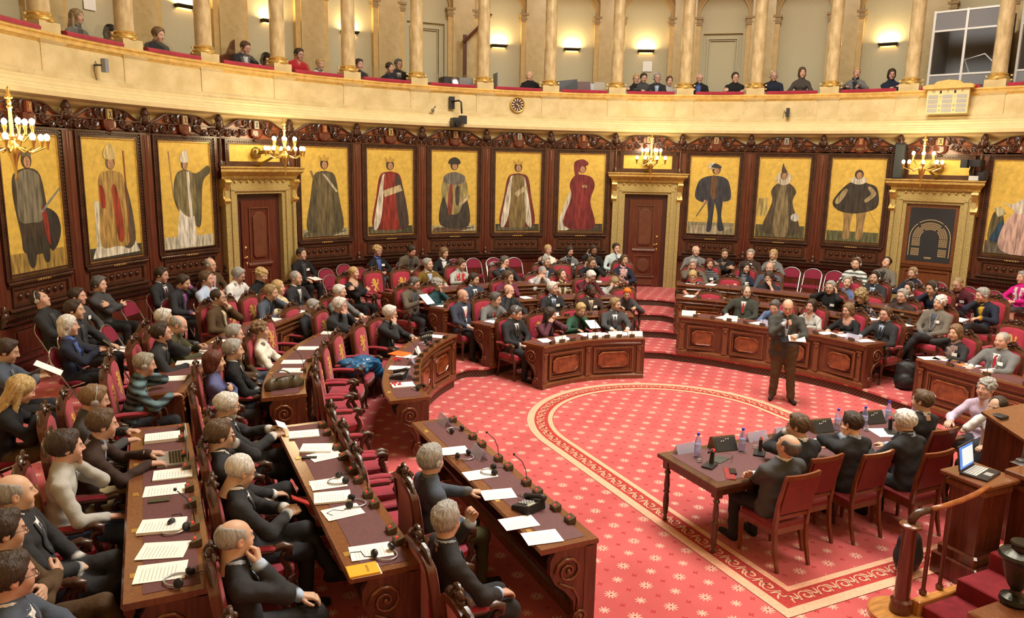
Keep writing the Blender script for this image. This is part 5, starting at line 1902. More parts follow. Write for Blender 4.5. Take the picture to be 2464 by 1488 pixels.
# ------------------------------------------------------------------ chandeliers on brackets over the doors
BULB = mat('bulb_glow', (1, 0.95, 0.85), 0.4, emit=(1.0, 0.82, 0.5), estr=16.0)
def chandelier(n, side, label):
 """bracket from the wall swinging outwards; side: tangential direction of the arm"""
 c = empty('bracket_chandelier', pol(9.98, BA * n), -math.radians(BA * n))
 tag(c, label, 'chandelier', 'gilded bracket chandeliers over the doors')
 cx, cy = side * 0.12, -0.80
 b = MB()
 b.tube([(0, 0.0, 3.98), (0, -0.3, 4.0), (cx * 0.6, -0.55, 3.95), (cx, cy, 3.92)], [0.035, 0.04, 0.032, 0.03], 8)
 b.tube([(0, 0.0, 3.72), (0, -0.25, 3.78), (cx * 0.5, -0.5, 3.9)], [0.05, 0.03, 0.02], 8)
 b.lathe([(0.001, 3.86), (0.09, 3.88), (0.11, 3.97), (0.08, 4.06), (0.02, 4.1)], 10, (0, -0.02))
 spiral(b, 0.09, 4.02, 0.07, 1.5, 1, -0.12, 0.016)
 spiral(b, -0.09, 4.02, 0.07, 1.5, -1, -0.12, 0.016)
 mobj('wall_bracket', b, mat('bronze_gilt', (0.30, 0.2, 0.06), 0.35, 0.7), c, smooth=True, angle=0.9)
 b = MB()
 b.lathe([(0.002, 3.52), (0.02, 3.55), (0.012, 3.60), (0.03, 3.75), (0.06, 3.84), (0.085, 3.92), (0.06, 3.99), (0.035, 4.03), (0.05, 4.08), (0.025, 4.12), (0.022, 4.42), (0.04, 4.44), (0.02, 4.47)], 12, (cx, cy))
 mobj('stem', b, BRASS, c, smooth=True, angle=0.8)
 b = MB()
 b.lathe([(0.018, 4.46), (0.03, 4.5), (0.018, 4.54), (0.035, 4.57), (0.015, 4.62), (0.028, 4.65), (0.002, 4.70)], 10, (cx, cy))
 for i in range(4):
  a = i * PI / 2
  b.ball((cx + 0.035 * math.cos(a), cy + 0.035 * math.sin(a), 4.56), 0.018, 6, 4)
 mobj('finial', b, BRASS, c, smooth=True)
 rnd = random.Random(n + 50)
 k = 0
 for tier_, (rad, zz, cnt) in enumerate(((0.38, 4.08, 8), (0.23, 4.27, 6))):
  for i in range(cnt):
   a = 2 * PI * (i + 0.5 * tier_) / cnt + 0.3
   ex, ey = cx + rad * math.cos(a), cy + rad * math.sin(a)
   b = MB()
   b.tube([(cx + 0.05 * math.cos(a), cy + 0.05 * math.sin(a), 3.95 + 0.1 * tier_), (cx + rad * 0.55 * math.cos(a), cy + rad * 0.55 * math.sin(a), 3.88 + 0.14 * tier_), (ex, ey, zz - 0.12), (ex, ey, zz - 0.06)], [0.012, 0.011, 0.01, 0.012], 6)
   b.lathe([(0.012, zz - 0.16), (0.02, zz - 0.1), (0.034, zz - 0.06), (0.036, zz - 0.045), (0.014, zz - 0.04)], 8, (ex, ey))
   ar = mobj('candle_arm', b, BRASS, c, smooth=True, angle=0.8)
   mobj('bulb', MB().lathe([(0.012, zz - 0.045), (0.03, zz - 0.025), (0.036, zz + 0.002), (0.026, zz + 0.03), (0.004, zz + 0.044)], 10, (ex, ey)), BULB, ar, smooth=True)
 l = bpy.data.lights.new('chandelier_light', 'POINT')
 l.energy = 30
 l.color = (1.0, 0.78, 0.46)
 l.shadow_soft_size = 0.25
 lo = bpy.data.objects.new('chandelier_light', l)
 link(lo)
 p = Matrix.Rotation(-math.radians(BA * n), 4, 'Z') @ Vector((cx, cy - 0.05, 4.42))
 q0 = pol(9.98, BA * n)
 lo.location = (q0[0] + p.x, q0[1] + p.y, p.z)
chandelier(-3, 1, 'gilded chandelier on a bracket over the left door')
chandelier(3, 0, 'gilded chandelier on a bracket over the middle door')
chandelier(7, -1, 'gilded chandelier on a bracket over the seat-plan board')
chandelier(-7, 1, 'gilded chandelier at the left picture edge')
PEOPLE = [
'A1|-8.346|4.199|0.664|-67|2|6|-22|-14|0.49|lap,lap|jkt:char,dgrey|blk|reced:dbr|hb|man in a dark jacket leaning his head back against the panelling at far left',
'A2|-8.012|4.387|0.664|-65|2|7|2|-6|0.49|lap,lap|swt:dgrey|blk|short:dbr|b|dark-haired man in a charcoal sweater with clasped hands in the far left back row',
'A3|-7.772|5.462|0.664|-58.2|2|8|4|-8|0.49|cross,cross|swt:dgrey|blk|tuft:dgrey||grey-haired man with folded arms in a dark sweater below the second painting',
'A4|-7.986|3.243|0.664|-72|1|6|2|-4|0.49|thigh,thigh|jkt:char,dgrey|char|short:dbr||young dark-haired man in a black jacket in front of the charcoal sweater man',
'A5|-8.013|2.394|0.664|-77.7|1|5|0|-2|0.44|phone,phone|card:navy,blue|blk|bob:white|fh|white-haired woman in a navy cardigan holding up a telephone',
'A6|-8.57|1.046|0.664|-87.4|1|2|18|4|0.49|read,read|jkt:slate,grey|char|short:dbr||dark-haired man reading white papers at the left picture edge',
'A7|-8.419|-0.304|0.664|-90|1|20|26|16|0.44|phone,phone|swt:blk|brown|long:blond|f|woman with long blond hair bent over her phone at the left edge',
'B1|-6.887|6.289|0.664|-50.7|2|10|8|-4|0.49|lap,lap|suit:char,white,maroon|char|short:dbr||man in a dark suit with a dark red tie below the bishop painting',
'B2|-6.67|5.528|0.664|-53.8|2|10|20|6|0.49|thigh,face|jkt:char,purple|char|short:dbr||man in a dark jacket covering his eyes with one hand',
'B3|-6.166|5.548|0.664|-51.5|2|11|0|-6|0.49|lap,arm|shirt:ltblue|navy|short:br||man in a light blue shirt looking sideways',
'B4|-6.014|7.42|0.664|-41.6|2|12|2|-2|0.49|lap,lap|jkt:brown,pink|brown|sides:grey|hg|bald man in a brown jacket and dark headset beside the left door frame',
'B5|-5.7|6.055|0.664|-46.5|2|12|22|2|0.49|lap,arm|shirt:white|grey|tuft:grey|gn|grey-haired man in a white shirt looking down in front of the left door',
'B6|-5.285|6.312|0.664|-43|2|13|20|4|0.44|lap,lap|swt:blk|blk|curly:blond|f|woman with curly blond hair in black in front of the left door',
'B7|-4.043|8.696|0.664|-26.7|2|14|-2|-4|0.49|thigh,lap|jkt:blk,dgrey|blk|short:dbr|b|man in an open black shirt sitting right of the left door frame',
'C1|-6.121|4.386|0.498|-58.6|2|10|4|-2|0.53|arm,mouth|jkt:brown,cream|grey|reced:dbr|g|balding man in a brown cord jacket with a hand at his mouth',
'C3|-5.424|4.972|0.498|-51.4|2|12|8|18|0.53|desk,cheek|jkt:slate,blk|char|short:sandy||sandy-haired man in a dark jacket propping his cheek on his hand',
'C4|-5.06|5.407|0.498|-46.8|2|13|0|0|0.48|lap,lap|jkt:cream,cream|grey|bob:blond|f|blond woman in a cream jacket',
'C5|-4.624|6.035|0.498|-40.7|2|14|2|-4|0.53|lap,lap|suit:char,white,lgrey|char|reced:grey||elderly man in a dark suit and pale striped tie',
'D1|-4.795|4.572|0.332|-50.7|2|14|18|14|0.48|desk,desk|card:char,lgrey|grey|short:grey|fhg|grey-haired woman with headset leaning on her desk',
'D2|-4.394|4.119|0.332|-51.7|2|14|10|10|0.53|mouth,mouth|jkt:char,slate|char|short:white|h|white-haired man with headset resting his chin on both hands',
'D3|-4.06|5.231|0.332|-41.6|2|16|8|2|0.55|desk,desk|jkt:grey,white|char|short:white|g|white-haired man half hidden behind the man with chin on both hands',
'E1|-6.979|2.949|0.498|-71.8|1|7|8|2|0.53|desk,desk|jkt:char,grey|char|short:white|h|white-haired man with headset behind the bald man in an olive jacket',
'E1b|-6.904|2.539|0.498|-74.7|1|6|22|8|0.53|desk,read|jkt:olive,dgrey|olive|sides:grey|gbB|bald bearded man in an olive jacket looking down at his papers',
'E2|-7.103|2.017|0.498|-79.1|1|5|-6|12|0.53|desk,cheek|jkt:char,blk|blk|short:dbr|gnB|dark-haired man with glasses and goatee propping his chin over spread papers',
'E3|-7.355|0.698|0.498|-89.6|1|2|10|14|0.48|desk,cheek|swt:blk^stripe,.07,teal2|char|short:lgreyh|fh|woman in a black sweater with teal and grey stripes propping her head',
'F1|-7.775|-0.65|0.498|-90|1|9|14|14|0.53|desk,desk|shirt:dgrey|char|short:lbr|h|man in a grey-brown shirt wearing a silver headset seen from behind',
'G1|-7.663|-1.442|0.498|-90|0|13|6|14|0.53|type,type|vneck:dbrown,ltblue|khaki|short:br|n|young man in a dark maroon sweater typing on a laptop',
'G2|-7.794|-1.969|0.498|-90|0|16|4|6|0.53|thigh,chin|swt:lgrey|jean|tuft:dbr||dark-haired young man in a pale grey sweater with his hand on his chin',
'G3|-7.863|-2.786|0.498|-90|0|19|-2|-8|0.53|lap,lap|suit:char,white,slate|char|sides:grey||bald elderly man in a charcoal suit with a grey-blue tie',
'G4|-7.898|-3.358|0.498|-90|0|22|6|-4|0.53|cross,cross|card:brown,white|brown|short:dbr|g|man in a brown cardigan with folded arms at the left picture edge',
'G5|-7.781|-3.958|0.498|-90|0|25|4|-4|0.53|thigh,thigh|suit:slate,white,navy|jean|short:dbr|g|dark-haired man with glasses in a blue-grey suit in the bottom left corner',
'H1|-6.422|-0.798|0.332|-90|0|11|14|-8|0.53|read,read|suit:char,white,slate|char|short:white|gB|white-haired man with glasses in a dark suit reading a small paper',
'H2|-6.531|-1.659|0.332|-90|0|16|6|-9|0.53|thigh,face|suit:char,white,char|char|short:br|g|brown-haired man with glasses holding his nose',
'H3|-6.515|-2.507|0.332|-90|0|21|24|-6|0.53|phone,phone|suit:char,white,dgrey|char|reced:white|gc|white-haired man in a charcoal suit looking down at a red phone',
'H4|-6.609|-3.646|0.332|-90|0|26|4|-8|0.53|mouth,thigh|suit:char,ltblue,stripeblue|char|sides:grey||bald man in a dark suit and light blue shirt with a hand at his mouth',
'I1|-6.434|1.137|0.332|-85.7|1|3|2|-2|0.48|cross,cross|swt:periw|char|bob:auburn|fk|auburn-haired woman in a blue-violet cardigan with folded arms',
'I2|-6.168|1.422|0.332|-82.9|1|4|4|-4|0.53|lap,lap|jkt:blk,lgrey|char|tuft:grey||grey-haired man in a black jacket with hands in his lap',
'I3|-6.089|2.332|0.332|-74.6|1|6|4|-2|0.53|lap,lap|swt:brown|slate|short:grey|gb|grey-haired man with glasses in a brown sweater',
'I4|-5.657|2.673|0.332|-70.3|1|8|0|-6|0.48|lap,lap|swt:cream2|grey|curly:lbr|fn|short-haired woman in a cream white sweater with a headset round her neck',
'J1|-5.003|-2.502|0.166|-90|0|24|2|0|0.53|lap,desk|jkt:slate,grey|olive|tuft:grey|hg|grey-haired man in a blue-grey blazer with headset at the front left desk',
'J2|-5.252|-3.623|0.166|-90|0|40|6|-2|0.53|thigh,raise|suit:char,ltblue,slate|char|tuft:grey||grey-haired man in a dark suit holding up his glasses',
'K1|-3.537|3.935|0.166|-47.1|2|17|10|4|0.53|mouth,desk|jkt:char,lgrey|char|tuft:white|gb|white-haired man with glasses resting his chin on his fist at the curved desk',
'K2|-1.092|4.039|0|-17.9|2|32|20|-4|0.53|lap,lap|suit:char,white,char|char|short:dgrey|hl|man in a dark suit with headset and red lanyard at the front desk end',
'K3|-0.419|4.144|0|-6.8|2|38|8|14|0.48|mouth,cheek|jkt:plum,blk|blk|long:dbr|f|long-haired woman in a plum jacket propping her head at the front desk',
'K4|0.4|4.351|0|6.2|2|10|24|8|0.48|desk,chin|jkt:green,dbrown|dgrey|short:blond|f|woman with short blond hair in a green jacket reading at the front desk',
'K5|1.11|4.09|0|17.9|2|43|6|-8|0.53|desk,desk|suit:dgrey,white,slate|char|short:sandy|l|fair-haired man in a grey suit and red lanyard at the front desk',
'L1|-1.662|5.175|0.166|-20.2|2|25|8|-4|0.51|thigh,arm|jkt:navy2,white|char|bald:grey|l|bald heavy man in a navy jacket with red lanyard',
'L2b|-1.158|5.066|0.166|-14.7|2|29|12|14|0.49|desk,desk|shirt:grey^tie,red|char|short:dgrey||dark-haired man in a grey shirt with a bright red tie',
'L2|-0.607|5.402|0.166|-7.3|2|29|8|0|0.53|mouth,arm|jkt:char,blk|char|bald:grey||bald man in a black suit holding a telephone to his mouth',
'L3|0.414|5.357|0.166|5|2|31|0|-6|0.51|lap,lap|suit:char,ltblue,slate|char|tuft:white|bn|white-haired man in a dark suit and light blue shirt with badge',
'L4|1.181|5.125|0.166|14.8|2|33|6|-8|0.47|lap,lap|suit:dbrown,cream,tan|char|buzz:blk|bx|man in a dark brown suit with a cream tie in the second row',
'L5|2.12|5.265|0.166|24.7|2|-10|24|24|0.46|desk,desk|swt:dgrey|blk|short:orange|fs|woman with bright orange hair bent over her desk',
'M1|-2.439|5.972|0.332|-24.6|2|21|22|2|0.53|read,read|jkt:taupe,slate|char|short:dgrey|hg|man in a brown-grey tweed jacket with headset reading papers',
'M2|-1.915|6.022|0.332|-19.6|2|22|4|4|0.46|desk,chin|swt:teal|grey|curly:grey|fb|woman with curly grey hair in a teal top',
'M3|-1.105|5.933|0.332|-11.8|2|25|10|-8|0.53|lap,lap|suit:navy2,white,char|char|short:dbr|b|dark-haired man in a navy suit and black tie',
'M4|-0.304|6.172|0.332|-3.2|2|27|8|8|0.53|desk,chin|shirt:maroon2|char|short:br||man in a maroon shirt with his hand on his chin',
'M5|0.791|6.755|0.332|7.4|2|25|22|8|0.53|mouth,mouth|shirt:white^stripe,.03,grey|char|buzz:grey||man with cropped grey hair in a striped white shirt',
'M6|1.213|6.454|0.332|11.8|2|26|-10|0|0.45|lap,lap|jkt:cream,brown|grey|short:br|f|brown-haired woman in a cream cardigan with brown scarf lifting her face',
'M7|1.57|5.955|0.332|16.5|2|29|34|10|0.53|chin,desk|swt:maroon|char|short:white|g|white-haired man in a maroon sweater bowing his head',
'M8|2.302|6.154|0.332|22.7|2|28|26|34|0.45|face,face|swt:lgrey|blk|bob:sandy|f|blond woman holding both hands to her face',
'N0|-3.385|6.765|0.498|-29|2|17|2|-2|0.48|cross,cross|scoop:blk|blk|tied:blond|f|blond woman in a black top with crossed arms at a desk end',
'N1|-1.634|7.222|0.498|-14|2|20|2|-6|0.53|arm,desk|jkt:mustard,ltblue|olive|short:grey|n|grey-haired man in a mustard brown jacket',
'N2|-0.824|7.524|0.498|-6.8|2|21|18|2|0.48|desk,desk|card:lgrey,lgrey|grey|short:br|fR|woman with a bright red scarf over a pale cardigan',
'N3|0.119|7.193|0.498|1|2|23|6|0|0.53|chin,arm|jkt:char,ltblue|char|short:dgrey|gb|dark-haired man in a dark suit and pale shirt leaning on his hand',
'N4|1.141|7.098|0.498|10|2|24|6|-4|0.5|arm,lap|jkt:char,ltblue|char|short:grey|ghM|grey-haired man with moustache glasses and headset',
'N5|2.143|6.839|0.498|19.1|2|25|10|14|0.53|ear,ear|jkt:blk,grey|blk|short:br|g|man in black adjusting his headset with both hands',
'N6|3.195|7.001|0.498|26.7|2|21|2|-2|0.48|desk,lap|jkt:navy,pink|blk|short:br|fP|brown-haired woman with a pale pink scarf at the aisle',
'O1|-2.179|9.295|0.664|-14.1|2|16|4|-6|0.44|lap,lap|card:blk,blue|slate|curly:blond|fgb|woman with curly blond hair in a blue top and black cardigan',
'O2|-1.469|9.282|0.664|-9.7|2|17|28|14|0.49|lap,lap|jkt:taupe,dgrey|char|tuft:dbr||man in a brown-grey jacket bending down in the back row',
'O3|-0.747|8.748|0.664|-5.3|2|18|12|-2|0.42|lap,lap|card:blk,white|blk|bob:lbr|fb|woman in a white blouse and black jacket in the back row',
'O4|1.998|8.629|0.664|14.1|2|19|2|-4|0.42|cross,cross|jkt:cream2,white|blk|tied:blond|f|blond woman in a cream white jacket in the back row',
'O5|2.5|8.433|0.664|17.8|2|19|14|0|0.41|lap,lap|jkt:grey,blk|blk|bob:dbr|fnb|dark-haired woman in a speckled grey blazer in the back row',
'O6|3.017|8.147|0.664|21.9|2|19|14|2|0.45|ear,lap|suit:blk,white,char|blk|short:dbr|x2|dark-haired man in a black suit holding his ear',
'O7|3.548|7.895|0.664|26.1|2|19|4|0|0.49|lap,chin|swt:paleb|jean|short:dbr|B|dark-haired bearded man in a pale shirt left of the open door',
'Q1|3.987|3.663|0.166|52.9|2|30|4|-6|0.53|arm,lap|suit:dolive,white,red|char|reced:dgrey|gG|bearded man with glasses in a dark suit with a red tie',
'Q1b|4.137|2.796|0.166|62.6|2|0|24|32|0.53|desk,desk|shirt:denim|char|short:dgrey||man in a blue shirt writing behind the standing speaker',
'Q3|4.39|2.278|0.166|69.7|2|0|4|0|0.46|desk,desk|vneck:lgrey,skin|grey|bob:dbr|fn|dark-haired woman in a pale grey sweater next to the standing speaker',
'Q4|4.69|1.627|0.166|78.2|2|-10|8|2|0.48|desk,desk|scoop:blk|blk|bob:lbr|fg|woman with light brown hair and glasses in a black top',
'Q5|4.714|0.893|0.166|87|2|0|4|-4|0.53|desk,lap|suit:char,ltblue,navy|char|short:br|g|man with glasses in a dark grey suit at the end of the curved desk',
'S1|4.76|-0.453|0.166|90|2|0|6|2|0.48|cheek,desk|card:char,pinkgrey|char|bob:lbr|fb|woman with a patterned scarf over a dark cardigan at the right front desk',
'S2|4.583|-1.273|0.166|90|2|0|2|-4|0.53|desk,desk|suit:grey,white,red|grey|reced:grey|b|man in a light grey three-piece suit with a red tie',
'R1|4.082|5.47|0.332|40.3|2|0|26|8|0.48|desk,desk|jkt:blk,coral|blk|bob:blond|f|woman in a black jacket over a coral top looking down',
'R2|5.206|4.275|0.332|55.2|2|0|6|4|0.53|cross,mouth|swt:char|jean|curly:dbr|bz|man in a dark polo shirt with a hand over his mouth',
'R3|5.401|2.742|0.332|68.8|2|0|4|2|0.53|ear,ear|swt:blk|blk|short:grey|gb|grey-haired man in black holding his glasses with both hands',
'R4|5.805|2.207|0.332|75|2|0|22|20|0.48|cheek,desk|swt:blk^speck,pinkgrey|blk|bigcurl:sandy|fb|woman with big blond curls in a dark flowered dress',
'R5|5.912|1.494|0.332|81.9|2|0|6|-2|0.53|desk,lap|jkt:dbrown,dgrey|char|short:grey|ghb|grey-haired man with glasses in a dark brown jacket',
'R6|5.846|0.718|0.332|89.3|2|0|2|-6|0.53|lap,lap|jkt:taupe2,slate|char|curly:white|hb|man with white curly hair in a grey-brown jacket with fingertips together',
'T0|4.323|5.794|0.498|40|2|0|14|14|0.53|cheek,desk|jkt:taupe,slate|grey|short:grey||grey-haired man in a taupe jacket resting his head on his hand',
'T1|4.805|5.825|0.498|42.9|2|20|2|0|0.48|desk,desk|swt:blk^stripe,.05,grey|blk|bob:auburn|fb|auburn-haired woman in a black striped cardigan',
'T2|5.328|5.199|0.498|49.5|2|30|0|-2|0.44|desk,desk|card:navy,grey|blk|long:blk|fb|woman with long black hair in a navy cardigan',
'T3|5.405|4.485|0.498|54.6|2|0|4|-2|0.53|lap,lap|jkt:slate,grey|char|sides:sandy||balding man in a slate jacket behind the man in the polo shirt',
'T4|6.115|2.996|0.498|69|2|20|2|0|0.4|desk,desk|shirt:denim2|char|short:grey|fhb|smiling grey-haired woman in a blue shirt',
'T5|6.492|2.626|0.498|73.1|2|-8|4|-2|0.53|desk,desk|suit:char,ltblue,slate|char|short:blk|h|black-haired man with headset in a dark suit',
'T6|6.524|1.812|0.498|79.9|2|-16|6|0|0.43|mouth,desk|jkt:blk,white|blk|short:dbr|fgh|dark-haired woman with glasses and headset and a white collar',
'T7|6.641|1.347|0.498|84|2|-10|14|10|0.53|cheek,desk|shirt:navy|char|tuft:dbr|h|dark-haired man in a navy shirt with a hand on his face',
'T8|6.851|0.449|0.498|90|2|-24|14|12|0.53|cheek,desk|jkt:navy,yellow|char|tuft:grey|h|grey-haired man in a navy jacket over a yellow shirt',
'U1|5.193|6.838|0.664|40|2|20|2|-4|0.49|lap,lap|suit:grey,white,char|char|sides:white|b|white-haired man in a grey jacket right of the open door',
'U2|5.738|6.4|0.664|44.9|2|10|6|-4|0.45|cross,cross|jkt:blk,tan|blk|short:br|Bb|man with a grey beard in a black jacket in the back row',
'U3|6.016|5.794|0.664|49.5|2|0|4|-4|0.49|lap,lap|jkt:dbrown,white|char|short:grey|b|grey-haired man in a dark brown jacket and white shirt in the back row',
'U4|6.933|5.987|0.664|52.4|2|-10|2|-2|0.44|lap,lap|jkt:grey,cream|grey|bob:blond|fb|smiling blond woman in a grey jacket and cream blouse',
'U5|7.283|3.814|0.664|66.5|2|0|2|-4|0.47|lap,lap|swt:white^stripe,.09,dgreen|jean|short:br|hB|man in a green and white striped sweater with headset',
'U6|7.952|3.606|0.664|69.6|2|0|-24|-8|0.49|lap,lap|jkt:taupe2,blk|char|short:blk||man in a grey jacket tilting his head back beside the seat-plan board',
'U7|7.736|2.688|0.664|75.2|2|-10|6|0|0.4|lap,lap|swt:navy^scarf|blk|short:sandy|fh|woman with headset and dark patterned scarf below the seat-plan board',
'U8|7.553|1.409|0.664|84.3|2|-10|20|16|0.41|desk,lap|shirt:maroon|char|buzz:sandy|gb|man in a maroon shirt looking down by the right gilded frame',
'U9|9.122|1.252|0.664|86.2|2|-20|4|-4|0.44|lap,lap|card:magenta,magenta|dgrey|short:grey|fhkW|grey-haired woman in a magenta sweater at the right picture edge',
'V1|-1.515|-3.001|0|180|1|0|-26|-6|0.53|cross,cross|suit:dgrey2,white,char|char|sides:dgrey||bald man in a grey suit leaning his head back at the end of the table',
'V2|-0.94|-2.763|0|180|1|20|6|6|0.53|desk,face|suit:char,white,char|char|short:br|g|brown-haired man with glasses in a black suit with hands at his face at the table',
'V3|-0.347|-2.887|0|180|1|0|8|2|0.53|desk,cheek|suit:char,ltblue,char|char|short:dbr||dark-haired man in a black suit propping his left cheek at the table',
'V4|0.283|-3.111|0|180|1|0|10|8|0.53|desk,desk|suit:char,ltblue,char|char|tuft:white||white-haired man in a black suit at the table',
'V5|0.991|-2.668|0|180|1|10|4|-2|0.57|lap,lap|suit:char,white,char|char|short:br||brown-haired man in a black suit at the far end of the table',
'W1|2.366|-2.542|0|90|1|0|-6|2|0.53|desk,desk|shirt:lilac|char|curly:grey||man with curly grey hair in a lilac shirt at the table end',
'W2|1.917|-3.035|0|90|1|0|10|8|0.53|face,desk|shirt:white|char|reced:dbr||balding man in a white shirt with a hand at his face behind the lectern',
'g1|-7.96|7.48|5.056|-46.8|2|12|4|0|0.48|lap,lap|card:grey,blk|blk|long:sandy|f|woman with long fair hair in a grey cardigan on the gallery',
'g2|-7.583|8.064|4.944|-43.2|2|12|20|14|0.48|lap,lap|swt:blk|blk|bob:blk|f|dark-haired person in black half hidden by a gallery column',
'g3|-6.68|8.643|4.984|-37.7|2|13|16|0|0.53|lap,lap|swt:char|blk|tuft:lbr||fair-haired man in a dark sweater looking down from the gallery',
'g4|-4.983|9.768|5.024|-27|2|14|24|4|0.53|desk,desk|jkt:char,white|char|short:br|gb|man in a dark jacket and white shirt writing on the gallery',
'g5|-4.554|10.225|4.93|-24|2|14|26|16|0.48|desk,desk|swt:blk|blk|bob:blk|f|black-haired person bent over the gallery rail',
'g6|-3.733|10.266|5.021|-20|2|14|14|0|0.53|lap,lap|shirt:red2|blk|short:dbr|gb|man in a red checked shirt on the gallery',
'g7|-3.198|10.571|4.93|-16.8|2|14|14|2|0.48|lap,lap|jkt:white,blk|blk|short:blond|f|woman in a white jacket next to the man in red on the gallery',
'g8|-2.238|10.692|4.941|-11.8|2|15|10|0|0.53|lap,lap|swt:char|blk|short:dbr||dark-haired man half hidden by a column on the gallery',
'g9|-1.412|10.832|4.984|-7.4|2|15|6|0|0.48|lap,lap|card:blk,slate|blk|tied:dbr|f|woman in a black cardigan and grey-blue top on the gallery',
'g10|-1.19|10.858|5.031|-6.3|2|15|8|0|0.53|lap,lap|suit:char,white,maroon|char|short:dgrey|gM|man in a dark suit with moustache on the gallery',
'g11|2.432|10.736|4.983|12.8|2|-40|10|8|0.53|desk,desk|swt:blk|blk|bald:grey||bald man in black at a desk on the gallery',
'g12|5.102|9.706|5.024|27.7|2|10|10|4|0.48|cross,cross|swt:blk|blk|short:blond|fg|blond woman in black with folded arms on the gallery',
'g13|5.258|9.575|5.007|28.8|2|10|16|0|0.53|lap,lap|swt:dgrey|blk|short:dbr||dark-haired person looking down behind the blond woman on the gallery',
'g14|5.585|9.387|5.001|30.8|2|11|6|0|0.53|lap,lap|jkt:char,ltblue|char|short:grey|gh|grey-haired man in a dark jacket with headset on the gallery',
'g15|5.852|9.224|4.978|32.4|2|11|10|0|0.48|lap,lap|swt:lgrey|grey|short:br|f|woman in a pale top behind a gallery column',
'g16|6.505|8.775|5.005|36.6|2|12|12|0|0.53|lap,lap|card:blk,blue|char|sides:white|gG|white-bearded man in a blue shirt on the gallery',
'g17|7.229|8.189|5.01|41.4|2|14|8|0|0.53|cross,cross|swt:blk|blk|short:dbr|g|dark-haired man in black in front of the grey gallery door',
'g18|7.919|7.524|5.037|46.5|2|15|10|0|0.53|lap,lap|swt:navy|blk|bald:grey|gh|bald man with glasses and headset on the gallery',
'g19|8.366|6.991|5.152|50.1|2|16|6|-2|0.48|lap,lap|swt:dgrey^speck,brown|blk|bob:br|fb|brown-haired woman in a patterned dark top on the gallery',
'g20|9.215|6.021|5.114|56.8|2|18|8|8|0.48|desk,desk|jkt:grey,blk|blk|short:blond|f|blond woman in a grey jacket leaning on the gallery rail',
'g21|9.598|5.304|5.043|61.1|2|19|12|4|0.48|cross,desk|swt:navy|blk|bob:dbr|fg|dark-haired woman in navy beside the interpreters booth',
]
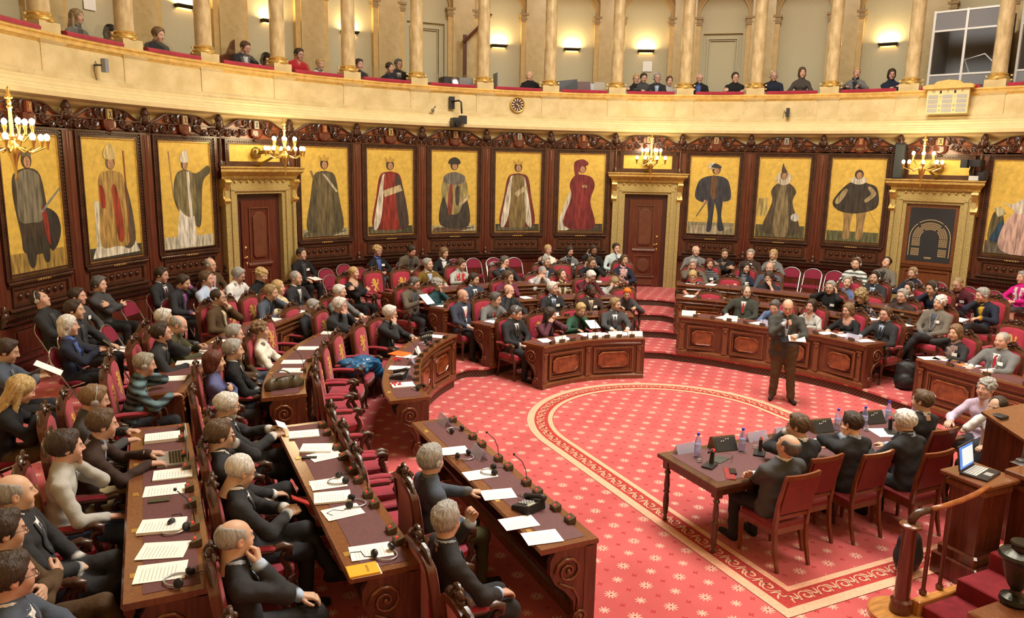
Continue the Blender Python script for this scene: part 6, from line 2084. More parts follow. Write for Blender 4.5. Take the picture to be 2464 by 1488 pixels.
# ------------------------------------------------------------------ desks
LEATHER = mat('leather_oxblood', (0.115, 0.04, 0.042), 0.6, bump=0.35, bscale=160, var=0.12, vscale=30)
def nrm_ang(nx, ny):
 return -math.atan2(nx, ny)
def desk(k, u0, u1, label, zl=None, closed_ends=True):
 z = (k * ST if zl is None else zl)
 n = max(3, int(abs(u1 - u0) / (2.0 if abs(u0) <= 90.5 and abs(u1) <= 92 else 0.5)))
 U = [u0 + (u1 - u0) * i / n for i in range(n + 1)]
 path = []
 for u in U:
  x, y, nx, ny = row_pt(k, u)
  path.append((x, y, z, nx, ny))
 mid = path[len(path) // 2]
 root = empty('senate_desk', (0, 0, 0))
 tag(root, label, 'desk', 'curved and straight senators desks')
 T = 0.78
 mobj('desktop', MB().sweep(path, [(-0.05, T - 0.045), (-0.06, T - 0.03), (-0.05, T), (0.46, T), (0.475, T - 0.02), (0.46, T - 0.045)]), WOODL, root)
 pin = path
 mobj('leather_inlay', MB().sweep(pin[0:1] and [(p[0], p[1], p[2], p[3], p[4]) for p in shrink(path, 0.07)], [(0.03, T - 0.005), (0.03, T + 0.003), (0.355, T + 0.003), (0.355, T - 0.005)]), LEATHER, root)
 mobj('front_board', MB().sweep(path, [(0.0, 0.05), (0.0, T - 0.04), (0.05, T - 0.04), (0.05, 0.05)]), WOOD, root)
 mobj('plinth', MB().sweep(path, [(-0.045, 0.0), (-0.045, 0.07), (-0.03, 0.095), (-0.005, 0.105), (0.07, 0.105), (0.07, 0.0)]), WOODL, root)
 mobj('frieze_moulding', MB().sweep(path, [(0.0, 0.645), (-0.02, 0.65), (-0.03, 0.67), (-0.02, 0.685), (-0.02, 0.72), (-0.04, 0.735), (0.0, 0.738)]), WOODL, root)
 mobj('under_shelf', MB().sweep(path, [(0.05, 0.52), (0.05, 0.54), (0.36, 0.54), (0.36, 0.52)]), mat('wood_shadow', (0.06, 0.017, 0.012), 0.4), root)
 # lengths
 L = [0]
 for i in range(n):
  L.append(L[-1] + math.hypot(path[i + 1][0] - path[i][0], path[i + 1][1] - path[i][1]))
 def at(s):
  s = max(0, min(L[-1], s))
  u = float(np.interp(s, L, U))
  return row_pt(k, u)
 cnt = max(1, round((L[-1] - 0.2) / 0.98))
 seg = (L[-1] - 0.16) / cnt
 for i in range(cnt):
  s0 = 0.08 + seg * i
  x, y, nx, ny = at(s0 + seg / 2)
  w = min(seg - 0.24, 0.95) / 2
  b = MB()
  rect_frame(b, -w, w, 0.14, 0.61, 0.03, -0.03, 0.004)
  rect_frame(b, -w + 0.04, w - 0.04, 0.18, 0.57, 0.015, -0.018, 0.004)
  sg = 0.9 * w * w / (2 * max(2.6, rho(k, 0))) if abs(u0) <= 90.3 and abs(u1) <= 90.3 else 0.0
  pn = mobj('panel_frame', b, WOODL, root, (x - nx * sg, y - ny * sg, z), nrm_ang(nx, ny))
  c, h = w - 0.09, 0.15
  oc = [(-c + 0.08, -h), (c - 0.08, -h), (c, -h + 0.07), (c, h - 0.07), (c - 0.08, h), (-c + 0.08, h), (-c, h - 0.07), (-c, -h + 0.07)]
  b = MB()
  b.rings([[(a, -0.002, 0.375 + d) for a, d in oc], [(a, -0.022, 0.375 + d) for a, d in oc], [(a * 0.93, -0.03, 0.375 + d * 0.87) for a, d in oc], [(a * 0.9, -0.016, 0.375 + d * 0.82) for a, d in oc]])
  mobj('octagon_panel', b, BURL, pn)
 pil_b = MB()
 pil_b.box(-0.045, 0.045, -0.03, 0.0, 0.105, 0.64)
 pil_b.box(-0.055, 0.055, -0.04, 0.0, 0.105, 0.15)
 pil_b.box(-0.055, 0.055, -0.04, 0.0, 0.60, 0.64)
 pil_b.ball((0, -0.035, 0.56), (0.03, 0.02, 0.03), 8, 4)
 for i in range(cnt + 1):
  x, y, nx, ny = at(0.08 + seg * i)
  mobj('pilaster', DESKPIL, None, root, (x, y, z), nrm_ang(nx, ny))
 # scrolled end consoles
 for e in (0, 1):
  x, y, nx, ny = row_pt(k, U[0] if e == 0 else U[-1])
  o = mobj('end_console', ENDCON[e], None, root, (x, y, z), nrm_ang(nx, ny))
  mobj('volute', ENDVOL[e], None, o)
 # brass plates on the seat side
 m = max(1, round(L[-1] / 0.68))
 for i in range(m):
  x, y, nx, ny = at(L[-1] * (i + 0.5) / m)
  mobj('brass_plate', PLATE, None, root, (x, y, z), nrm_ang(nx, ny))
 return root
def shrink(path, d):
 p = list(path)
 def mv(a, b):
  L = math.hypot(b[0] - a[0], b[1] - a[1])
  f = min(0.9, d / L)
  return tuple(a[i] + (b[i] - a[i]) * f for i in range(5))
 p[0] = mv(p[0], p[1])
 p[-1] = mv(p[-1], p[-2])
 return p
b = MB()
b.box(-0.045, 0.045, -0.03, 0.004, 0.105, 0.64)
b.box(-0.055, 0.055, -0.042, 0.004, 0.105, 0.15)
b.box(-0.055, 0.055, -0.042, 0.004, 0.60, 0.64)
b.ball((0, -0.035, 0.56), (0.03, 0.02, 0.03), 8, 4)
DESKPIL = shared(b, 'pilaster', WOODL)
PLATE = shared(MB().bbox(-0.03, 0.03, 0.385, 0.43, 0.779, 0.785, 0.002), 'brass_plate', BRASS)
ENDCON, ENDVOL = [], []
for e in (0, 1):
 s = -1 if e == 0 else 1
 prof = [(0.0, 0.03), (0.17, 0.03), (0.19, 0.10), (0.15, 0.18), (0.16, 0.28), (0.24, 0.38), (0.33, 0.46), (0.38, 0.56), (0.38, 0.66), (0.34, 0.735), (0.0, 0.735)]
 x0, x1 = sorted((-s * 0.05, s * 0.004))
 b = MB().prism(prof, x0, x1, 'yz')
 b.box(x0 - 0.005, x1 + 0.005, -0.035, 0.07, 0.0, 0.735)
 ENDCON.append(shared(b, 'end_console', WOOD))
 b = MB()
 for cy, cz_, r in ((0.22, 0.56, 0.12), (0.10, 0.14, 0.06)):
  pts, rs = [], []
  for i in range(20):
   t = i / 19
   a = 2 * PI * 1.9 * t * 1
   rr_ = r * (1 - 0.88 * t)
   pts.append((s * 0.012, cy + rr_ * math.cos(a), cz_ + rr_ * math.sin(a)))
   rs.append(0.014 * (1 - 0.4 * t))
  b.tube(pts, rs, 6)
  b.ball((s * 0.012, cy, cz_), 0.02, 8, 5)
 b.tube([(s * 0.01, 0.13, 0.2), (s * 0.01, 0.12, 0.3), (s * 0.01, 0.17, 0.4), (s * 0.01, 0.30, 0.47)], 0.012, 6)
 ENDVOL.append(shared(b, 'volute', WOODL, True))
DESKS = [
 (0, -23.5, 24.5, 'curved front desk of the middle block standing on the arena carpet'),
 (1, -23.5, 24.5, 'second curved desk of the middle block behind the front desk'),
 (2, -25, 25.5, 'third curved desk row of the middle block'),
 (3, -26.5, 26.5, 'rearmost curved desk row of the middle block'),
 (1, -90.15, -37.5, 'long empty curved front desk left of the middle block'),
 (2, -90, -39, 'second curved desk row left of the middle block with the handbag on it'),
 (3, -90, -40, 'third curved desk row left of the middle block'),
 (1, 37.8, 90.1, 'long curved front desk behind the standing speaker'),
 (2, 37, 88, 'second curved desk row behind the standing speaker'),
 (3, 37, 86, 'third curved desk row right of the middle aisle'),
 (1, -90 - 4.2, -90 - 1.0, 'straight front desk in the left foreground with the telephone on it'),
 (2, -90 - 4.3, -90 - 1.05, 'straight desk with the yellow notepad in the left foreground'),
 (3, -90 - 4.35, -90 - 1.1, 'straight desk with the laptop in the left foreground'),
 (1, 90 + 1.05, 90 + 4.3, 'straight front desk at the right picture edge'),
]
for k, a, c, lab in DESKS:
 desk(k, min(a, c), max(a, c), lab)
# ------------------------------------------------------------------ armchairs
LIONP = [(-0.02, -0.13), (0.03, -0.13), (0.035, -0.115), (0.01, -0.105), (0.02, -0.06), (0.05, -0.09), (0.075, -0.12), (0.10, -0.115), (0.095, -0.10), (0.075, -0.09), (0.06, -0.045), (0.045, -0.01), (0.075, 0.02), (0.095, 0.0), (0.085, 0.05), (0.10, 0.09), (0.075, 0.13), (0.06, 0.10), (0.07, 0.07), (0.055, 0.04),
         (0.03, 0.03), (0.025, 0.07), (0.02, 0.10), (0.0, 0.135), (-0.03, 0.14), (-0.06, 0.125), (-0.075, 0.10), (-0.055, 0.085), (-0.04, 0.06), (-0.075, 0.07), (-0.10, 0.085), (-0.105, 0.06), (-0.07, 0.04), (-0.045, 0.025), (-0.08, 0.0), (-0.11, 0.01), (-0.105, -0.02), (-0.07, -0.025), (-0.03, -0.005), (-0.01, -0.03), (-0.02, -0.07), (-0.05, -0.085), (-0.055, -0.11), (-0.03, -0.10)]
def chair_parts():
 P = []
 b = MB()
 seat = [(-0.25, 0.20), (0.25, 0.20), (0.29, -0.18), (0.24, -0.26), (0.10, -0.285), (-0.10, -0.285), (-0.24, -0.26), (-0.29, -0.18)]
 b.rings([[(x, y, 0.385) for x, y in seat], [(x * 1.01, y * 1.01, 0.42) for x, y in seat], [(x * 0.97, y * 0.97, 0.455) for x, y in seat], [(x * 0.80, y * 0.80, 0.472) for x, y in seat]])
 P.append(('seat', shared(b, 'seat', VELVET, True, 0.7)))
 b = MB()
 b.rings([[(x * 1.015, y * 1.015, 0.33) for x, y in seat], [(x * 1.03, y * 1.03, 0.345) for x, y in seat], [(x * 1.03, y * 1.03, 0.385) for x, y in seat], [(x * 0.98, y * 0.98, 0.39) for x, y in seat]])
 P.append(('seat_rail', shared(b, 'seat_rail', WOOD)))
 def yb(z):       # backward lean of the back
  return 0.205 + 0.085 * (z - 0.45) / 0.65
 def outline(w):
  o = []
  for z, x in ((0.50, 0.20), (0.60, 0.225), (0.75, 0.24), (0.90, 0.245), (0.99, 0.235)):
   o.append((x + w, z))
  for a in np.linspace(0.15, PI / 2, 6):
   o.append(((0.235 + w) * math.cos(a), 0.99 + (0.075 + w) * math.sin(a)))
  return o + [(-x, z) for x, z in o[::-1][1:]]
 i0, i1 = outline(-0.02), outline(0.035)
 b = MB()
 b.rings([[(x, yb(z) + 0.02, z) for x, z in i0], [(x, yb(z) - 0.03, z) for x, z in i0], [(x * 0.86, yb(z) - 0.055, 0.78 + (z - 0.78) * 0.88) for x, z in i0]])
 b.box(-0.2, 0.2, yb(0.8) + 0.02, yb(0.8) + 0.035, 0.52, 1.0)
 P.append(('backrest', shared(b, 'backrest', VELVET, True, 0.7)))
 b = MB()
 n = len(i1)
 V = []
 for prof in ((i0, -0.035), (i1, -0.025), (i1, 0.035), (i0, 0.04)):
  V += [(x, yb(z) + prof[1], z - (0.02 if z < 0.52 else 0)) for x, z in prof[0]]
 F = []
 for r in range(4):
  r2 = (r + 1) % 4
  for i in range(n):
   j = (i + 1) % n
   F.append((r * n + i, r * n + j, r2 * n + j, r2 * n + i))
 b.add(V, F)
 P.append(('back_frame', shared(b, 'back_frame', WOOD, True, 0.6)))
 b = MB()
 yy = yb(1.12)
 for s in (-1, 1):
  spiral(b, s * 0.07, 1.135, 0.05, 1.4, s, yy - 0.02, 0.016)
  b.tube([(s * 0.10, yy, 1.12), (s * 0.17, yy - 0.01, 1.105), (s * 0.22, yy - 0.01, 1.06), (s * 0.25, yy - 0.02, 1.0)], [0.026, 0.022, 0.018, 0.01], 6)
 b.ball((0, yy - 0.01, 1.145), (0.04, 0.025, 0.035), 8, 5)
 b.ball((0, yy - 0.015, 1.10), (0.07, 0.025, 0.025), 8, 4)
 for s in (-1, 1):
  for j in range(4):
   b.ball((s * (0.06 + 0.045 * j), yy - 0.012, 1.125 - 0.012 * j * j * 0.6), (0.024, 0.018, 0.018), 6, 4)
 P.append(('crest', shared(b, 'crest', WOODD, True, 0.9)))
 b = MB()
 pts = [(x * 0.98, 0.79 + z * 1.02) for x, z in LIONP]
 b.add([(x, yb(z) - 0.0605, z) for x, z in pts] + [(x, yb(z) - 0.05, z) for x, z in pts], [tuple(range(len(pts)))] + [(i, (i + 1) % len(pts), len(pts) + (i + 1) % len(pts), len(pts) + i) for i in range(len(pts))])
 P.append(('lion_emblem', shared(b, 'lion_emblem', mat('gold_embroidery', (0.62, 0.36, 0.08), 0.6, bump=0.4, bscale=120, var=0.2, vscale=40))))
 for s in (-1, 1):
  b = MB()
  b.rings([[(s * 0.285 + 0.035 * math.cos(a), y, 0.655 + 0.022 * math.sin(a) + dz) for a in np.linspace(0, 2 * PI, 9)[:-1]] for y, dz in ((0.21, 0.0), (0.12, 0.012), (-0.02, 0.01), (-0.12, 0.0))])
  P.append(('armrest', shared(b, 'armrest', VELVET, True, 0.9)))
  b = MB()
  pts = [(s * 0.285, -0.11, 0.65), (s * 0.287, -0.18, 0.665), (s * 0.288, -0.225, 0.64), (s * 0.288, -0.22, 0.60), (s * 0.287, -0.185, 0.60), (s * 0.287, -0.165, 0.56), (s * 0.285, -0.20, 0.50), (s * 0.285, -0.21, 0.44), (s * 0.283, -0.17, 0.38)]
  b.tube(pts, [0.03, 0.034, 0.036, 0.034, 0.028, 0.026, 0.028, 0.03, 0.03], 8)
  b.tube([(s * 0.285, 0.22, 0.645), (s * 0.285, -0.11, 0.635)], 0.024, 6)
  P.append(('arm_support', shared(b, 'arm_support', WOODD, True, 0.9)))
  b = MB()
  b.tube([(s * 0.255, -0.225, 0.36), (s * 0.265, -0.25, 0.28), (s * 0.25, -0.23, 0.16), (s * 0.25, -0.235, 0.06), (s * 0.255, -0.26, 0.015)], [0.036, 0.034, 0.022, 0.018, 0.024], 8)
  P.append(('leg', shared(b, 'leg', WOODD, True, 0.9)))
  b = MB()
  b.tube([(s * 0.215, 0.205, 0.52), (s * 0.22, 0.20, 0.36), (s * 0.225, 0.215, 0.18), (s * 0.23, 0.25, 0.012)], [0.026, 0.026, 0.022, 0.02], 8)
  P.append(('leg', shared(b, 'leg', WOODD, True, 0.9)))
 return P
CHP = chair_parts()
CHAIRS_AT = []
def armchair(x, y, z, phi, label):
 o = empty('armchair', (x, y, z), -math.radians(phi))
 tag(o, label, 'armchair', 'carved red senators armchairs')
 for nm, me in CHP:
  mobj(nm, me, None, o)
 CHAIRS_AT.append((x, y, z))
 return o
# ------------------------------------------------------------------ folding chairs
FRED = mat('folding_chair_red', (0.19, 0.008, 0.03), 0.85, bump=0.3, bscale=150, var=0.12, vscale=20)
def folding_parts():
 P = []
 b = MB()
 pts = [(-0.21, -0.20, 0.012), (-0.205, 0.0, 0.36), (-0.205, 0.17, 0.66)]
 for a in np.linspace(PI, 0, 9):
  pts.append((0.205 * math.cos(a), 0.19 + 0.05 * math.sin(a), 0.69 + 0.15 * math.sin(a)))
 pts += [(0.205, 0.17, 0.66), (0.205, 0.0, 0.36), (0.21, -0.20, 0.012)]
 b.tube(pts, 0.011, 6)
 for s in (-1, 1):
  b.tube([(s * 0.185, -0.16, 0.43), (s * 0.185, 0.0, 0.38), (s * 0.19, 0.24, 0.012)], 0.011, 6)
 b.tube([(-0.19, 0.20, 0.07), (0.19, 0.20, 0.07)], 0.009, 6)
 b.tube([(-0.205, -0.14, 0.11), (0.205, -0.14, 0.11)], 0.009, 6)
 P.append(('frame', shared(b, 'frame', STEEL, True, 0.8)))
 b = MB()
 o = [(-0.19, 0.60)] + [(0.19 * math.cos(a), 0.69 + 0.13 * math.sin(a)) for a in np.linspace(PI, 0, 11)] + [(0.19, 0.60)]
 f = lambda z: 0.14 + (z - 0.6) * 0.36
 b.rings([[(x, f(z) + 0.02, z) for x, z in o], [(x, f(z) - 0.012, z) for x, z in o], [(x * 0.9, f(z) - 0.022, 0.7 + (z - 0.7) * 0.88) for x, z in o]])
 P.append(('backrest', shared(b, 'backrest', FRED, True, 0.7)))
 b = MB()
 o = [(0.2 * math.copysign(abs(math.cos(a)) ** 0.6, math.cos(a)), -0.02 + 0.19 * math.copysign(abs(math.sin(a)) ** 0.7, math.sin(a))) for a in np.linspace(0, 2 * PI, 17)[:-1]]
 b.rings([[(x, y, 0.41) for x, y in o], [(x, y, 0.44) for x, y in o], [(x * 0.88, y * 0.88, 0.455) for x, y in o]])
 P.append(('seat', shared(b, 'seat', FRED, True, 0.7)))
 return P
FOP = folding_parts()
def folding_chair(x, y, z, phi, label):
 o = empty('folding_chair', (x, y, z), -math.radians(phi))
 tag(o, label, 'folding chair', 'red folding chairs along the wall')
 for nm, me in FOP:
  mobj(nm, me, None, o)
 CHAIRS_AT.append((x, y, z))
 return o
# ------------------------------------------------------------------ table chairs
TWOOD = mat('wood_table', (0.075, 0.028, 0.012), 0.3, var=0.35, vscale=5, stretch=(1, 6, 1), coat=0.4)
def tchair_parts():
 P = []
 CW = mat('wood_chair', (0.16, 0.042, 0.016), 0.3, var=0.3, vscale=6, coat=0.4)
 RL = mat('leather_red', (0.16, 0.014, 0.014), 0.45, var=0.15, vscale=14)
 b = MB().bbox(-0.23, 0.23, -0.25, 0.22, 0.42, 0.475, 0.015)
 P.append(('seat', shared(b, 'seat', RL)))
 b = MB()
 rect = [(-0.235, -0.255), (0.235, -0.255), (0.22, 0.22), (-0.22, 0.22)]
 b.rings([[(x, y, 0.36) for x, y in rect], [(x, y, 0.42) for x, y in rect]])
 P.append(('seat_rail', shared(b, 'seat_rail', CW)))
 for s in (-1, 1):
  b = MB()
  b.rings([[(s * 0.21 + dx * w, -0.235 + dy * w, z) for dx, dy in ((-1, -1), (1, -1), (1, 1), (-1, 1))] for z, w in ((0.0, 0.013), (0.36, 0.022))])
  P.append(('leg', shared(b, 'leg', CW)))
  b = MB()
  b.rings([[(s * 0.205 + dx * w, y + dy * w, z) for dx, dy in ((-1, -1), (1, -1), (1, 1), (-1, 1))] for z, y, w in ((0.0, 0.29, 0.014), (0.2, 0.235, 0.018), (0.42, 0.21, 0.021), (0.7, 0.24, 0.019), (1.0, 0.315, 0.016))])
  P.append(('leg', shared(b, 'leg', CW)))
 b = MB()
 b.rings([[(x, yy + 0.225 + 0.24 * (z - 0.55) ** 1.1 * 1.0, z) for x, z in ((-0.195, 0.58), (0.195, 0.58), (0.195, 0.97), (-0.195, 0.97))] for yy in (-0.018, 0.018)])
 P.append(('backrest', shared(b, 'backrest', RL)))
 b = MB()
 b.rings([[(x, 0.315 + 0.03 * (1 - (x / 0.21) ** 2) + dy, z) for dy, z in ((-0.015, 0.965), (0.015, 0.965), (0.015, 1.01), (-0.015, 1.01))] for x in np.linspace(-0.215, 0.215, 7)])
 P.append(('cross_rail', shared(MB().box(-0.2, 0.2, 0.205, 0.235, 0.52, 0.56), 'cross_rail', CW)))
 P.append(('top_rail', shared(b, 'top_rail', CW)))
 return P
TCP = tchair_parts()
def table_chair(x, y, z, phi, label):
 o = empty('table_chair', (x, y, z), -math.radians(phi))
 tag(o, label, 'chair', 'wooden chairs with red backs at the table')
 for nm, me in TCP:
  mobj(nm, me, None, o)
 CHAIRS_AT.append((x, y, z))
 return o
# ------------------------------------------------------------------ long table
TX0, TX1, TY0, TY1, TZ = -2.13, 1.62, -2.82, -1.83, 0.765
tb = empty('long_table', ((TX0 + TX1) / 2, (TY0 + TY1) / 2, 0))
tag(tb, 'long dark wooden table with turned legs and leather top in the arena', 'table')
cx_, cy_ = (TX0 + TX1) / 2, (TY0 + TY1) / 2
hx_, hy_ = (TX1 - TX0) / 2, (TY1 - TY0) / 2
mobj('table_top', MB().bbox(-hx_, hx_, -hy_, hy_, TZ - 0.04, TZ, 0.006), TWOOD, tb)
mobj('leather_inlay', MB().box(-hx_ + 0.1, hx_ - 0.1, -hy_ + 0.1, hy_ - 0.1, TZ, TZ + 0.002), LEATHER, tb)
b = MB()
rect_frame(b, -hx_ + 0.06, hx_ - 0.06, 0, 1, 0.02, 0, 0.01) if False else None
for y in (-hy_ + 0.06, hy_ - 0.08):
 b.box(-hx_ + 0.06, hx_ - 0.06, y, y + 0.02, TZ - 0.13, TZ - 0.04)
for x in (-hx_ + 0.06, hx_ - 0.08):
 b.box(x, x + 0.02, -hy_ + 0.06, hy_ - 0.06, TZ - 0.13, TZ - 0.04)
mobj('apron', b, TWOOD, tb)
leg_me = shared(MB().lathe([(0.02, 0.0), (0.028, 0.02), (0.018, 0.05), (0.03, 0.10), (0.034, 0.25), (0.026, 0.32), (0.038, 0.34), (0.026, 0.36), (0.034, 0.42), (0.024, 0.54), (0.036, 0.565), (0.022, 0.59), (0.036, 0.61), (0.04, 0.615)], 14), 'turned_leg', TWOOD, True, 0.7)
for x in (-hx_ + 0.09, -0.1, hx_ - 0.09):
 for y in (-hy_ + 0.09, hy_ - 0.09):
  l = mobj('turned_leg', leg_me, None, tb, (x, y, 0))
  mobj('leg_block', MB().box(-0.04, 0.04, -0.04, 0.04, 0.61, TZ - 0.04), TWOOD, l)
# ------------------------------------------------------------------ tribune with lectern, stair and rail at the right
tr = empty('speakers_tribune', (0, -4.07, 0))
tag(tr, 'mahogany pedestal of the tribune carrying the laptop at the lower right', 'pedestal')
def blk(par, nm, x0, x1, y0, y1, z0, z1, m, bev=0.012):
 ox, oy = par.location.x, par.location.y
 return mobj(nm, MB().bbox(x0 - ox, x1 - ox, y0 - oy, y1 - oy, z0, z1, bev), m, par)
blk(tr, 'pier_body', -0.22, 0.14, -4.24, -3.90, 0.30, 1.0, WOODR)
blk(tr, 'pier_base', -0.28, 0.2, -4.30, -3.84, 0.0, 0.22, WOODR)
blk(tr, 'pier_base_step', -0.25, 0.17, -4.27, -3.87, 0.22, 0.32, WOODR, 0.02)
blk(tr, 'pier_moulding', -0.25, 0.17, -4.27, -3.87, 0.93, 0.99, WOODL, 0.015)
blk(tr, 'pier_ledge', -0.29, 0.21, -4.31, -3.83, 1.02, 1.06, WOODL)
blk(tr, 'pier_neck', -0.22, 0.14, -4.24, -3.90, 0.98, 1.03, WOODR)
sd_ = empty('clerk_desk', (1.2, -4.6, 0))
tag(sd_, 'mahogany clerk desk behind the laptop pedestal at the right edge', 'desk')
blk(sd_, 'desk_body', 0.24, 2.4, -4.75, -4.20, 0.0, 1.06, WOODR)
blk(sd_, 'desk_ledge', 0.18, 2.5, -4.80, -4.15, 1.06, 1.11, WOODL)
blk(sd_, 'desk_moulding', 0.21, 2.45, -4.78, -4.17, 0.94, 0.99, WOODL, 0.015)
le = empty('lectern', (1.6, -3.7, 0))
tag(le, 'sloped wooden lectern with long gooseneck microphone at the right picture edge', 'lectern')
b = MB()
b.rings([[(x, -0.36, 0.0), (x, 0.30, 0.0), (x, 0.30, 1.28), (x, -0.36, 1.06)] for x in (-0.58, 1.2)])
mobj('lectern_body', b, WOODR, le)
b = MB()
b.rings([[(x, -0.40, 1.06), (x, 0.34, 1.305), (x, 0.34, 1.335), (x, -0.40, 1.09)] for x in (-0.62, 1.25)])
mobj('sloped_top', b, WOODL, le)
mobj('button_box', MB().bbox(-0.55, -0.42, 0.16, 0.28, 1.27, 1.315, 0.006), BLACKP, le)
b = MB()
b.tube([(-1.08, -0.4, 1.11), (-1.06, -0.4, 1.34), (-1.0, -0.38, 1.45), (-0.86, -0.34, 1.54), (-0.55, -0.25, 1.62), (-0.3, -0.2, 1.66)], [0.009, 0.009, 0.008, 0.008, 0.008, 0.008], 8)
b.lathe([(0.05, 1.11), (0.05, 1.125), (0.012, 1.14)], 12, (-1.08, -0.4))
b.bbox(-1.2, -0.9, -0.48, -0.36, 1.108, 1.112, 0.001)
mobj('gooseneck_microphone', b, mat('mic_metal', (0.12, 0.12, 0.12), 0.3, 0.7), le, smooth=True, angle=0.7)
STC = mat('stair_carpet', (0.17, 0.008, 0.014), 0.95, var=0.2, vscale=12)
stp = empty('tribune_stair', (-1.1, -4.7, 0))
tag(stp, 'red carpeted tribune stair between the newel post and the urn post', 'stair')
for i in range(3):
 mobj('step', MB().bbox(-0.06 + 0.42 * i, 1.3, -0.25, 0.28, 0.165 * i, 0.165 * (i + 1), 0.012), STC, stp)
mobj('stair_string', MB().bbox(-0.10, 1.3, 0.28, 0.36, 0.0, 0.20, 0.01), OAK, stp)
nr = empty('stair_railing', (-1.26, -4.29, 0))
tag(nr, 'mahogany newel post with curved handrail and balusters beside the tribune stair', 'railing')
mobj('base_block', MB().lathe([(0.26, 0.0), (0.26, 0.05), (0.245, 0.06), (0.2, 0.062)], 40), OAK, nr, smooth=True, angle=0.5)
mobj('newel_post', MB().lathe([(0.09, 0.06), (0.095, 0.09), (0.088, 0.13), (0.09, 0.17), (0.066, 0.19), (0.062, 0.42), (0.065, 0.46), (0.06, 0.48), (0.056, 0.84), (0.065, 0.86)], 20), WOODR, nr, smooth=True, angle=0.6)
mobj('newel_cap', MB().lathe([(0.06, 0.855), (0.09, 0.865), (0.092, 0.88), (0.078, 0.892), (0.03, 0.90)], 20), WOODL, nr, smooth=True, angle=0.6)
b = MB()
b.tube([(0.0, 0.0, 0.89), (0.0, -0.01, 0.94), (0.04, -0.02, 0.985), (0.11, -0.03, 1.0), (0.18, -0.035, 1.0)], [0.033, 0.036, 0.036, 0.033, 0.03], 10)
mobj('carved_handrail_end', b, WOODD, nr, smooth=True)
b = MB()
b.tube([(0.17, -0.034, 1.0), (0.35, -0.045, 1.005), (0.55, -0.05, 1.02), (0.75, -0.055, 1.05), (0.92, -0.05, 1.09)], 0.026, 10)
mobj('handrail', b, mat('wood_handrail', (0.27, 0.08, 0.02), 0.25, var=0.2, vscale=10, coat=0.5), nr, smooth=True)
for x, zb, zt in ((0.20, 0.20, 0.99), (0.42, 0.20, 1.0)):
 mobj('baluster', MB().lathe([(0.03, zb), (0.034, zb + 0.03), (0.017, zb + 0.06), (0.019, zb + 0.33), (0.023, zb + 0.35), (0.017, zb + 0.38), (0.017, zt)], 12, (x, -0.05)), WOODR, nr, smooth=True, angle=0.6)
ur = empty('bronze_urn', (-1.0, -5.06, 0.0))
tag(ur, 'dark bronze urn lamp base standing on a post at the right picture edge', 'urn')
BRZ = mat('bronze_dark', (0.035, 0.033, 0.025), 0.3, 0.7, bump=0.3, bscale=40)
mobj('post', MB().bbox(-0.40, 0.55, -0.36, 0.04, 0.0, 0.45, 0.012), WOODR, ur)
mobj('post_cap', MB().bbox(-0.45, 0.6, -0.40, 0.085, 0.45, 0.51, 0.015), WOODL, ur)
S_ = 0.74
mobj('foot', MB().lathe([(r * S_, 0.51 + (z - 0.70) * S_) for r, z in ((0.13, 0.70), (0.15, 0.73), (0.14, 0.78), (0.06, 0.82), (0.05, 0.88))], 20), BRZ, ur, smooth=True, angle=0.6)
mobj('bowl', MB().lathe([(r * S_, 0.51 + (z - 0.70) * S_) for r, z in ((0.05, 0.86), (0.09, 0.92), (0.13, 1.02), (0.16, 1.14), (0.17, 1.2), (0.20, 1.22), (0.215, 1.25), (0.20, 1.28), (0.13, 1.31), (0.10, 1.33), (0.10, 1.37), (0.12, 1.39), (0.11, 1.41), (0.07, 1.40))], 24), BRZ, ur, smooth=True, angle=0.6)
# ------------------------------------------------------------------ cast of people
PAL = dict(blk=(.011, .011, .012), char=(.024, .024, .027), navy=(.014, .018, .035), navy2=(.035, .042, .065), grey=(.15, .15, .15), dgrey=(.055, .055, .058), dgrey2=(.06, .062, .066), lgrey=(.40, .39, .36), white=(.72, .71, .69), cream=(.62, .52, .34), cream2=(.70, .66, .56), blue=(.07, .12, .38), ltblue=(.40, .50, .66),
           brown=(.075, .043, .02), dbrown=(.04, .022, .017), olive=(.06, .056, .022), dolive=(.045, .047, .036), mustard=(.15, .085, .012), teal=(.02, .06, .07), teal2=(.12, .2, .22), maroon=(.075, .012, .018), maroon2=(.12, .018, .04), plum=(.10, .03, .045), magenta=(.55, .006, .2), green=(.03, .085, .05), red=(.5, .012, .02), red2=(.36, .012, .02),
           pink=(.62, .38, .36), pinkgrey=(.3, .2, .18), jean=(.04, .06, .11), tan=(.25, .16, .09), lilac=(.52, .42, .55), coral=(.8, .22, .14), slate=(.065, .08, .11), yellow=(.6, .36, .02), khaki=(.30, .23, .11), stripeblue=(.25, .32, .45), denim=(.12, .18, .33), denim2=(.10, .13, .26), purple=(.25, .08, .25), periw=(.10, .11, .24), paleb=(.5, .6, .6), taupe=(.11, .09, .065), taupe2=(.15, .13, .105), dgreen=(.012, .04, .03), skin=(.52, .30, .20))
HPAL = dict(blk=(.02, .017, .016), dbr=(.042, .026, .017), br=(.10, .058, .03), lbr=(.20, .12, .06), blond=(.50, .35, .15), sandy=(.30, .21, .10), grey=(.33, .32, .30), lgreyh=(.30, .28, .22), dgrey=(.10, .095, .09), white=(.66, .64, .60), red=(.4, .1, .02), orange=(.75, .17, .015), auburn=(.11, .03, .015))
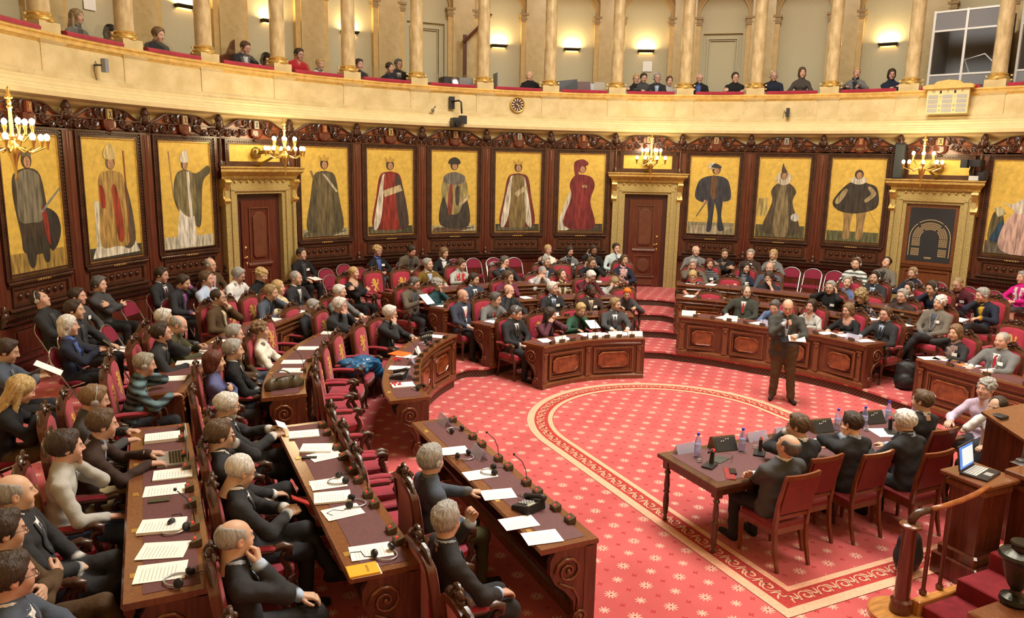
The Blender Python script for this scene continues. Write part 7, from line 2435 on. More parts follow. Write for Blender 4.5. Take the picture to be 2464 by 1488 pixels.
def people():
 seats = []
 rnd = random.Random(11)
 for line in PEOPLE:
  (pid, x, y, z, phi, lod, yaw, pitch, lean, hipz, arms, top, leg, hair, flags, label) = line.split('|')
  x, y, z, phi, yaw, pitch, lean, hipz = [float(v) for v in (x, y, z, phi, yaw, pitch, lean, hipz)]
  lod = int(lod)
  tone = rnd.uniform(0.85, 1.12)
  sk = np.array((.55, .335, .24)) * tone
  sk[1] *= rnd.uniform(0.94, 1.06)
  if 'x2' in flags:
   sk = np.array((.26, .14, .085))
  elif 'x' in flags:
   sk = np.array((.085, .042, .026))
  C = dict(skin=tuple(sk), leg=PAL[leg])
  pd = dict(lean=lean, hipz=hipz, look=(yaw, pitch, rnd.uniform(-5, 5)), arms=tuple(arms.split(',')), fem='f' in flags, colors=C, seed=rnd.randint(0, 999))
  ex = None
  if '^' in top:
   top, ex = top.split('^')
  st, cl = top.split(':')
  cl = cl.split(',')
  C['top'] = PAL[cl[0]] if cl[0] != 'skin' else tuple(sk)
  C['shirt'] = (tuple(sk) if cl[1] == 'skin' else PAL[cl[1]]) if len(cl) > 1 else tuple(sk)
  C['tie'] = PAL[cl[2]] if len(cl) > 2 else None
  pd['style'] = {'swt': 'sweater'}.get(st, st)
  if st == 'card':
   pd['open'] = True
  if ex:
   e = ex.split(',')
   if e[0] == 'stripe':
    pd['stripes'] = (float(e[1]), PAL[e[2]], 0.0 if float(e[1]) > 0.04 else PI / 2)
   elif e[0] == 'speck':
    pd['speckle'] = PAL[e[1]]
   elif e[0] == 'tie':
    pd['style'] = 'suit'
    C['shirt'] = C['top']
    C['tie'] = PAL[e[1]]
   elif e[0] == 'scarf':
    pd['scarf'] = (.15, .15, .17)
    pd['scarfl'] = 0.15
  hs, hcol = hair.split(':')
  pd['hair'] = hs
  pd['hairc'] = HPAL[hcol]
  hv = rnd.uniform(0.95, 1.06)
  pd['hs'] = (1.05 * rnd.uniform(0.96, 1.05), 1.05 * rnd.uniform(0.97, 1.04), 1.05 * hv)
  pd['fat'] = rnd.uniform(0.95, 1.15) if 'f' not in flags else rnd.uniform(0.9, 1.05)
  if pid in ('L1', 'G3', 'S2', 'V1', 'C1', 'R6', 'B3', 'W2', 'Q1'):
   pd['fat'] = 1.28
  if 'g' in flags:
   pd['glasses'] = 1
  if 'h' in flags:
   pd['headset'] = 1
  elif 'n' in flags:
   pd['headset'] = 2
  if 'b' in flags and pid[0] != 'g':
   pd['badge'] = 1
  if 'l' in flags:
   pd['lanyard'] = 1
  if 'B' in flags:
   pd['beard'] = np.array(HPAL[hcol]) * 0.9
  if 'G' in flags:
   pd['beard'] = (.34, .31, .27)
  if 'R' in flags:
   pd['scarf'] = (.62, .01, .015)
  if 'P' in flags:
   pd['scarf'] = PAL['pink']
   pd['scarfl'] = 0.2
  if 'W' in flags:
   pd['scarf'] = (.6, .58, .52)
  if 'k' in flags:
   pd['skirt'] = True
   C['hose'] = (.05, .035, .03) if pid == 'I1' else tuple(sk * 0.8)
  if 'z' in flags:
   pd['sleeve'] = 'short'
  if 'c' in flags or rnd.random() < 0.3 and z < 0.6:
   pd['legs'] = 'cross'
  if pid[0] == 'g':
   pd['legs'] = 'tuck'
  if pid in ('K2', 'J1', 'J2'):
   pd['legs'] = 'desk'
  if pid == 'R4':
   pd['scarf'] = None
  if pid == 'S1':
   pd['scarf'] = (.28, .18, .15)
   pd['scarfl'] = 0.3
  o = build_person(pid, pd, lod, (x, y, z), -math.radians(phi))
  tag(o, label, 'person')
  seats.append((pid, x, y, z, phi, label))
 # the standing speaker
 C = dict(skin=(.58, .33, .23), top=(.052, .052, .044), shirt=(.45, .48, .55), leg=(.085, .056, .03), shoe=(.03, .018, .012))
 pd = dict(stand=True, lean=2, style='jkt', arms=('mic', 'read'), colors=C, hair='bald', hairc=(.2, .18, .16), look=(-4, 16, 0), glasses=1, hs=(1.06, 1.06, 1.08), fat=1.3, stance={-1: (-0.12, 0.02), 1: (0.16, -0.12)})
 sp = build_person('speaker', pd, 1, (2.51, 1.03, 0), -math.radians(38))
 tag(sp, 'bald speaker in a dark jacket standing on the arena carpet with a microphone', 'person')
 return seats
SEATS = people()
def short(label, n=9):
 w = label.split()
 w = w[:n]
 while w and w[-1] in ('a', 'the', 'in', 'of', 'with', 'and', 'his', 'her', 'at', 'by', 'to', 'on', 'over', 'their', 'an', 'one', 'behind', 'beside', 'under', 'below', 'dark', 'white', 'grey', 'red', 'light', 'left', 'hand'):
  w.pop()
 return ' '.join(w)
used_l = set()
def uniq(base, tails):
 for t in tails:
  s = (base + t).strip()
  if s not in used_l:
   used_l.add(s)
   return s
 return base
for pid, x, y, z, phi, label in SEATS:
 if pid[0] == 'g':
  continue
 if pid[0] in 'VW':
  table_chair(x, y, z, phi, uniq('wooden chair under the ' + short(label, 11), ['', ' alone']))
 elif abs(z - 4 * ST) < 0.01:
  folding_chair(x - 0.03 * math.sin(math.radians(phi)), y - 0.03 * math.cos(math.radians(phi)), z, phi, uniq('folding chair under the ' + short(label, 11), ['', ' there']))
 else:
  armchair(x - 0.07 * math.sin(math.radians(phi)), y - 0.07 * math.cos(math.radians(phi)), z, phi, uniq('red armchair under the ' + short(label, 11), ['', ' there']))
EMPTY_ARM = [
 (-3.856, 3.479, 0.166, -53.7, 'empty red armchair with the orange folder on the desk before it'), (-4.307, 2.99, 0.166, -61.5, 'empty red armchair with the blue jacket thrown over it'),
 (-4.628, 2.307, 0.166, -70.3, 'empty red armchair, second before the blue jacket'), (-4.848, 1.65, 0.166, -79.0, 'empty red armchair, third before the blue jacket'), (-5.0, 0.98, 0.166, -87.4, 'empty red armchair beside the handbag desk end'),
 (-5.119, -0.484, 0.166, -90, 'furthest empty red armchair of the straight front row at left'), (-5.141, -1.15, 0.166, -90, 'second empty red armchair of the straight front row at left'), (-5.187, -1.83, 0.166, -90, 'empty red armchair beside the man in the blue-grey blazer'),
 (-5.2, -4.45, 0.166, -90, 'red armchair crest showing at the bottom edge, middle'), (-6.5, -4.45, 0.332, -90, 'red armchair cut by the bottom edge at left'),
 (-2.71, 7.151, 0.498, -22.6, 'empty lion armchair beside the blond woman in black'), (-2.124, 7.163, 0.498, -17.6, 'empty lion armchair beside the mustard jacket man'),
 (-5.72, 4.62, 0.498, -55.6, 'empty lion armchair beside the brown cord jacket man'), (-4.96, 5.6, 0.498, -45.0, 'empty red armchair behind the sandy-haired man'), (-5.25, 3.55, 0.332, -61.0, 'empty lion armchair beside the leaning grey-haired woman'),
 (-7.26, 1.25, 0.498, -84.9, 'empty lion armchair behind the striped sweater woman'), (-7.6, -0.2, 0.498, -90, 'empty red armchair between two headset wearers at left'),
 (-6.45, 0.1, 0.332, -90, 'empty red armchair beside the auburn-haired woman'),
 (3.55, 4.25, 0.166, 43.3, 'empty lion armchair behind the white name sign at the right desk'), (4.63, 4.916, 0.332, 47.3, 'empty lion armchair beside the dark polo shirt man'),
 (5.9, 1.95, 0.332, 77.5, 'empty lion armchair beside the woman with big curls'), (5.5, -0.735, 0.332, 90, 'empty lion armchair at the right picture edge'),
 (-1.0, 5.35, 0.166, -11.1, 'empty lion armchair beside the bald navy jacket man'), (1.55, 6.95, 0.498, 14.5, 'empty red armchair beside the man adjusting his headset')]
for x, y, z, phi, lab in EMPTY_ARM:
 if all((x - a) ** 2 + (y - c) ** 2 > 0.36 ** 2 for a, c, _ in CHAIRS_AT):
  armchair(x, y, z, phi, lab)
EMPTY_FOLD = [(-2.951, 8.986, -19.5), (-2.753, 8.259, -19.9), (-1.056, 9.2, -7.0), (-0.226, 9.15, -1.5), (0.297, 9.2, 2.0), (0.82, 9.15, 5.2), (0.531, 8.394, 3.9), (1.326, 9.028, 9.0), (1.781, 8.896, 12.2), (3.8, 8.2, 24.5), (7.006, 5.458, 55.5), (7.294, 5.066, 58.8), (7.513, 4.629, 62.1),
              (8.25, 3.15, 72.8), (8.3, 2.6, 76.5), (8.327, 1.95, 82.0), (8.3, 1.4, 85.6), (-7.248, 5.55, -57.1), (-7.03, 6.3, -53.8), (-7.472, 3.6, -69.0), (-8.6, 2.4, -76), (-3.472, 8.417, -24.1), (-3.577, 7.391, -27.9), (-8.3, 1.1, -86)]
FL = ['beside the left wall of the doorway panel', 'in front of the fourth painting, inner row', 'below the fifth painting', 'left of the wall pilaster at the middle painting', 'below the middle painting', 'with the grey scarf behind it', 'with the grey scarf over its back', 'below the seventh painting, left one', 'below the seventh painting, right one', 'next to the bearded man in the pale shirt',
      'leftmost of the three right of the blond woman in grey', 'middle one of three below the lady painting', 'rightmost of three below the lady painting', 'left of the maroon shirt man below the board', 'right of the maroon shirt man below the board', 'third from the right picture edge', 'beside the woman in magenta', 'beside the grey-haired man with folded arms', 'with a red back beside the dark suit man', 'with white papers on its seat', 'at the left picture edge by the wall',
      'leftmost right of the left door', 'nearest to the left door', 'with a green coat over it']
for (x, y, phi), fl_ in zip(EMPTY_FOLD, FL):
 if all((x - a) ** 2 + (y - c) ** 2 > 0.40 ** 2 for a, c, _ in CHAIRS_AT):
  folding_chair(x, y, 4 * ST, phi, 'empty red folding chair ' + fl_)
# ------------------------------------------------------------------ small things on desks and table
ORD = ['first', 'second', 'third', 'fourth', 'fifth', 'sixth', 'seventh', 'eighth', 'ninth', 'tenth', 'eleventh', 'twelfth', 'thirteenth', 'fourteenth', 'fifteenth']
DK = {0: 0.785, 1: ST + 0.785, 2: 2 * ST + 0.785, 3: 3 * ST + 0.785}
MBOX = mat('mic_unit_brown', (0.085, 0.055, 0.028), 0.4, var=0.2, vscale=30)
REDL = mat('red_button', (0.6, 0.02, 0.02), 0.4, emit=(1, 0.05, 0.03), estr=0.4)
b = MB()
b.rings([[(-0.045, -0.03, 0), (0.045, -0.03, 0), (0.045, 0.035, 0), (-0.045, 0.035, 0)], [(-0.045, -0.03, 0.055), (0.045, -0.03, 0.055), (0.045, 0.035, 0.035), (-0.045, 0.035, 0.035)]])
MU1 = shared(b, 'case', MBOX)
b = MB()
b.box(-0.012, 0.012, 0.005, 0.02, 0.04, 0.05)
MU2 = shared(b, 'talk_button', REDL)
b = MB()
for i in range(3):
 b.box(-0.03 + 0.02 * i, -0.02 + 0.02 * i, 0.022, 0.03, 0.036, 0.042)
MU3 = shared(b, 'keys', STEEL)
b = MB()
b.tube([(0, 0, 0.05), (0.0, 0.01, 0.14), (0.02, 0.04, 0.22), (0.04, 0.10, 0.28)], 0.004, 6)
b.ball((0.044, 0.112, 0.292), 0.013, 8, 5)
GN = shared(b, 'gooseneck', BLACKP, True)
def micunit(k, u, label, neck=False, d=0.02):
 x, y, nx, ny = row_pt(k, u, d)
 o = empty('microphone_unit', (x, y, DK[k]), nrm_ang(nx, ny))
 tag(o, label, 'microphone', 'microphone units on the desks')
 mobj('case', MU1, None, o)
 mobj('talk_button', MU2, None, o)
 mobj('keys', MU3, None, o)
 if neck:
  mobj('gooseneck', GN, None, o)
DN = {(1, 'L'): 'straight desk with the black telephone', (2, 'L'): 'straight desk with the yellow notepad', (3, 'L'): 'straight desk with the laptop'}
for k, us in ((1, (1.15, 1.75, 2.0, 2.42, 2.66, 3.05, 3.28, 3.62, 3.87)), (2, (1.25, 1.5, 1.95, 2.2, 2.55, 2.78, 3.1, 3.3, 3.78, 3.96)), (3, (1.3, 1.6, 2.05, 2.35, 2.8, 3.1, 3.5, 3.75))):
 for i, u in enumerate(us):
  micunit(k, -90 - u, '%s brown microphone unit from the far end of the %s' % (ORD[i], DN[(k, 'L')]), neck=i in ((3, 5) if k == 1 else (6,)))
def seat_units(k, u0, u1, n, place):
 for i in range(n):
  u = u0 + (u1 - u0) * (i + 0.5) / n
  micunit(k, u, 'brown microphone unit, %s from the left on the %s' % (ORD[i], place), neck=i % 3 == 1, d=0.0)
seat_units(0, -20, 22, 8, 'front middle desk')
seat_units(1, 40, 89, 10, 'curved desk behind the standing speaker')
seat_units(1, -88, -40, 10, 'curved front desk at left')
seat_units(1, -21, 22, 6, 'second middle desk')
seat_units(2, -88, -42, 8, 'curved handbag desk at left')
seat_units(1, 91.3, 93.6, 4, 'straight desk at the right edge')
seat_units(2, 39, 84, 7, 'second curved desk at right')
def paper(x, y, z, rz, w=0.21, h=0.297, label='', th=0.002, m=None, cat='paper', nm='paper_sheet', group='papers on the desks', lines=True):
 o = mobj(nm, MB().box(-w / 2, w / 2, -h / 2, h / 2, 0, th), m or PAPER, None, (x, y, z), math.radians(rz))
 tag(o, label, cat, group)
 if lines and w > 0.15:
  b = MB()
  rr_ = random.Random(int(x * 100 + y * 10))
  for i in range(int(h / 0.022) - 3):
   zz = h / 2 - 0.04 - 0.022 * i
   b.add([(-w / 2 + 0.02, zz, th + 0.0004), (w / 2 - 0.02 - rr_.uniform(0, 0.08), zz, th + 0.0004), (w / 2 - 0.02 - 0.05, zz + 0.004, th + 0.0004), (-w / 2 + 0.02, zz + 0.004, th + 0.0004)], [(0, 1, 2, 3)])
  t = mobj('printed_lines', b, mat('ink_grey', (0.45, 0.44, 0.42), 0.8), o)
  t['kind'] = 'stuff'
 return o
for i, (x, y, rz) in enumerate(((-4.34, -1.36, 84), (-4.33, -2.03, 88), (-4.35, -2.50, 80), (-4.42, -3.07, 86), (-4.36, -3.37, 82))):
 paper(x, y, DK[1], rz, label='white paper sheet, %s from the far end of the telephone desk' % ORD[i])
for i, (x, y, rz, th) in enumerate(((-5.74, -0.77, 82, 0.012), (-5.70, -1.22, 70, 0.02), (-5.66, -1.42, 100, 0.003), (-5.77, -2.07, 88, 0.002), (-5.80, -2.37, 80, 0.015), (-5.78, -2.66, 96, 0.003), (-5.74, -3.36, 84, 0.002))):
 paper(x, y, DK[2], rz, label='white papers, %s from the far end of the notepad desk' % ORD[i], th=th)
for i, (x, y, rz, th) in enumerate(((-7.04, -0.85, 88, 0.03), (-6.98, -1.78, 86, 0.012), (-7.05, -2.08, 84, 0.003), (-7.08, -2.75, 78, 0.02), (-7.08, -3.11, 74, 0.004), (-7.10, -3.40, 82, 0.003))):
 paper(x, y, DK[3], rz, label='white papers, %s from the far end of the laptop desk' % ORD[i], th=th, w=0.23 if i > 3 else 0.21, h=0.3)
for i, (k, u, d, rz) in enumerate(((1, -62, 0.22, 30), (1, -72, 0.25, 12), (1, -84, 0.2, 5), (1, -42, 0.2, 45), (2, -84, 0.2, 10), (2, -79, 0.15, 30), (2, -74, 0.22, -10), (2, -66, 0.2, 20), (2, -55, 0.25, 25), (2, -47, 0.2, 40), (3, -85, 0.2, 0), (3, -79, 0.25, 20), (3, -74, 0.2, -12), (3, -69, 0.2, 25), (3, -55, 0.22, 30), (3, -48, 0.2, 44))):
 x, y, nx, ny = row_pt(k, u, d)
 paper(x, y, DK[k], math.degrees(nrm_ang(nx, ny)) + (i * 37 % 30 - 15), label='white papers at place %d degrees round the left curved desk, row %d' % (abs(u), k) if False else 'white papers on the left curved desk %s, %s along' % ({1: 'with the blue jacket behind', 2: 'with the handbag', 3: 'nearest the paintings'}[k], ORD[i % 10 if i < 10 else i - 10]), th=0.003 + 0.006 * (i % 3))
for i, (k, u, d) in enumerate(((0, -16, 0.25), (0, -8, 0.2), (0, 3, 0.3), (0, 10, 0.22), (0, 17, 0.25), (1, -19, 0.2), (1, -14, 0.25), (1, 3, 0.2), (1, 21, 0.2), (2, -22, 0.2), (2, -20, 0.3), (2, 0, 0.2), (3, -24, 0.2), (3, 20, 0.2), (3, 24, 0.2))):
 x, y, nx, ny = row_pt(k, u, d)
 paper(x, y, DK[k], math.degrees(nrm_ang(nx, ny)) + (i * 53 % 40 - 20), label='white paper on the %s desk of the middle block, %s from the left' % (['front', 'second', 'third', 'rearmost'][k], ORD[i - (0, 5, 9, 12)[k]]), lines=False)
for i, (k, u, d) in enumerate(((1, 50, 0.25), (1, 60, 0.2), (1, 70, 0.2), (1, 78, 0.2), (1, 82, 0.3), (1, 88, 0.2), (2, 40, 0.2), (2, 44, 0.25), (2, 80, 0.2), (2, 87, 0.22), (3, 40, 0.2), (3, 44, 0.2), (3, 80, 0.2))):
 x, y, nx, ny = row_pt(k, u, d)
 paper(x, y, DK[k], math.degrees(nrm_ang(nx, ny)) + (i * 41 % 40 - 20), label='white paper on the %s desk right of the aisle, %s from the left' % (['', 'front', 'second', 'third'][k], ORD[i - (0, 0, 6, 10)[k]]), lines=False)
for i, (x, y, rz) in enumerate(((4.07, -0.5, 70), (4.25, -0.58, 110), (4.3, -1.38, 85), (4.25, -1.05, 95))):
 paper(x, y, DK[1], rz, label='white paper on the right edge desk, %s from the left' % ORD[i], lines=False)
for i, (x, y, rz) in enumerate(((-0.09, -2.31, 10), (0.80, -2.32, -20), (1.4, -2.3, 10))):
 paper(x, y, TZ + 0.002, rz, label='white paper on the long table, %s from the left' % ORD[i], lines=False)
# books / folders
def slab(nm, x, y, z, rz, w, h, th, c, label, cat, rough=0.5):
 o = mobj(nm, MB().bbox(-w / 2, w / 2, -h / 2, h / 2, 0, th, min(0.002, th * 0.3)), mat(nm + '_m', c, rough), None, (x, y, z), math.radians(rz))
 return tag(o, label, cat)
yn = slab('notepad', -5.86, -3.60, DK[2], 88, 0.15, 0.21, 0.014, (0.75, 0.38, 0.015), 'orange-yellow notepad at the near end of a straight desk', 'notepad')
slab('notepad_pages', 0.0, -0.012, -0.006, 0, 0.15, 0.21, 0.006, (0.8, 0.78, 0.7), '', '').parent = yn
for k_ in ('label', 'category'):
 del bpy.data.objects['notepad_pages'][k_]
text_mesh('notepad_lettering', 'RHODIA', 0.024, mat('ink_dark', (0.12, 0.05, 0.01), 0.6), (0.0, -0.03, 0.0145), 0, yn, 0.0003).rotation_euler = (0, 0, 0)
slab('orange_folder', -3.66, 2.72, DK[1], 35, 0.24, 0.30, 0.012, (0.8, 0.14, 0.02), 'orange folder on the curved front desk at left', 'folder')
slab('red_folder', -1.78, -2.60, TZ + 0.002, -35, 0.10, 0.30, 0.008, (0.25, 0.02, 0.02), 'dark red folder at the near corner of the long table', 'folder')
slab('mobile_phone', -1.72, -2.58, TZ + 0.011, -35, 0.07, 0.14, 0.009, (0.015, 0.015, 0.015), 'black mobile phone lying on the dark red folder', 'phone', 0.2)
slab('grey_tablet', -1.62, -2.25, TZ + 0.002, 20, 0.2, 0.14, 0.008, (0.06, 0.065, 0.05), 'dark pouch on the long table next to the reading glasses', 'pouch')
slab('dark_phone', -7.09, -2.27, DK[3], 84, 0.075, 0.15, 0.01, (0.05, 0.05, 0.035), 'dark mobile phone on the laptop desk', 'phone', 0.25)
slab('dark_remote', -5.81, -1.42, DK[2], 70, 0.045, 0.14, 0.012, (0.02, 0.02, 0.02), 'black remote on the notepad desk', 'remote')
slab('orange_notebook', 4.16, -0.98, DK[1], 80, 0.1, 0.15, 0.01, (0.7, 0.2, 0.05), 'orange notebook on the right edge desk', 'notebook')
# name tents
PLASTIC = mat('tent_plastic', (0.55, 0.55, 0.72), 0.15, alpha=0.45, spec=0.6)
CARD = mat('card_white', (0.82, 0.81, 0.78), 0.6)
def tent(x, y, z, rz, w, h, m, label, text=None):
 b = MB()
 t = 0.002
 for s in (-1, 1):
  b.rings([[(xx, s * (h * 0.45), 0), (xx, s * (h * 0.45) + s * t, 0), (xx, s * t, h), (xx, 0, h)] for xx in (-w / 2, w / 2)])
 o = mobj('name_tent', b, m, None, (x, y, z), math.radians(rz))
 tag(o, label, 'name sign', 'folded name signs')
 return o
tent(-4.14, -0.53, DK[1], -90, 0.26, 0.10, PLASTIC, 'clear plastic name sign at the far end of the telephone desk')
tent(-4.16, -1.60, DK[1], -90, 0.26, 0.10, PLASTIC, 'clear plastic name sign in the middle of the telephone desk')
for i, (x, rz) in enumerate(((-1.80, 0), (-0.80, 3), (-0.36, -2), (0.70, 2), (1.2, 0))):
 tent(x, -1.92, TZ + 0.002, rz, 0.30, 0.10, PLASTIC, 'clear plastic name sign on the long table, %s from the left' % ORD[i])
for i, (k, u, d) in enumerate(((1, -68, 0.1), (1, -79, 0.1), (1, -60, 0.1))):
 x, y, nx, ny = row_pt(k, u, d)
 tent(x, y, DK[1], math.degrees(nrm_ang(nx, ny)), 0.22, 0.11, PLASTIC if i < 2 else CARD, '%s name sign on the curved front desk at left' % ['first clear', 'second clear', 'white card'][i])
for i, (k, u, d) in enumerate(((0, -12, 0.07), (0, 4, 0.07), (0, 13, 0.08), (0, 21, 0.07))):
 x, y, nx, ny = row_pt(k, u, d)
 tent(x, y, DK[0], math.degrees(nrm_ang(nx, ny)), 0.27, 0.09, CARD, 'white card name sign on the front middle desk, %s from the left' % ORD[i])
for i, (k, u, d) in enumerate(((1, 40.5, 0.07), (1, 52.5, 0.05), (1, 63, 0.08), (1, 86, 0.1))):
 x, y, nx, ny = row_pt(k, u, d)
 tent(x, y, DK[1], math.degrees(nrm_ang(nx, ny)), 0.27, 0.10, CARD if i < 2 else PLASTIC, '%s name sign on the desk behind the standing speaker' % ['leftmost white card', 'white card under the bearded man', 'clear plastic', 'violet plastic'][i])
# headphones
b = MB()
b.tube([(0.075 * math.cos(a), 0.09 * math.sin(a), 0.012) for a in np.linspace(-0.3, PI + 0.3, 17)], 0.006, 6)
HP1 = shared(b, 'headband', mat('headset_silver', (0.45, 0.45, 0.46), 0.3, 0.6), True)
HP2 = [shared(MB().merge(MB().lathe([(0.026, -0.012), (0.032, 0.0), (0.028, 0.012), (0.01, 0.018)], 12), Matrix.Translation((0.072 * s, -0.035, 0.03)) @ Matrix.Rotation(1.2 * s, 4, 'Y')), 'ear_cup', BLACKP, True, 0.7) for s in (-1, 1)]
b = MB()
b.tube([(0.07, -0.04, 0.005), (0.12, -0.08, 0.004), (0.10, -0.16, 0.004), (0.16, -0.2, 0.004), (0.2, -0.15, 0.004)], 0.003, 5)
HP3 = shared(b, 'cable', BLACKP, True)
def phones(x, y, z, rz, label):
 o = empty('headphones', (x, y, z), math.radians(rz))
 tag(o, label, 'headphones', 'loose headphones on the desks')
 mobj('headband', HP1, None, o)
 for me in HP2:
  mobj('ear_cup', me, None, o)
 mobj('cable', HP3, None, o)
for i, (x, y, k, rz) in enumerate(((-4.12, -0.82, 1, 20), (-4.30, -1.58, 1, 200), (-4.22, -2.02, 1, 70), (-5.68, -2.06, 2, 100), (-5.66, -2.56, 2, 250), (-5.66, -3.46, 2, 200), (-7.0, -2.83, 3, 130), (-7.0, -3.56, 3, 60), (-3.98, 0.86, 1, 40), (-3.1, 3.2, 1, 80), (-5.55, 1.32, 2, 40), (4.14, -0.85, 1, 100))):
 phones(x, y, DK[k], rz, 'loose headphones with cable, %s' % ['at the far end of the telephone desk', 'beside the middle name sign of the telephone desk', 'beside the third paper of the telephone desk', 'on the middle of the notepad desk', 'behind the papers of the notepad desk', 'beside the yellow notepad', 'on the middle of the laptop desk', 'at the near end of the laptop desk', 'at the end of the curved front desk', 'before the white-haired man with chin on fist', 'beside the brown handbag', 'on the right edge desk'][i])
# telephone
def telephone(x, y, z, rz, label):
 o = empty('desk_telephone', (x, y, z), math.radians(rz))
 tag(o, label, 'telephone', 'black desk telephones')
 b = MB()
 b.rings([[(-0.11, -0.1, 0), (0.11, -0.1, 0), (0.11, 0.1, 0), (-0.11, 0.1, 0)], [(-0.105, -0.095, 0.03), (0.105, -0.095, 0.03), (0.105, 0.095, 0.075), (-0.105, 0.095, 0.075)]])
 mobj('base', b, BLACKP, o)
 b = MB()
 b.tube([(-0.085, 0.11, 0.095), (-0.085, 0.07, 0.105), (-0.085, 0.0, 0.085), (-0.085, -0.07, 0.065), (-0.085, -0.11, 0.05)], [0.03, 0.024, 0.02, 0.024, 0.03], 10)
 mobj('handset', b, BLACKP, o, smooth=True)
 kp = MB()
 for i in range(4):
  for j in range(3):
   yy = -0.07 + 0.032 * i
   kp.box(-0.03 + 0.03 * j, -0.01 + 0.03 * j, yy, yy + 0.02, 0.035 + 0.23 * (yy + 0.095), 0.043 + 0.23 * (yy + 0.095))
 mobj('keypad', kp, mat('key_grey', (0.3, 0.3, 0.3), 0.5), o)
 mobj('display', MB().box(0.0, 0.09, 0.06, 0.088, 0.07, 0.078), mat('lcd', (0.35, 0.4, 0.3), 0.3), o)
 b = MB()
 b.tube([(-0.085 + 0.01 * math.cos(4 * t), -0.11 - 0.02 * t + 0.0, 0.03 + 0.01 * math.sin(4 * t)) for t in np.linspace(0, 5, 60)], 0.003, 5)
 mobj('coiled_cord', b, BLACKP, o, smooth=True)
telephone(-4.23, -2.86, DK[1], 200, 'black desk telephone with coiled cord on the straight front desk')
telephone(-4.06, 1.46, DK[1], 230, 'black desk telephone on the curved front desk at left')
telephone(-2.95, 3.55, DK[1], 250, 'black desk telephone at the far end of the curved front desk')
# red ribbons
RIB = mat('ribbon_red', (0.55, 0.01, 0.012), 0.5)
def ribbon(x, y, z, label):
 b = MB()
 for i in range(5):
  a = i * 1.3
  b.tube([(0.02 * math.cos(a), 0.02 * math.sin(a), 0.01), (0.05 * math.cos(a), 0.05 * math.sin(a), 0.03), (0.08 * math.cos(a + 0.4), 0.08 * math.sin(a + 0.4), 0.012)], [0.008, 0.012, 0.006], 5)
 o = mobj('red_lanyard', b, RIB, None, (x, y, z))
 tag(o, label, 'lanyard', 'rolled red lanyards')
ribbon(-3.82, 2.36, DK[1], 'crumpled red lanyard beside the orange folder')
ribbon(-4.2, 1.12, DK[1], 'crumpled red lanyard at the near end of the curved front desk')
ribbon(0.30, 3.45, DK[0], 'crumpled red lanyard on the front middle desk')
# laptops
def laptop(x, y, z, rz, label, screen, key, body, open_a=100):
 o = empty('laptop', (x, y, z), math.radians(rz))
 tag(o, label, 'laptop')
 mobj('base', MB().bbox(-0.17, 0.17, -0.12, 0.12, 0.0, 0.02, 0.004), body, o)
 kb = MB()
 for r in range(5):
  for c in range(13):
   kb.box(-0.15 + 0.0232 * c, -0.15 + 0.0232 * c + 0.019, -0.02 + 0.024 * r, -0.02 + 0.024 * r + 0.019, 0.02, 0.0235)
 k = mobj('keyboard', kb, key, o)
 k['kind'] = 'stuff'
 mobj('touchpad', MB().box(-0.045, 0.045, -0.105, -0.04, 0.02, 0.0212), mat('touchpad', (0.3, 0.3, 0.29), 0.4), o)
 a = math.radians(open_a)
 M = Matrix.Translation((0, 0.12, 0.018)) @ Matrix.Rotation(-(PI - a) + PI, 4, 'X')
 lid = mobj('lid', MB().bbox(-0.17, 0.17, -0.24, 0.0, -0.006, 0.006, 0.003).xf(Matrix.Rotation(PI, 4, 'Z')).xf(Matrix.Identity(4)), body, o)
 lid.matrix_local = Matrix.Translation((0, 0.12, 0.02)) @ Matrix.Rotation(math.radians(180 - open_a), 4, 'X') if False else Matrix.Translation((0, 0.12, 0.02)) @ Matrix.Rotation(math.radians(open_a - 20), 4, 'X')
 sc = mobj('screen', MB().box(-0.155, 0.155, 0.015, 0.225, 0.006, 0.0075), screen, lid)
 return o
BLS = mat('screen_blue', (0.1, 0.2, 0.5), 0.3, emit=(0.05, 0.22, 0.75), estr=0.55)
LTOP = laptop(-0.05, -4.07, 1.062, 14, 'open black laptop with lit screen on the tribune pedestal', BLS, mat('keys_light', (0.5, 0.5, 0.48), 0.5), mat('laptop_black', (0.02, 0.02, 0.022), 0.4))
sc_ = [c for c in LTOP.children if c.name.startswith('lid')][0].children[0]
mobj('document_window', MB().box(-0.10, 0.15, 0.035, 0.20, 0.0076, 0.0085), mat('screen_doc', (0.6, 0.7, 0.75), 0.3, emit=(0.55, 0.68, 0.75), estr=0.55), [c for c in LTOP.children if c.name.startswith('lid')][0])
laptop(-6.98, -1.42, DK[3], -90, 'silver laptop the young man in maroon is typing on', mat('screen_dark', (0.03, 0.03, 0.035), 0.2), BLACKP, mat('laptop_silver', (0.42, 0.42, 0.4), 0.35, 0.4), 108)
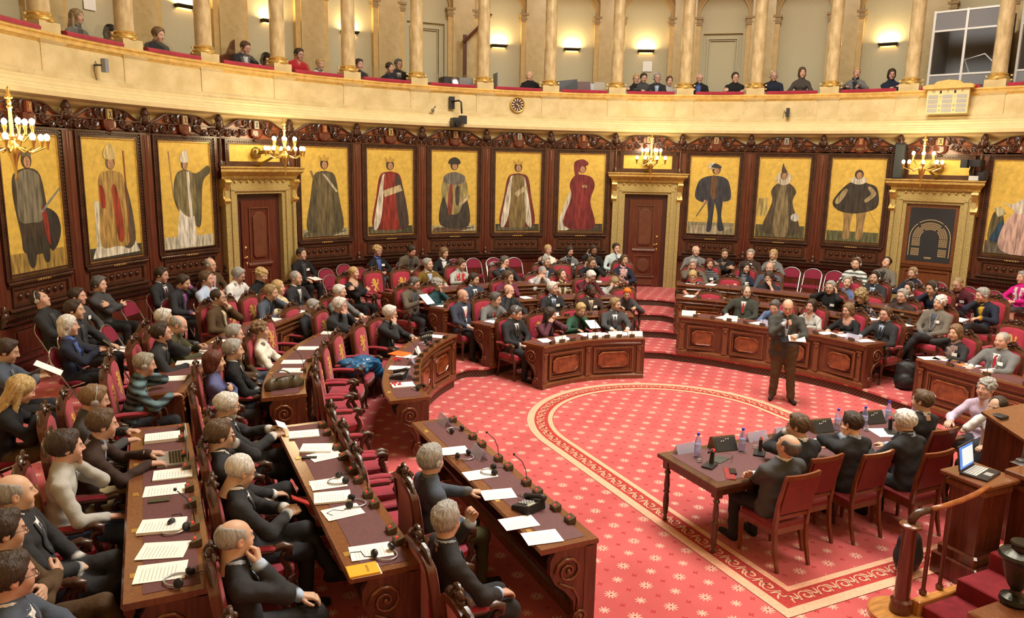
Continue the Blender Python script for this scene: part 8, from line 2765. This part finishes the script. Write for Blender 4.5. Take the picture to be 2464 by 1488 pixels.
# bottles and glasses
PET = mat('bottle_blue_plastic', (0.55, 0.62, 0.95), 0.08, trans=0.85, ior=1.2, alpha=0.8)
CAPB = mat('cap_blue', (0.02, 0.06, 0.6), 0.4)
BO1 = shared(MB().lathe([(0.03, 0.0), (0.036, 0.01), (0.034, 0.03), (0.036, 0.05), (0.033, 0.07), (0.036, 0.09), (0.036, 0.16), (0.03, 0.19), (0.018, 0.225), (0.013, 0.24), (0.013, 0.25)], 16), 'bottle_body', PET, True)
BO2 = shared(MB().lathe([(0.015, 0.248), (0.016, 0.252), (0.016, 0.272), (0.002, 0.275)], 12), 'cap', CAPB)
b = MB()
b.tube([(0.037 * math.cos(a), 0.037 * math.sin(a), 0.12 + 0.0 * a) for a in np.linspace(0, 2 * PI, 17)], 0.0015, 4, cap=False)
BO3 = shared(MB().lathe([(0.0368, 0.10), (0.0368, 0.15)], 16), 'bottle_label', mat('label_pale', (0.6, 0.65, 0.9), 0.3, alpha=0.55))
for i, (x, y) in enumerate(((-1.79, -2.09), (-1.22, -2.15), (0.35, -2.05), (0.74, -2.11), (1.22, -2.06), (1.5, -2.2))):
 o = empty('water_bottle', (x, y, TZ + 0.002))
 tag(o, 'clear plastic water bottle with blue cap on the long table, %s from the left' % ORD[i], 'bottle', 'water bottles on the long table')
 mobj('bottle_body', BO1, None, o)
 mobj('cap', BO2, None, o)
 mobj('bottle_label', BO3, None, o)
GL1 = shared(MB().lathe([(0.026, 0.0), (0.032, 0.085), (0.030, 0.085), (0.024, 0.006)], 14), 'tumbler', GLASS, True)
GL2 = shared(MB().lathe([(0.024, 0.007), (0.027, 0.035), (0.002, 0.035)], 14), 'water', mat('water', (0.75, 0.78, 0.78), 0.05, trans=0.9, ior=1.33))
for i, (x, y) in enumerate(((-1.86, -2.22), (-1.01, -2.14), (0.67, -2.2))):
 o = empty('drinking_glass', (x, y, TZ + 0.002))
 tag(o, 'half full water glass on the long table, %s from the left' % ORD[i], 'glass', 'water glasses')
 mobj('tumbler', GL1, None, o)
 mobj('water', GL2, None, o)
# table microphones, consoles
for i, (x, y) in enumerate(((-1.84, -2.36), (-1.09, -2.29), (0.91, -2.36), (1.45, -2.42))):
 o = empty('table_microphone', (x, y, TZ + 0.002), math.radians(-60 + 12 * i))
 tag(o, 'black table microphone with red ring on the long table, %s from the left' % ORD[i], 'microphone', 'table microphones')
 mobj('foot', MB().bbox(-0.06, 0.06, -0.09, 0.09, 0, 0.022, 0.006), BLACKP, o)
 mobj('upright', MB().rings([[(-0.02, 0.03, 0.02), (0.02, 0.03, 0.02), (0.02, 0.07, 0.02), (-0.02, 0.07, 0.02)], [(-0.017, 0.05, 0.15), (0.017, 0.05, 0.15), (0.017, 0.085, 0.15), (-0.017, 0.085, 0.15)]]), BLACKP, o)
 mobj('red_ring', MB().bbox(-0.019, 0.019, 0.045, 0.09, 0.15, 0.172, 0.004), REDL, o)
 mobj('capsule', MB().tube([(0, 0.07, 0.165), (0, -0.06, 0.172)], 0.012, 8), BLACKP, o)
for i, (x, y) in enumerate(((-1.36, -2.0), (0.15, -1.98), (1.02, -1.99))):
 o = empty('control_console', (x, y, TZ + 0.002), math.radians(-8))
 tag(o, 'brown wedge loudspeaker console on the long table, %s from the left' % ORD[i], 'console', 'wedge consoles')
 mobj('wedge_case', MB().prism([(-0.10, 0), (0.09, 0), (0.06, 0.13), (0.0, 0.15)], -0.14, 0.14, 'yz'), MBOX, o)
 b = MB()
 b.add([(-0.13, -0.094, 0.012), (0.13, -0.094, 0.012), (0.13, -0.012, 0.135), (-0.13, -0.012, 0.135)], [(0, 1, 2, 3)])
 b.v = [(x_, y_ - 0.006, z_ + 0.002) for x_, y_, z_ in b.v]
 mobj('speaker_grille', b, BLACKP, o)
 b = MB()
 for dx, t_ in ((-0.06, 0.7), (-0.03, 0.72), (0.0, 0.85), (0.03, 0.85)):
  b.box(dx, dx + 0.014, -0.105 + 0.082 * t_, -0.1 + 0.082 * t_, 0.014 + 0.123 * t_, 0.026 + 0.123 * t_)
 mobj('buttons', b, mat('white_button', (0.8, 0.8, 0.78), 0.4), o)
rg = mobj('reading_glasses', glasses_mesh().copy(), None, None, (-1.57, -2.24, TZ + 0.035), 0.4)
rg.rotation_euler = (0.0, 0, 0.6)
tag(rg, 'pair of reading glasses lying on the long table', 'glasses')
# handbag
hb = empty('handbag', (-5.66, 1.0, DK[2]), math.radians(12))
tag(hb, 'olive brown leather handbag at the end of a curved desk', 'handbag')
BAGL = mat('leather_olive', (0.075, 0.055, 0.025), 0.5, bump=0.5, bscale=18, var=0.25, vscale=10)
F = Field((-0.26, -0.14, -0.02), (0.26, 0.14, 0.2), 0.01)
F.add(lambda P: sd_flat(P, np.eye(3), (-0.14, 0, 0.055), (0.14, 0, 0.055), 0.085, 0.085, 0.85), (-0.25, -0.1, -0.03), (0.25, 0.1, 0.18), 0.02)
F.add(lambda P: sd_cone(P, (-0.17, 0, 0.03), (0.17, 0, 0.03), 0.07, 0.07), (-0.24, -0.08, -0.04), (0.24, 0.08, 0.1), 0.03)
F.cut(lambda P: -(P[..., 2] - 0.0), (-0.3, -0.2, -0.05), (0.3, 0.2, 0.05), 0.005) if False else None
V_, Q_ = nets(F)
V_[:, 2] = np.maximum(V_[:, 2], 0.0)
V_[:, 1] += 0.012 * np.sin(V_[:, 0] * 40)
mobj('bag_body', nmesh('bag_body', V_, Q_, [BAGL]), None, hb)
b = MB()
for s in (-1, 1):
 b.tube([(-0.09, 0.04 * s, 0.11)] + [(0.11 * math.cos(a), 0.05 * s + 0.09 * s * math.sin(a), 0.13 + 0.05 * math.sin(a)) for a in np.linspace(PI, 0, 10)] + [(0.09, 0.04 * s, 0.11)], 0.009, 6)
mobj('handles', b, BAGL, hb, smooth=True)
# soft lumps: jacket on chair, backpacks, coats, scarf
def lump(nm, loc, rz, balls, vox, m, label, cat, wr=0.0, fr=30.0, floor=None):
 lo = np.min([np.array(c) - np.array(r) for c, r in balls], 0) - 0.05
 hi = np.max([np.array(c) + np.array(r) for c, r in balls], 0) + 0.05
 F = Field(lo, hi, vox)
 for c, r in balls:
  c = np.array(c, float)
  r = np.array(r, float)
  F.add(lambda P: sd_ell(P, c, r), c - r, c + r, 0.03)
 if wr:
  g = np.stack(np.meshgrid(*F.ax, indexing='ij'), -1)
  F.f += wr * (np.sin(fr * g[..., 0] + 2 * np.sin(fr * 0.5 * g[..., 2])) * np.sin(fr * 0.8 * g[..., 2] + 3 * g[..., 1] * fr * 0.3))
 V, Q = nets(F)
 if floor is not None:
  V[:, 2] = np.maximum(V[:, 2], floor)
 o = mobj(nm, nmesh(nm, V, Q, [m]), None, None, loc, rz)
 return tag(o, label, cat)
BLJ = mat('nylon_blue', (0.025, 0.11, 0.24), 0.22, bump=0.7, bscale=14, var=0.3, vscale=8)
lump('puffer_jacket', (-4.307, 2.99, ST), math.radians(61.5), [((-0.1, -0.05, 0.58), (0.22, 0.2, 0.1)), ((0.12, -0.1, 0.62), (0.2, 0.2, 0.11)), ((-0.2, 0.05, 0.68), (0.13, 0.14, 0.08)), ((0.24, -0.2, 0.56), (0.13, 0.16, 0.12)), ((-0.30, -0.1, 0.6), (0.1, 0.14, 0.1)), ((0.28, -0.28, 0.44), (0.1, 0.1, 0.14))], 0.012, BLJ, 'shiny blue padded jacket lying on a red armchair', 'jacket', 0.014, 38)
BPK = mat('backpack_black', (0.012, 0.012, 0.012), 0.6, bump=0.6, bscale=25)
bp = lump('backpack', (4.62, 0.28, ST), math.radians(-60), [((0, 0, 0.14), (0.18, 0.12, 0.2)), ((0, 0, 0.3), (0.17, 0.11, 0.19)), ((0.07, 0, 0.4), (0.09, 0.08, 0.08)), ((-0.07, 0, 0.4), (0.09, 0.08, 0.08)), ((0, -0.1, 0.15), (0.13, 0.07, 0.13))], 0.015, BPK, 'black backpack standing on the floor by the right desk end', 'backpack', 0.004, 30, 0.0)
b = MB()
b.tube([(-0.05, 0.02, 0.46)] + [(0.05 * math.cos(a), 0.02, 0.46 + 0.06 * math.sin(a)) for a in np.linspace(PI, 0, 8)], 0.01, 6)
mobj('carry_loop', b, BPK, bp, smooth=True)
lump('shoulder_bag', (-0.52, -3.78, 0), 0.3, [((0, 0, 0.18), (0.2, 0.12, 0.18)), ((0, 0, 0.32), (0.15, 0.1, 0.12))], 0.015, BPK, 'black bag leaning against the tribune pedestal', 'bag', 0.003, 30, 0.0)
lump('green_coat', (-8.3, 1.1, 4 * ST), math.radians(86), [((0, 0.18, 0.72), (0.24, 0.09, 0.14)), ((0, 0.24, 0.5), (0.26, 0.08, 0.25)), ((0.02, 0.1, 0.55), (0.22, 0.07, 0.2))], 0.015, mat('wool_green', (0.045, 0.055, 0.04), 0.9), 'dark green coat hanging over a folding chair at left', 'coat', 0.008, 25)
lump('grey_scarf', (0.531, 8.394, 4 * ST), math.radians(-3.9), [((-0.12, 0.14, 0.78), (0.06, 0.07, 0.07)), ((-0.08, 0.08, 0.65), (0.06, 0.04, 0.14)), ((-0.05, 0.05, 0.52), (0.05, 0.04, 0.12))], 0.012, mat('wool_grey', (0.25, 0.26, 0.27), 0.9), 'grey scarf hanging over the back of a folding chair', 'scarf', 0.006, 60)
for i, (x, y, phi) in enumerate(((-7.472, 3.6, -69), (-7.4, 3.75, -60), (8.3, 1.4, 85), (8.327, 1.95, 82))):
 paper(x, y, 4 * ST + 0.456, -phi + 15 * i, label='white papers lying on a folding chair seat, %s' % ['at left', 'upper pile at left', 'beside the woman in magenta', 'one seat further from the woman in magenta'][i], th=0.02, lines=False)
# papers held in hands
def held(x, y, z, phi, dx, dy, dz, tilt, w, h, label, c=None, th=0.003, cat='paper'):
 M = Matrix.Translation((x, y, z)) @ Matrix.Rotation(-math.radians(phi), 4, 'Z') @ Matrix.Translation((dx, dy, dz)) @ Matrix.Rotation(math.radians(tilt), 4, 'X')
 o = mobj('held_item', MB().box(-w / 2, w / 2, -h / 2, h / 2, 0, th), c or PAPER)
 o.matrix_world = M
 o.name = {'paper': 'held_paper', 'phone': 'mobile_phone', 'folder': 'folder', 'microphone': 'hand_microphone'}[cat]
 return tag(o, label, cat)
PD = {}
for ln in PEOPLE:
 q_ = ln.split('|')
 PD[q_[0]] = tuple(float(v) for v in q_[1:5])
PB_ = mat('phone_black', (0.012, 0.012, 0.014), 0.2)
held(*PD['M1'], 0, -0.46, 0.92, 35, 0.21, 0.28, 'papers held by the tweed jacket man with headset')
held(*PD['H1'], 0, -0.46, 0.93, 25, 0.2, 0.1, 'small white paper held by the white-haired man')
held(*PD['A6'], 0, -0.46, 0.93, 30, 0.21, 0.28, 'white papers held by the man at the left picture edge')
held(*PD['H3'], 0, -0.43, 0.87, 30, 0.075, 0.15, 'red mobile phone in the hands of the white-haired man', mat('phone_red', (0.35, 0.02, 0.02), 0.3), 0.01, 'phone')
held(*PD['A7'], 0, -0.43, 0.87, 30, 0.075, 0.15, 'mobile phone in the hands of the long-haired blond woman', PB_, 0.01, 'phone')
held(*PD['A5'], 0, -0.43, 0.87, 40, 0.075, 0.15, 'mobile phone held by the white-haired woman in navy', PB_, 0.01, 'phone')
held(*PD['K4'], 0.12, -0.5, 0.90, 20, 0.21, 0.29, 'white sheet before the woman in the green jacket')
held(*PD['O1'], -0.3, -0.35, 0.68, 15, 0.25, 0.18, 'turquoise folder on the lap of the woman in blue', mat('turquoise', (0.12, 0.35, 0.33), 0.5), 0.01, 'folder')
held(*PD['B7'], 0.05, -0.36, 0.66, 8, 0.21, 0.29, 'white paper on the lap of the man in the black shirt')
held(*PD['T8'], -0.25, -0.42, 0.68, 8, 0.3, 0.21, 'open white book on the lap of the man in the yellow shirt', th=0.02)
# speaker: microphone and folder
sx, sy = 2.51, 1.03
mk = held(sx, sy, 0, 38, 0.06, -0.34, 1.12, 12, 0.34, 0.25, 'black folder with papers held by the standing speaker', PB_, 0.015, 'folder')
pp_ = held(sx, sy, 0, 38, 0.14, -0.36, 1.15, 14, 0.26, 0.22, 'white papers on the folder of the standing speaker', th=0.01)
b = MB()
b.tube([(0, 0, 0), (0, 0.02, 0.14)], [0.012, 0.015], 10)
b.ball((0, 0.024, 0.165), (0.022, 0.022, 0.028), 10, 6)
hm_ = mobj('hand_microphone', b, BLACKP, smooth=True)
hm_.matrix_world = Matrix.Translation((sx, sy, 0)) @ Matrix.Rotation(-math.radians(38), 4, 'Z') @ Matrix.Translation((-0.02, -0.33, 1.30))
tag(hm_, 'black hand microphone of the standing speaker', 'microphone')
# ------------------------------------------------------------------ things on the wall and gallery
def wallthing(nm, R, th, z, label, cat):
 o = empty(nm, pol(R, th, z), -math.radians(th))
 return tag(o, label, cat)
ck = wallthing('wall_clock', 10.12, 9.75, 5.35, 'round clock with brown face and gilded hour marks on the gallery parapet', 'clock')
rim = MB()
rim.rings([[(r * math.cos(a), y, r * math.sin(a)) for a in np.linspace(0, 2 * PI, 33)[:-1]] for r, y in ((0.20, 0.0), (0.20, -0.05), (0.185, -0.06), (0.165, -0.05), (0.165, -0.04))], cap=False)
mobj('rim', rim, GOLD, ck, smooth=True, angle=0.6)
mobj('face', MB().rings([[(r * math.cos(a), y, r * math.sin(a)) for a in np.linspace(0, 2 * PI, 33)[:-1]] for r, y in ((0.17, -0.01), (0.17, -0.04))]), mat('clock_brown', (0.06, 0.018, 0.01), 0.4), ck)
for i in range(12):
 a = i * PI / 6
 c, s = math.cos(a), math.sin(a)
 b = MB()
 b.add([(c * u - s * v, -0.0425, s * u + c * v) for u, v in ((0.09, -0.008), (0.15, -0.014), (0.15, 0.014), (0.09, 0.008))], [(0, 1, 2, 3)])
 mobj('hour_mark', b, mat('clock_cream', (0.75, 0.65, 0.45), 0.5), ck)
for a, L_ in ((-62, 0.14), (-22, 0.09)):
 a = math.radians(a)
 b = MB()
 c, s = math.cos(a), math.sin(a)
 b.add([(c * u - s * v, -0.047, s * u + c * v) for u, v in ((-0.05, -0.006), (L_, -0.004), (L_, 0.004), (-0.05, 0.006))], [(0, 1, 2, 3)])
 mobj('hand', b, mat('clock_cream', (0.75, 0.65, 0.45), 0.5), ck)
# camera on bracket
cm = wallthing('bracket_camera', 10.1, -0.23, 5.3, 'black broadcast camera hanging on a bracket arm from the parapet', 'camera')
mobj('mount_plate', MB().bbox(-0.07, 0.07, -0.06, 0.0, -0.13, 0.17, 0.008), BLACKP, cm)
mobj('bracket_arm', MB().tube([(0, -0.05, 0.05), (0.08, -0.30, 0.06), (0.12, -0.36, 0.02), (0.13, -0.38, -0.25)], 0.022, 8), BLACKP, cm, smooth=True)
mobj('pan_head', MB().bbox(0.07, 0.24, -0.46, -0.3, -0.5, -0.3, 0.01), BLACKP, cm)
b = MB().bbox(-0.14, 0.08, -0.50, -0.26, -0.58, -0.36, 0.015)
b.tube([(-0.03, -0.48, -0.47), (-0.05, -0.62, -0.5)], [0.06, 0.07], 12)
mobj('camera_body', b, BLACKP, cm)
lp = wallthing('spot_lamp', 10.05, -3.2, 5.12, 'small clip lamp standing on the cornice left of the bracket camera', 'lamp')
b = MB()
b.tube([(0, -0.05, -0.09), (0.0, -0.05, 0.02), (0.05, -0.08, 0.09), (0.02, -0.12, 0.06)], 0.012, 6)
b.ball((-0.03, -0.1, -0.01), (0.05, 0.05, 0.04), 8, 5)
mobj('lamp_arm', b, mat('lamp_grey', (0.2, 0.2, 0.18), 0.4, 0.5), lp, smooth=True)
for nm, R, th, z, c, lab in (('wall_receiver', 10.06, -49.4, 5.33, (0.22, 0.24, 0.27), 'small grey box receiver on the parapet at far left'), ('wall_receiver', 10.1, 48.9, 5.25, (0.03, 0.03, 0.032), 'small black box receiver on the parapet at right')):
 o = wallthing(nm, R, th, z, lab, 'receiver')
 mobj('case', MB().bbox(0.0, 0.08, -0.16, -0.06, -0.11, 0.11, 0.006), mat('recv_%d' % int(th), c, 0.4), o)
 mobj('wall_mount', MB().tube([(-0.02, 0.05, 0), (-0.02, -0.06, 0.0), (0.03, -0.1, 0)], 0.015, 6), BLACKP, o)
 mobj('cable', MB().tube([(-0.02, -0.02, 0.0), (-0.05, -0.01, 0.06), (-0.08, 0.0, -0.1), (-0.03, 0.01, -0.24)], 0.005, 5), BLACKP, o, smooth=True)
# voting board N S F
vb = wallthing('vote_board', 9.97, 69.2, 5.0, 'cream vote display board marked N S F on the gallery parapet', 'display board')
mobj('board', MB().bbox(-0.43, 0.43, -0.06, 0.02, 0.16, 0.70, 0.01), PLASTER, vb)
mobj('pediment', MB().prism([(-0.50, 0.70), (0.50, 0.70), (0.52, 0.76), (0.46, 0.79), (0.30, 0.80), (0.22, 0.86), (0, 0.89), (-0.22, 0.86), (-0.30, 0.80), (-0.46, 0.79), (-0.52, 0.76)], -0.12, 0.03), mat('gilded_stone', (0.7, 0.48, 0.16), 0.35), vb)
for i, x in enumerate((-0.29, 0.0, 0.29)):
 for j in range(4):
  mobj('display_slot', MB().box(x - 0.10, x + 0.10, -0.066, -0.055, 0.19 + 0.10 * j, 0.265 + 0.10 * j), mat('slot_grey', (0.36, 0.36, 0.33), 0.4), vb)
 text_mesh('heading_letter', 'NSF'[i], 0.09, mat('letter_brown', (0.25, 0.17, 0.08), 0.6), (x, -0.064, 0.64), 0, vb)
for x in (-0.145, 0.145):
 for j, ch in enumerate('+-OA'):
  text_mesh('row_letter', ch, 0.06, mat('letter_brown', (0.25, 0.17, 0.08), 0.6), (x, -0.064, 0.53 - 0.1 * j), 0, vb)
 mobj('indicator', MB().box(x - 0.02, x + 0.02, -0.066, -0.055, 0.60, 0.66), BLACKP, vb)
# loudspeaker and camera on the right cornice
ls = wallthing('column_loudspeaker', 9.80, 64.5, 3.70, 'tall black loudspeaker standing on the gilded cornice at right', 'loudspeaker')
mobj('cabinet', MB().bbox(-0.11, 0.11, -0.11, 0.11, 0.0, 0.80, 0.02), BLACKP, ls)
mobj('grille', MB().bbox(-0.095, 0.095, -0.118, -0.10, 0.03, 0.77, 0.004), mat('grille_green', (0.03, 0.035, 0.03), 0.6), ls)
c2 = wallthing('tripod_camera', 9.78, 73.8, 3.70, 'black video camera with hood standing on the gilded cornice at right', 'camera')
mobj('camera_base', MB().bbox(-0.10, 0.10, -0.08, 0.08, 0.0, 0.10, 0.01), mat('cam_white', (0.5, 0.5, 0.48), 0.5), c2)
mobj('pan_arm', MB().tube([(-0.08, 0, 0.08), (-0.10, -0.02, 0.2), (-0.06, -0.04, 0.30)], 0.03, 8), BLACKP, c2)
mobj('camera_body', MB().bbox(-0.12, 0.14, -0.18, 0.10, 0.30, 0.45, 0.015), BLACKP, c2)
mobj('lens_hood', MB().bbox(-0.24, -0.10, -0.26, -0.1, 0.27, 0.45, 0.008), BLACKP, c2)
mobj('motor', MB().lathe([(0.10, 0.0), (0.11, 0.06), (0.10, 0.18), (0.03, 0.22)], 14, (0.14, 0.02)), BLACKP, c2, smooth=True, angle=0.6)
# interpreters booth
def booth(th0, th1, R, lab):
 thm = (th0 + th1) / 2
 o = wallthing('interpreters_booth', R, thm, 4.93, lab, 'booth')
 w = R * math.sin(math.radians(abs(th1 - th0) / 2))
 GP = mat('booth_grey_panel', (0.19, 0.195, 0.205), 0.7, var=0.08, vscale=60)
 AL = mat('booth_aluminium', (0.62, 0.62, 0.6), 0.4, 0.2)
 mobj('lower_panel', MB().box(-w, w, 0.0, 0.03, 0.0, 1.15), GP, o)
 mobj('upper_panel', MB().box(-w, w, 0.0, 0.03, 2.13, 2.55), GP, o)
 for s in (-1, 1):
  mobj('side_panel', MB().box(s * w - 0.015, s * w + 0.015, 0.0, 1.2, 0.0, 2.55), GP, o)
 mobj('back_panel', MB().box(-w, w, 1.17, 1.2, 0.0, 2.3), GP, o)
 for x in (-w, 0.0, w):
  mobj('frame_post', MB().box(x - 0.025, x + 0.025, -0.02, 0.04, 0.0, 2.58), AL, o)
 for z in (1.15, 2.13, 2.55):
  mobj('frame_rail', MB().box(-w, w, -0.015, 0.04, z - 0.02, z + 0.02), AL, o)
 for x in (-w / 2, w / 2):
  mobj('window_pane', MB().box(x - w / 2 + 0.03, x + w / 2 - 0.03, 0.01, 0.016, 1.17, 2.11), GLASS, o)
 b = MB()
 b.tube([(0.1, 0.4, 1.1), (-0.05, 0.35, 1.5), (0.35, 0.35, 1.6), (0.55, 0.3, 1.4)], 0.014, 6)
 mobj('desk_lamp_arm', b, AL, o)
 return o
booth(65.7, 73.0, 10.62, 'grey and white interpreters booth with two windows behind the vote board')
booth(75.2, 82.5, 10.62, 'grey interpreters booth cut by the right picture edge')
# projector etc. on the gallery
pj = wallthing('projector', 10.55, 0.8, 5.74, 'black projector with glowing lens on the gallery rail', 'projector')
mobj('case', MB().bbox(-0.28, 0.16, -0.12, 0.25, 0.0, 0.24, 0.02), BLACKP, pj)
lens = MB().lathe([(0.10, 0.0), (0.11, 0.03), (0.10, 0.06), (0.075, 0.05)], 20).xf(Matrix.Translation((0.02, -0.11, 0.12)) @ Matrix.Rotation(PI / 2, 4, 'X'))
mobj('lens_ring', lens, STEEL, pj, smooth=True, angle=0.6)
mobj('lens', MB().lathe([(0.075, 0.0), (0.06, 0.02), (0.003, 0.03)], 20).xf(Matrix.Translation((0.02, -0.14, 0.12)) @ Matrix.Rotation(PI / 2, 4, 'X')), mat('lens_glow', (0.3, 0.6, 1), 0.1, emit=(0.35, 0.65, 1.0), estr=3.0), pj)
sb2 = wallthing('stacked_cases', 10.6, 2.7, 5.74, 'grey equipment case beside the projector on the gallery', 'case')
mobj('case_box', MB().bbox(-0.2, 0.22, -0.05, 0.3, 0.0, 0.26, 0.02), mat('case_grey', (0.2, 0.2, 0.19), 0.5), sb2)
mn = wallthing('monitor', 10.6, 7.3, 5.74, 'flat monitor on the gallery rail left of the bald man', 'monitor')
mobj('screen_case', MB().bbox(-0.02, 0.02, -0.2, 0.2, 0.05, 0.42, 0.005), mat('monitor_grey', (0.3, 0.32, 0.33), 0.3), mn)
mobj('stand', MB().box(-0.06, 0.06, -0.06, 0.06, 0.0, 0.06), BLACKP, mn)
for i, (th, w, h, c, lab) in enumerate(((17.6, 0.32, 0.36, (0.015, 0.015, 0.016), 'black wedge mixing desk on the gallery'), (20.0, 0.22, 0.3, (0.09, 0.03, 0.025), 'dark red equipment bag on the gallery'), (21.3, 0.13, 0.26, (0.35, 0.37, 0.4), 'grey stack of disc boxes on the gallery'), (22.4, 0.16, 0.3, (0.33, 0.29, 0.22), 'beige monitor back on the gallery'))):
 o = wallthing(['mixing_desk', 'equipment_bag', 'box_stack', 'monitor'][i], 10.6, th, 5.74, lab, ['mixer', 'bag', 'boxes', 'monitor'][i])
 b = MB()
 b.rings([[(-w, -0.05, 0), (w, -0.05, 0), (w, 0.3, 0), (-w, 0.3, 0)], [(-w * 0.9, 0.0 if i else 0.02, h * (0.8 if i == 0 else 1)), (w * 0.9, 0.0, h), (w * 0.9, 0.28, h), (-w * 0.9, 0.28, h * (0.5 if i == 0 else 1))]])
 mobj('casing', b, mat('equip_%d' % i, c, 0.5), o)
for th, z, lab in ((29.9, 6.66, 'white notice sheet pinned on the gallery wall below a sconce'), (-39.7, 6.78, 'white notice sheet on the gallery wall at far left')):
 o = mobj('wall_notice', MB().box(-0.13, 0.13, -0.006, 0.0, -0.14, 0.14), CARD, None, pol(12.22, th, z), -math.radians(th))
 tag(o, lab, 'notice')
for th, R, lab in ((-29.0, 11.3, 'curved wooden bench end on the gallery at left'), (55.0, 11.4, 'curved wooden bench end on the gallery behind the blond woman in grey')):
 o = wallthing('gallery_pew', R, th, 5.36, lab, 'bench')
 prof = [(-0.45, 0.0), (0.55, 0.0), (0.55, 0.45), (0.4, 0.55), (0.2, 0.58), (0.0, 0.62), (-0.25, 0.75), (-0.38, 1.0), (-0.45, 1.05)]
 mobj('pew_end', MB().prism([(-x, z) for x, z in prof] if th < 0 else prof, 0.0, 0.06), WOOD, o)
 mobj('pew_seat', MB().box(-0.5, 0.5, 0.06, 0.4, 0.0, 0.05), WOOD, o)
wd = wallthing('wooden_stair_door', 11.7, 4.6, 4.93, 'dark wooden frame of a stair door at the back of the gallery', 'door frame')
b = MB()
b.box(-0.05, 0.05, 0, 0.05, 0, 2.3)
b.tube([(-0.05, 0.0, 2.1), (0.8, 0.2, 2.9)], 0.05, 6)
b.box(0.5, 0.56, 0.1, 0.15, 0, 2.55)
mobj('frame_timber', b, WOOD, wd)
mobj('door_glass', MB().box(0.05, 0.5, 0.06, 0.07, 0, 2.2), GLASS, wd)
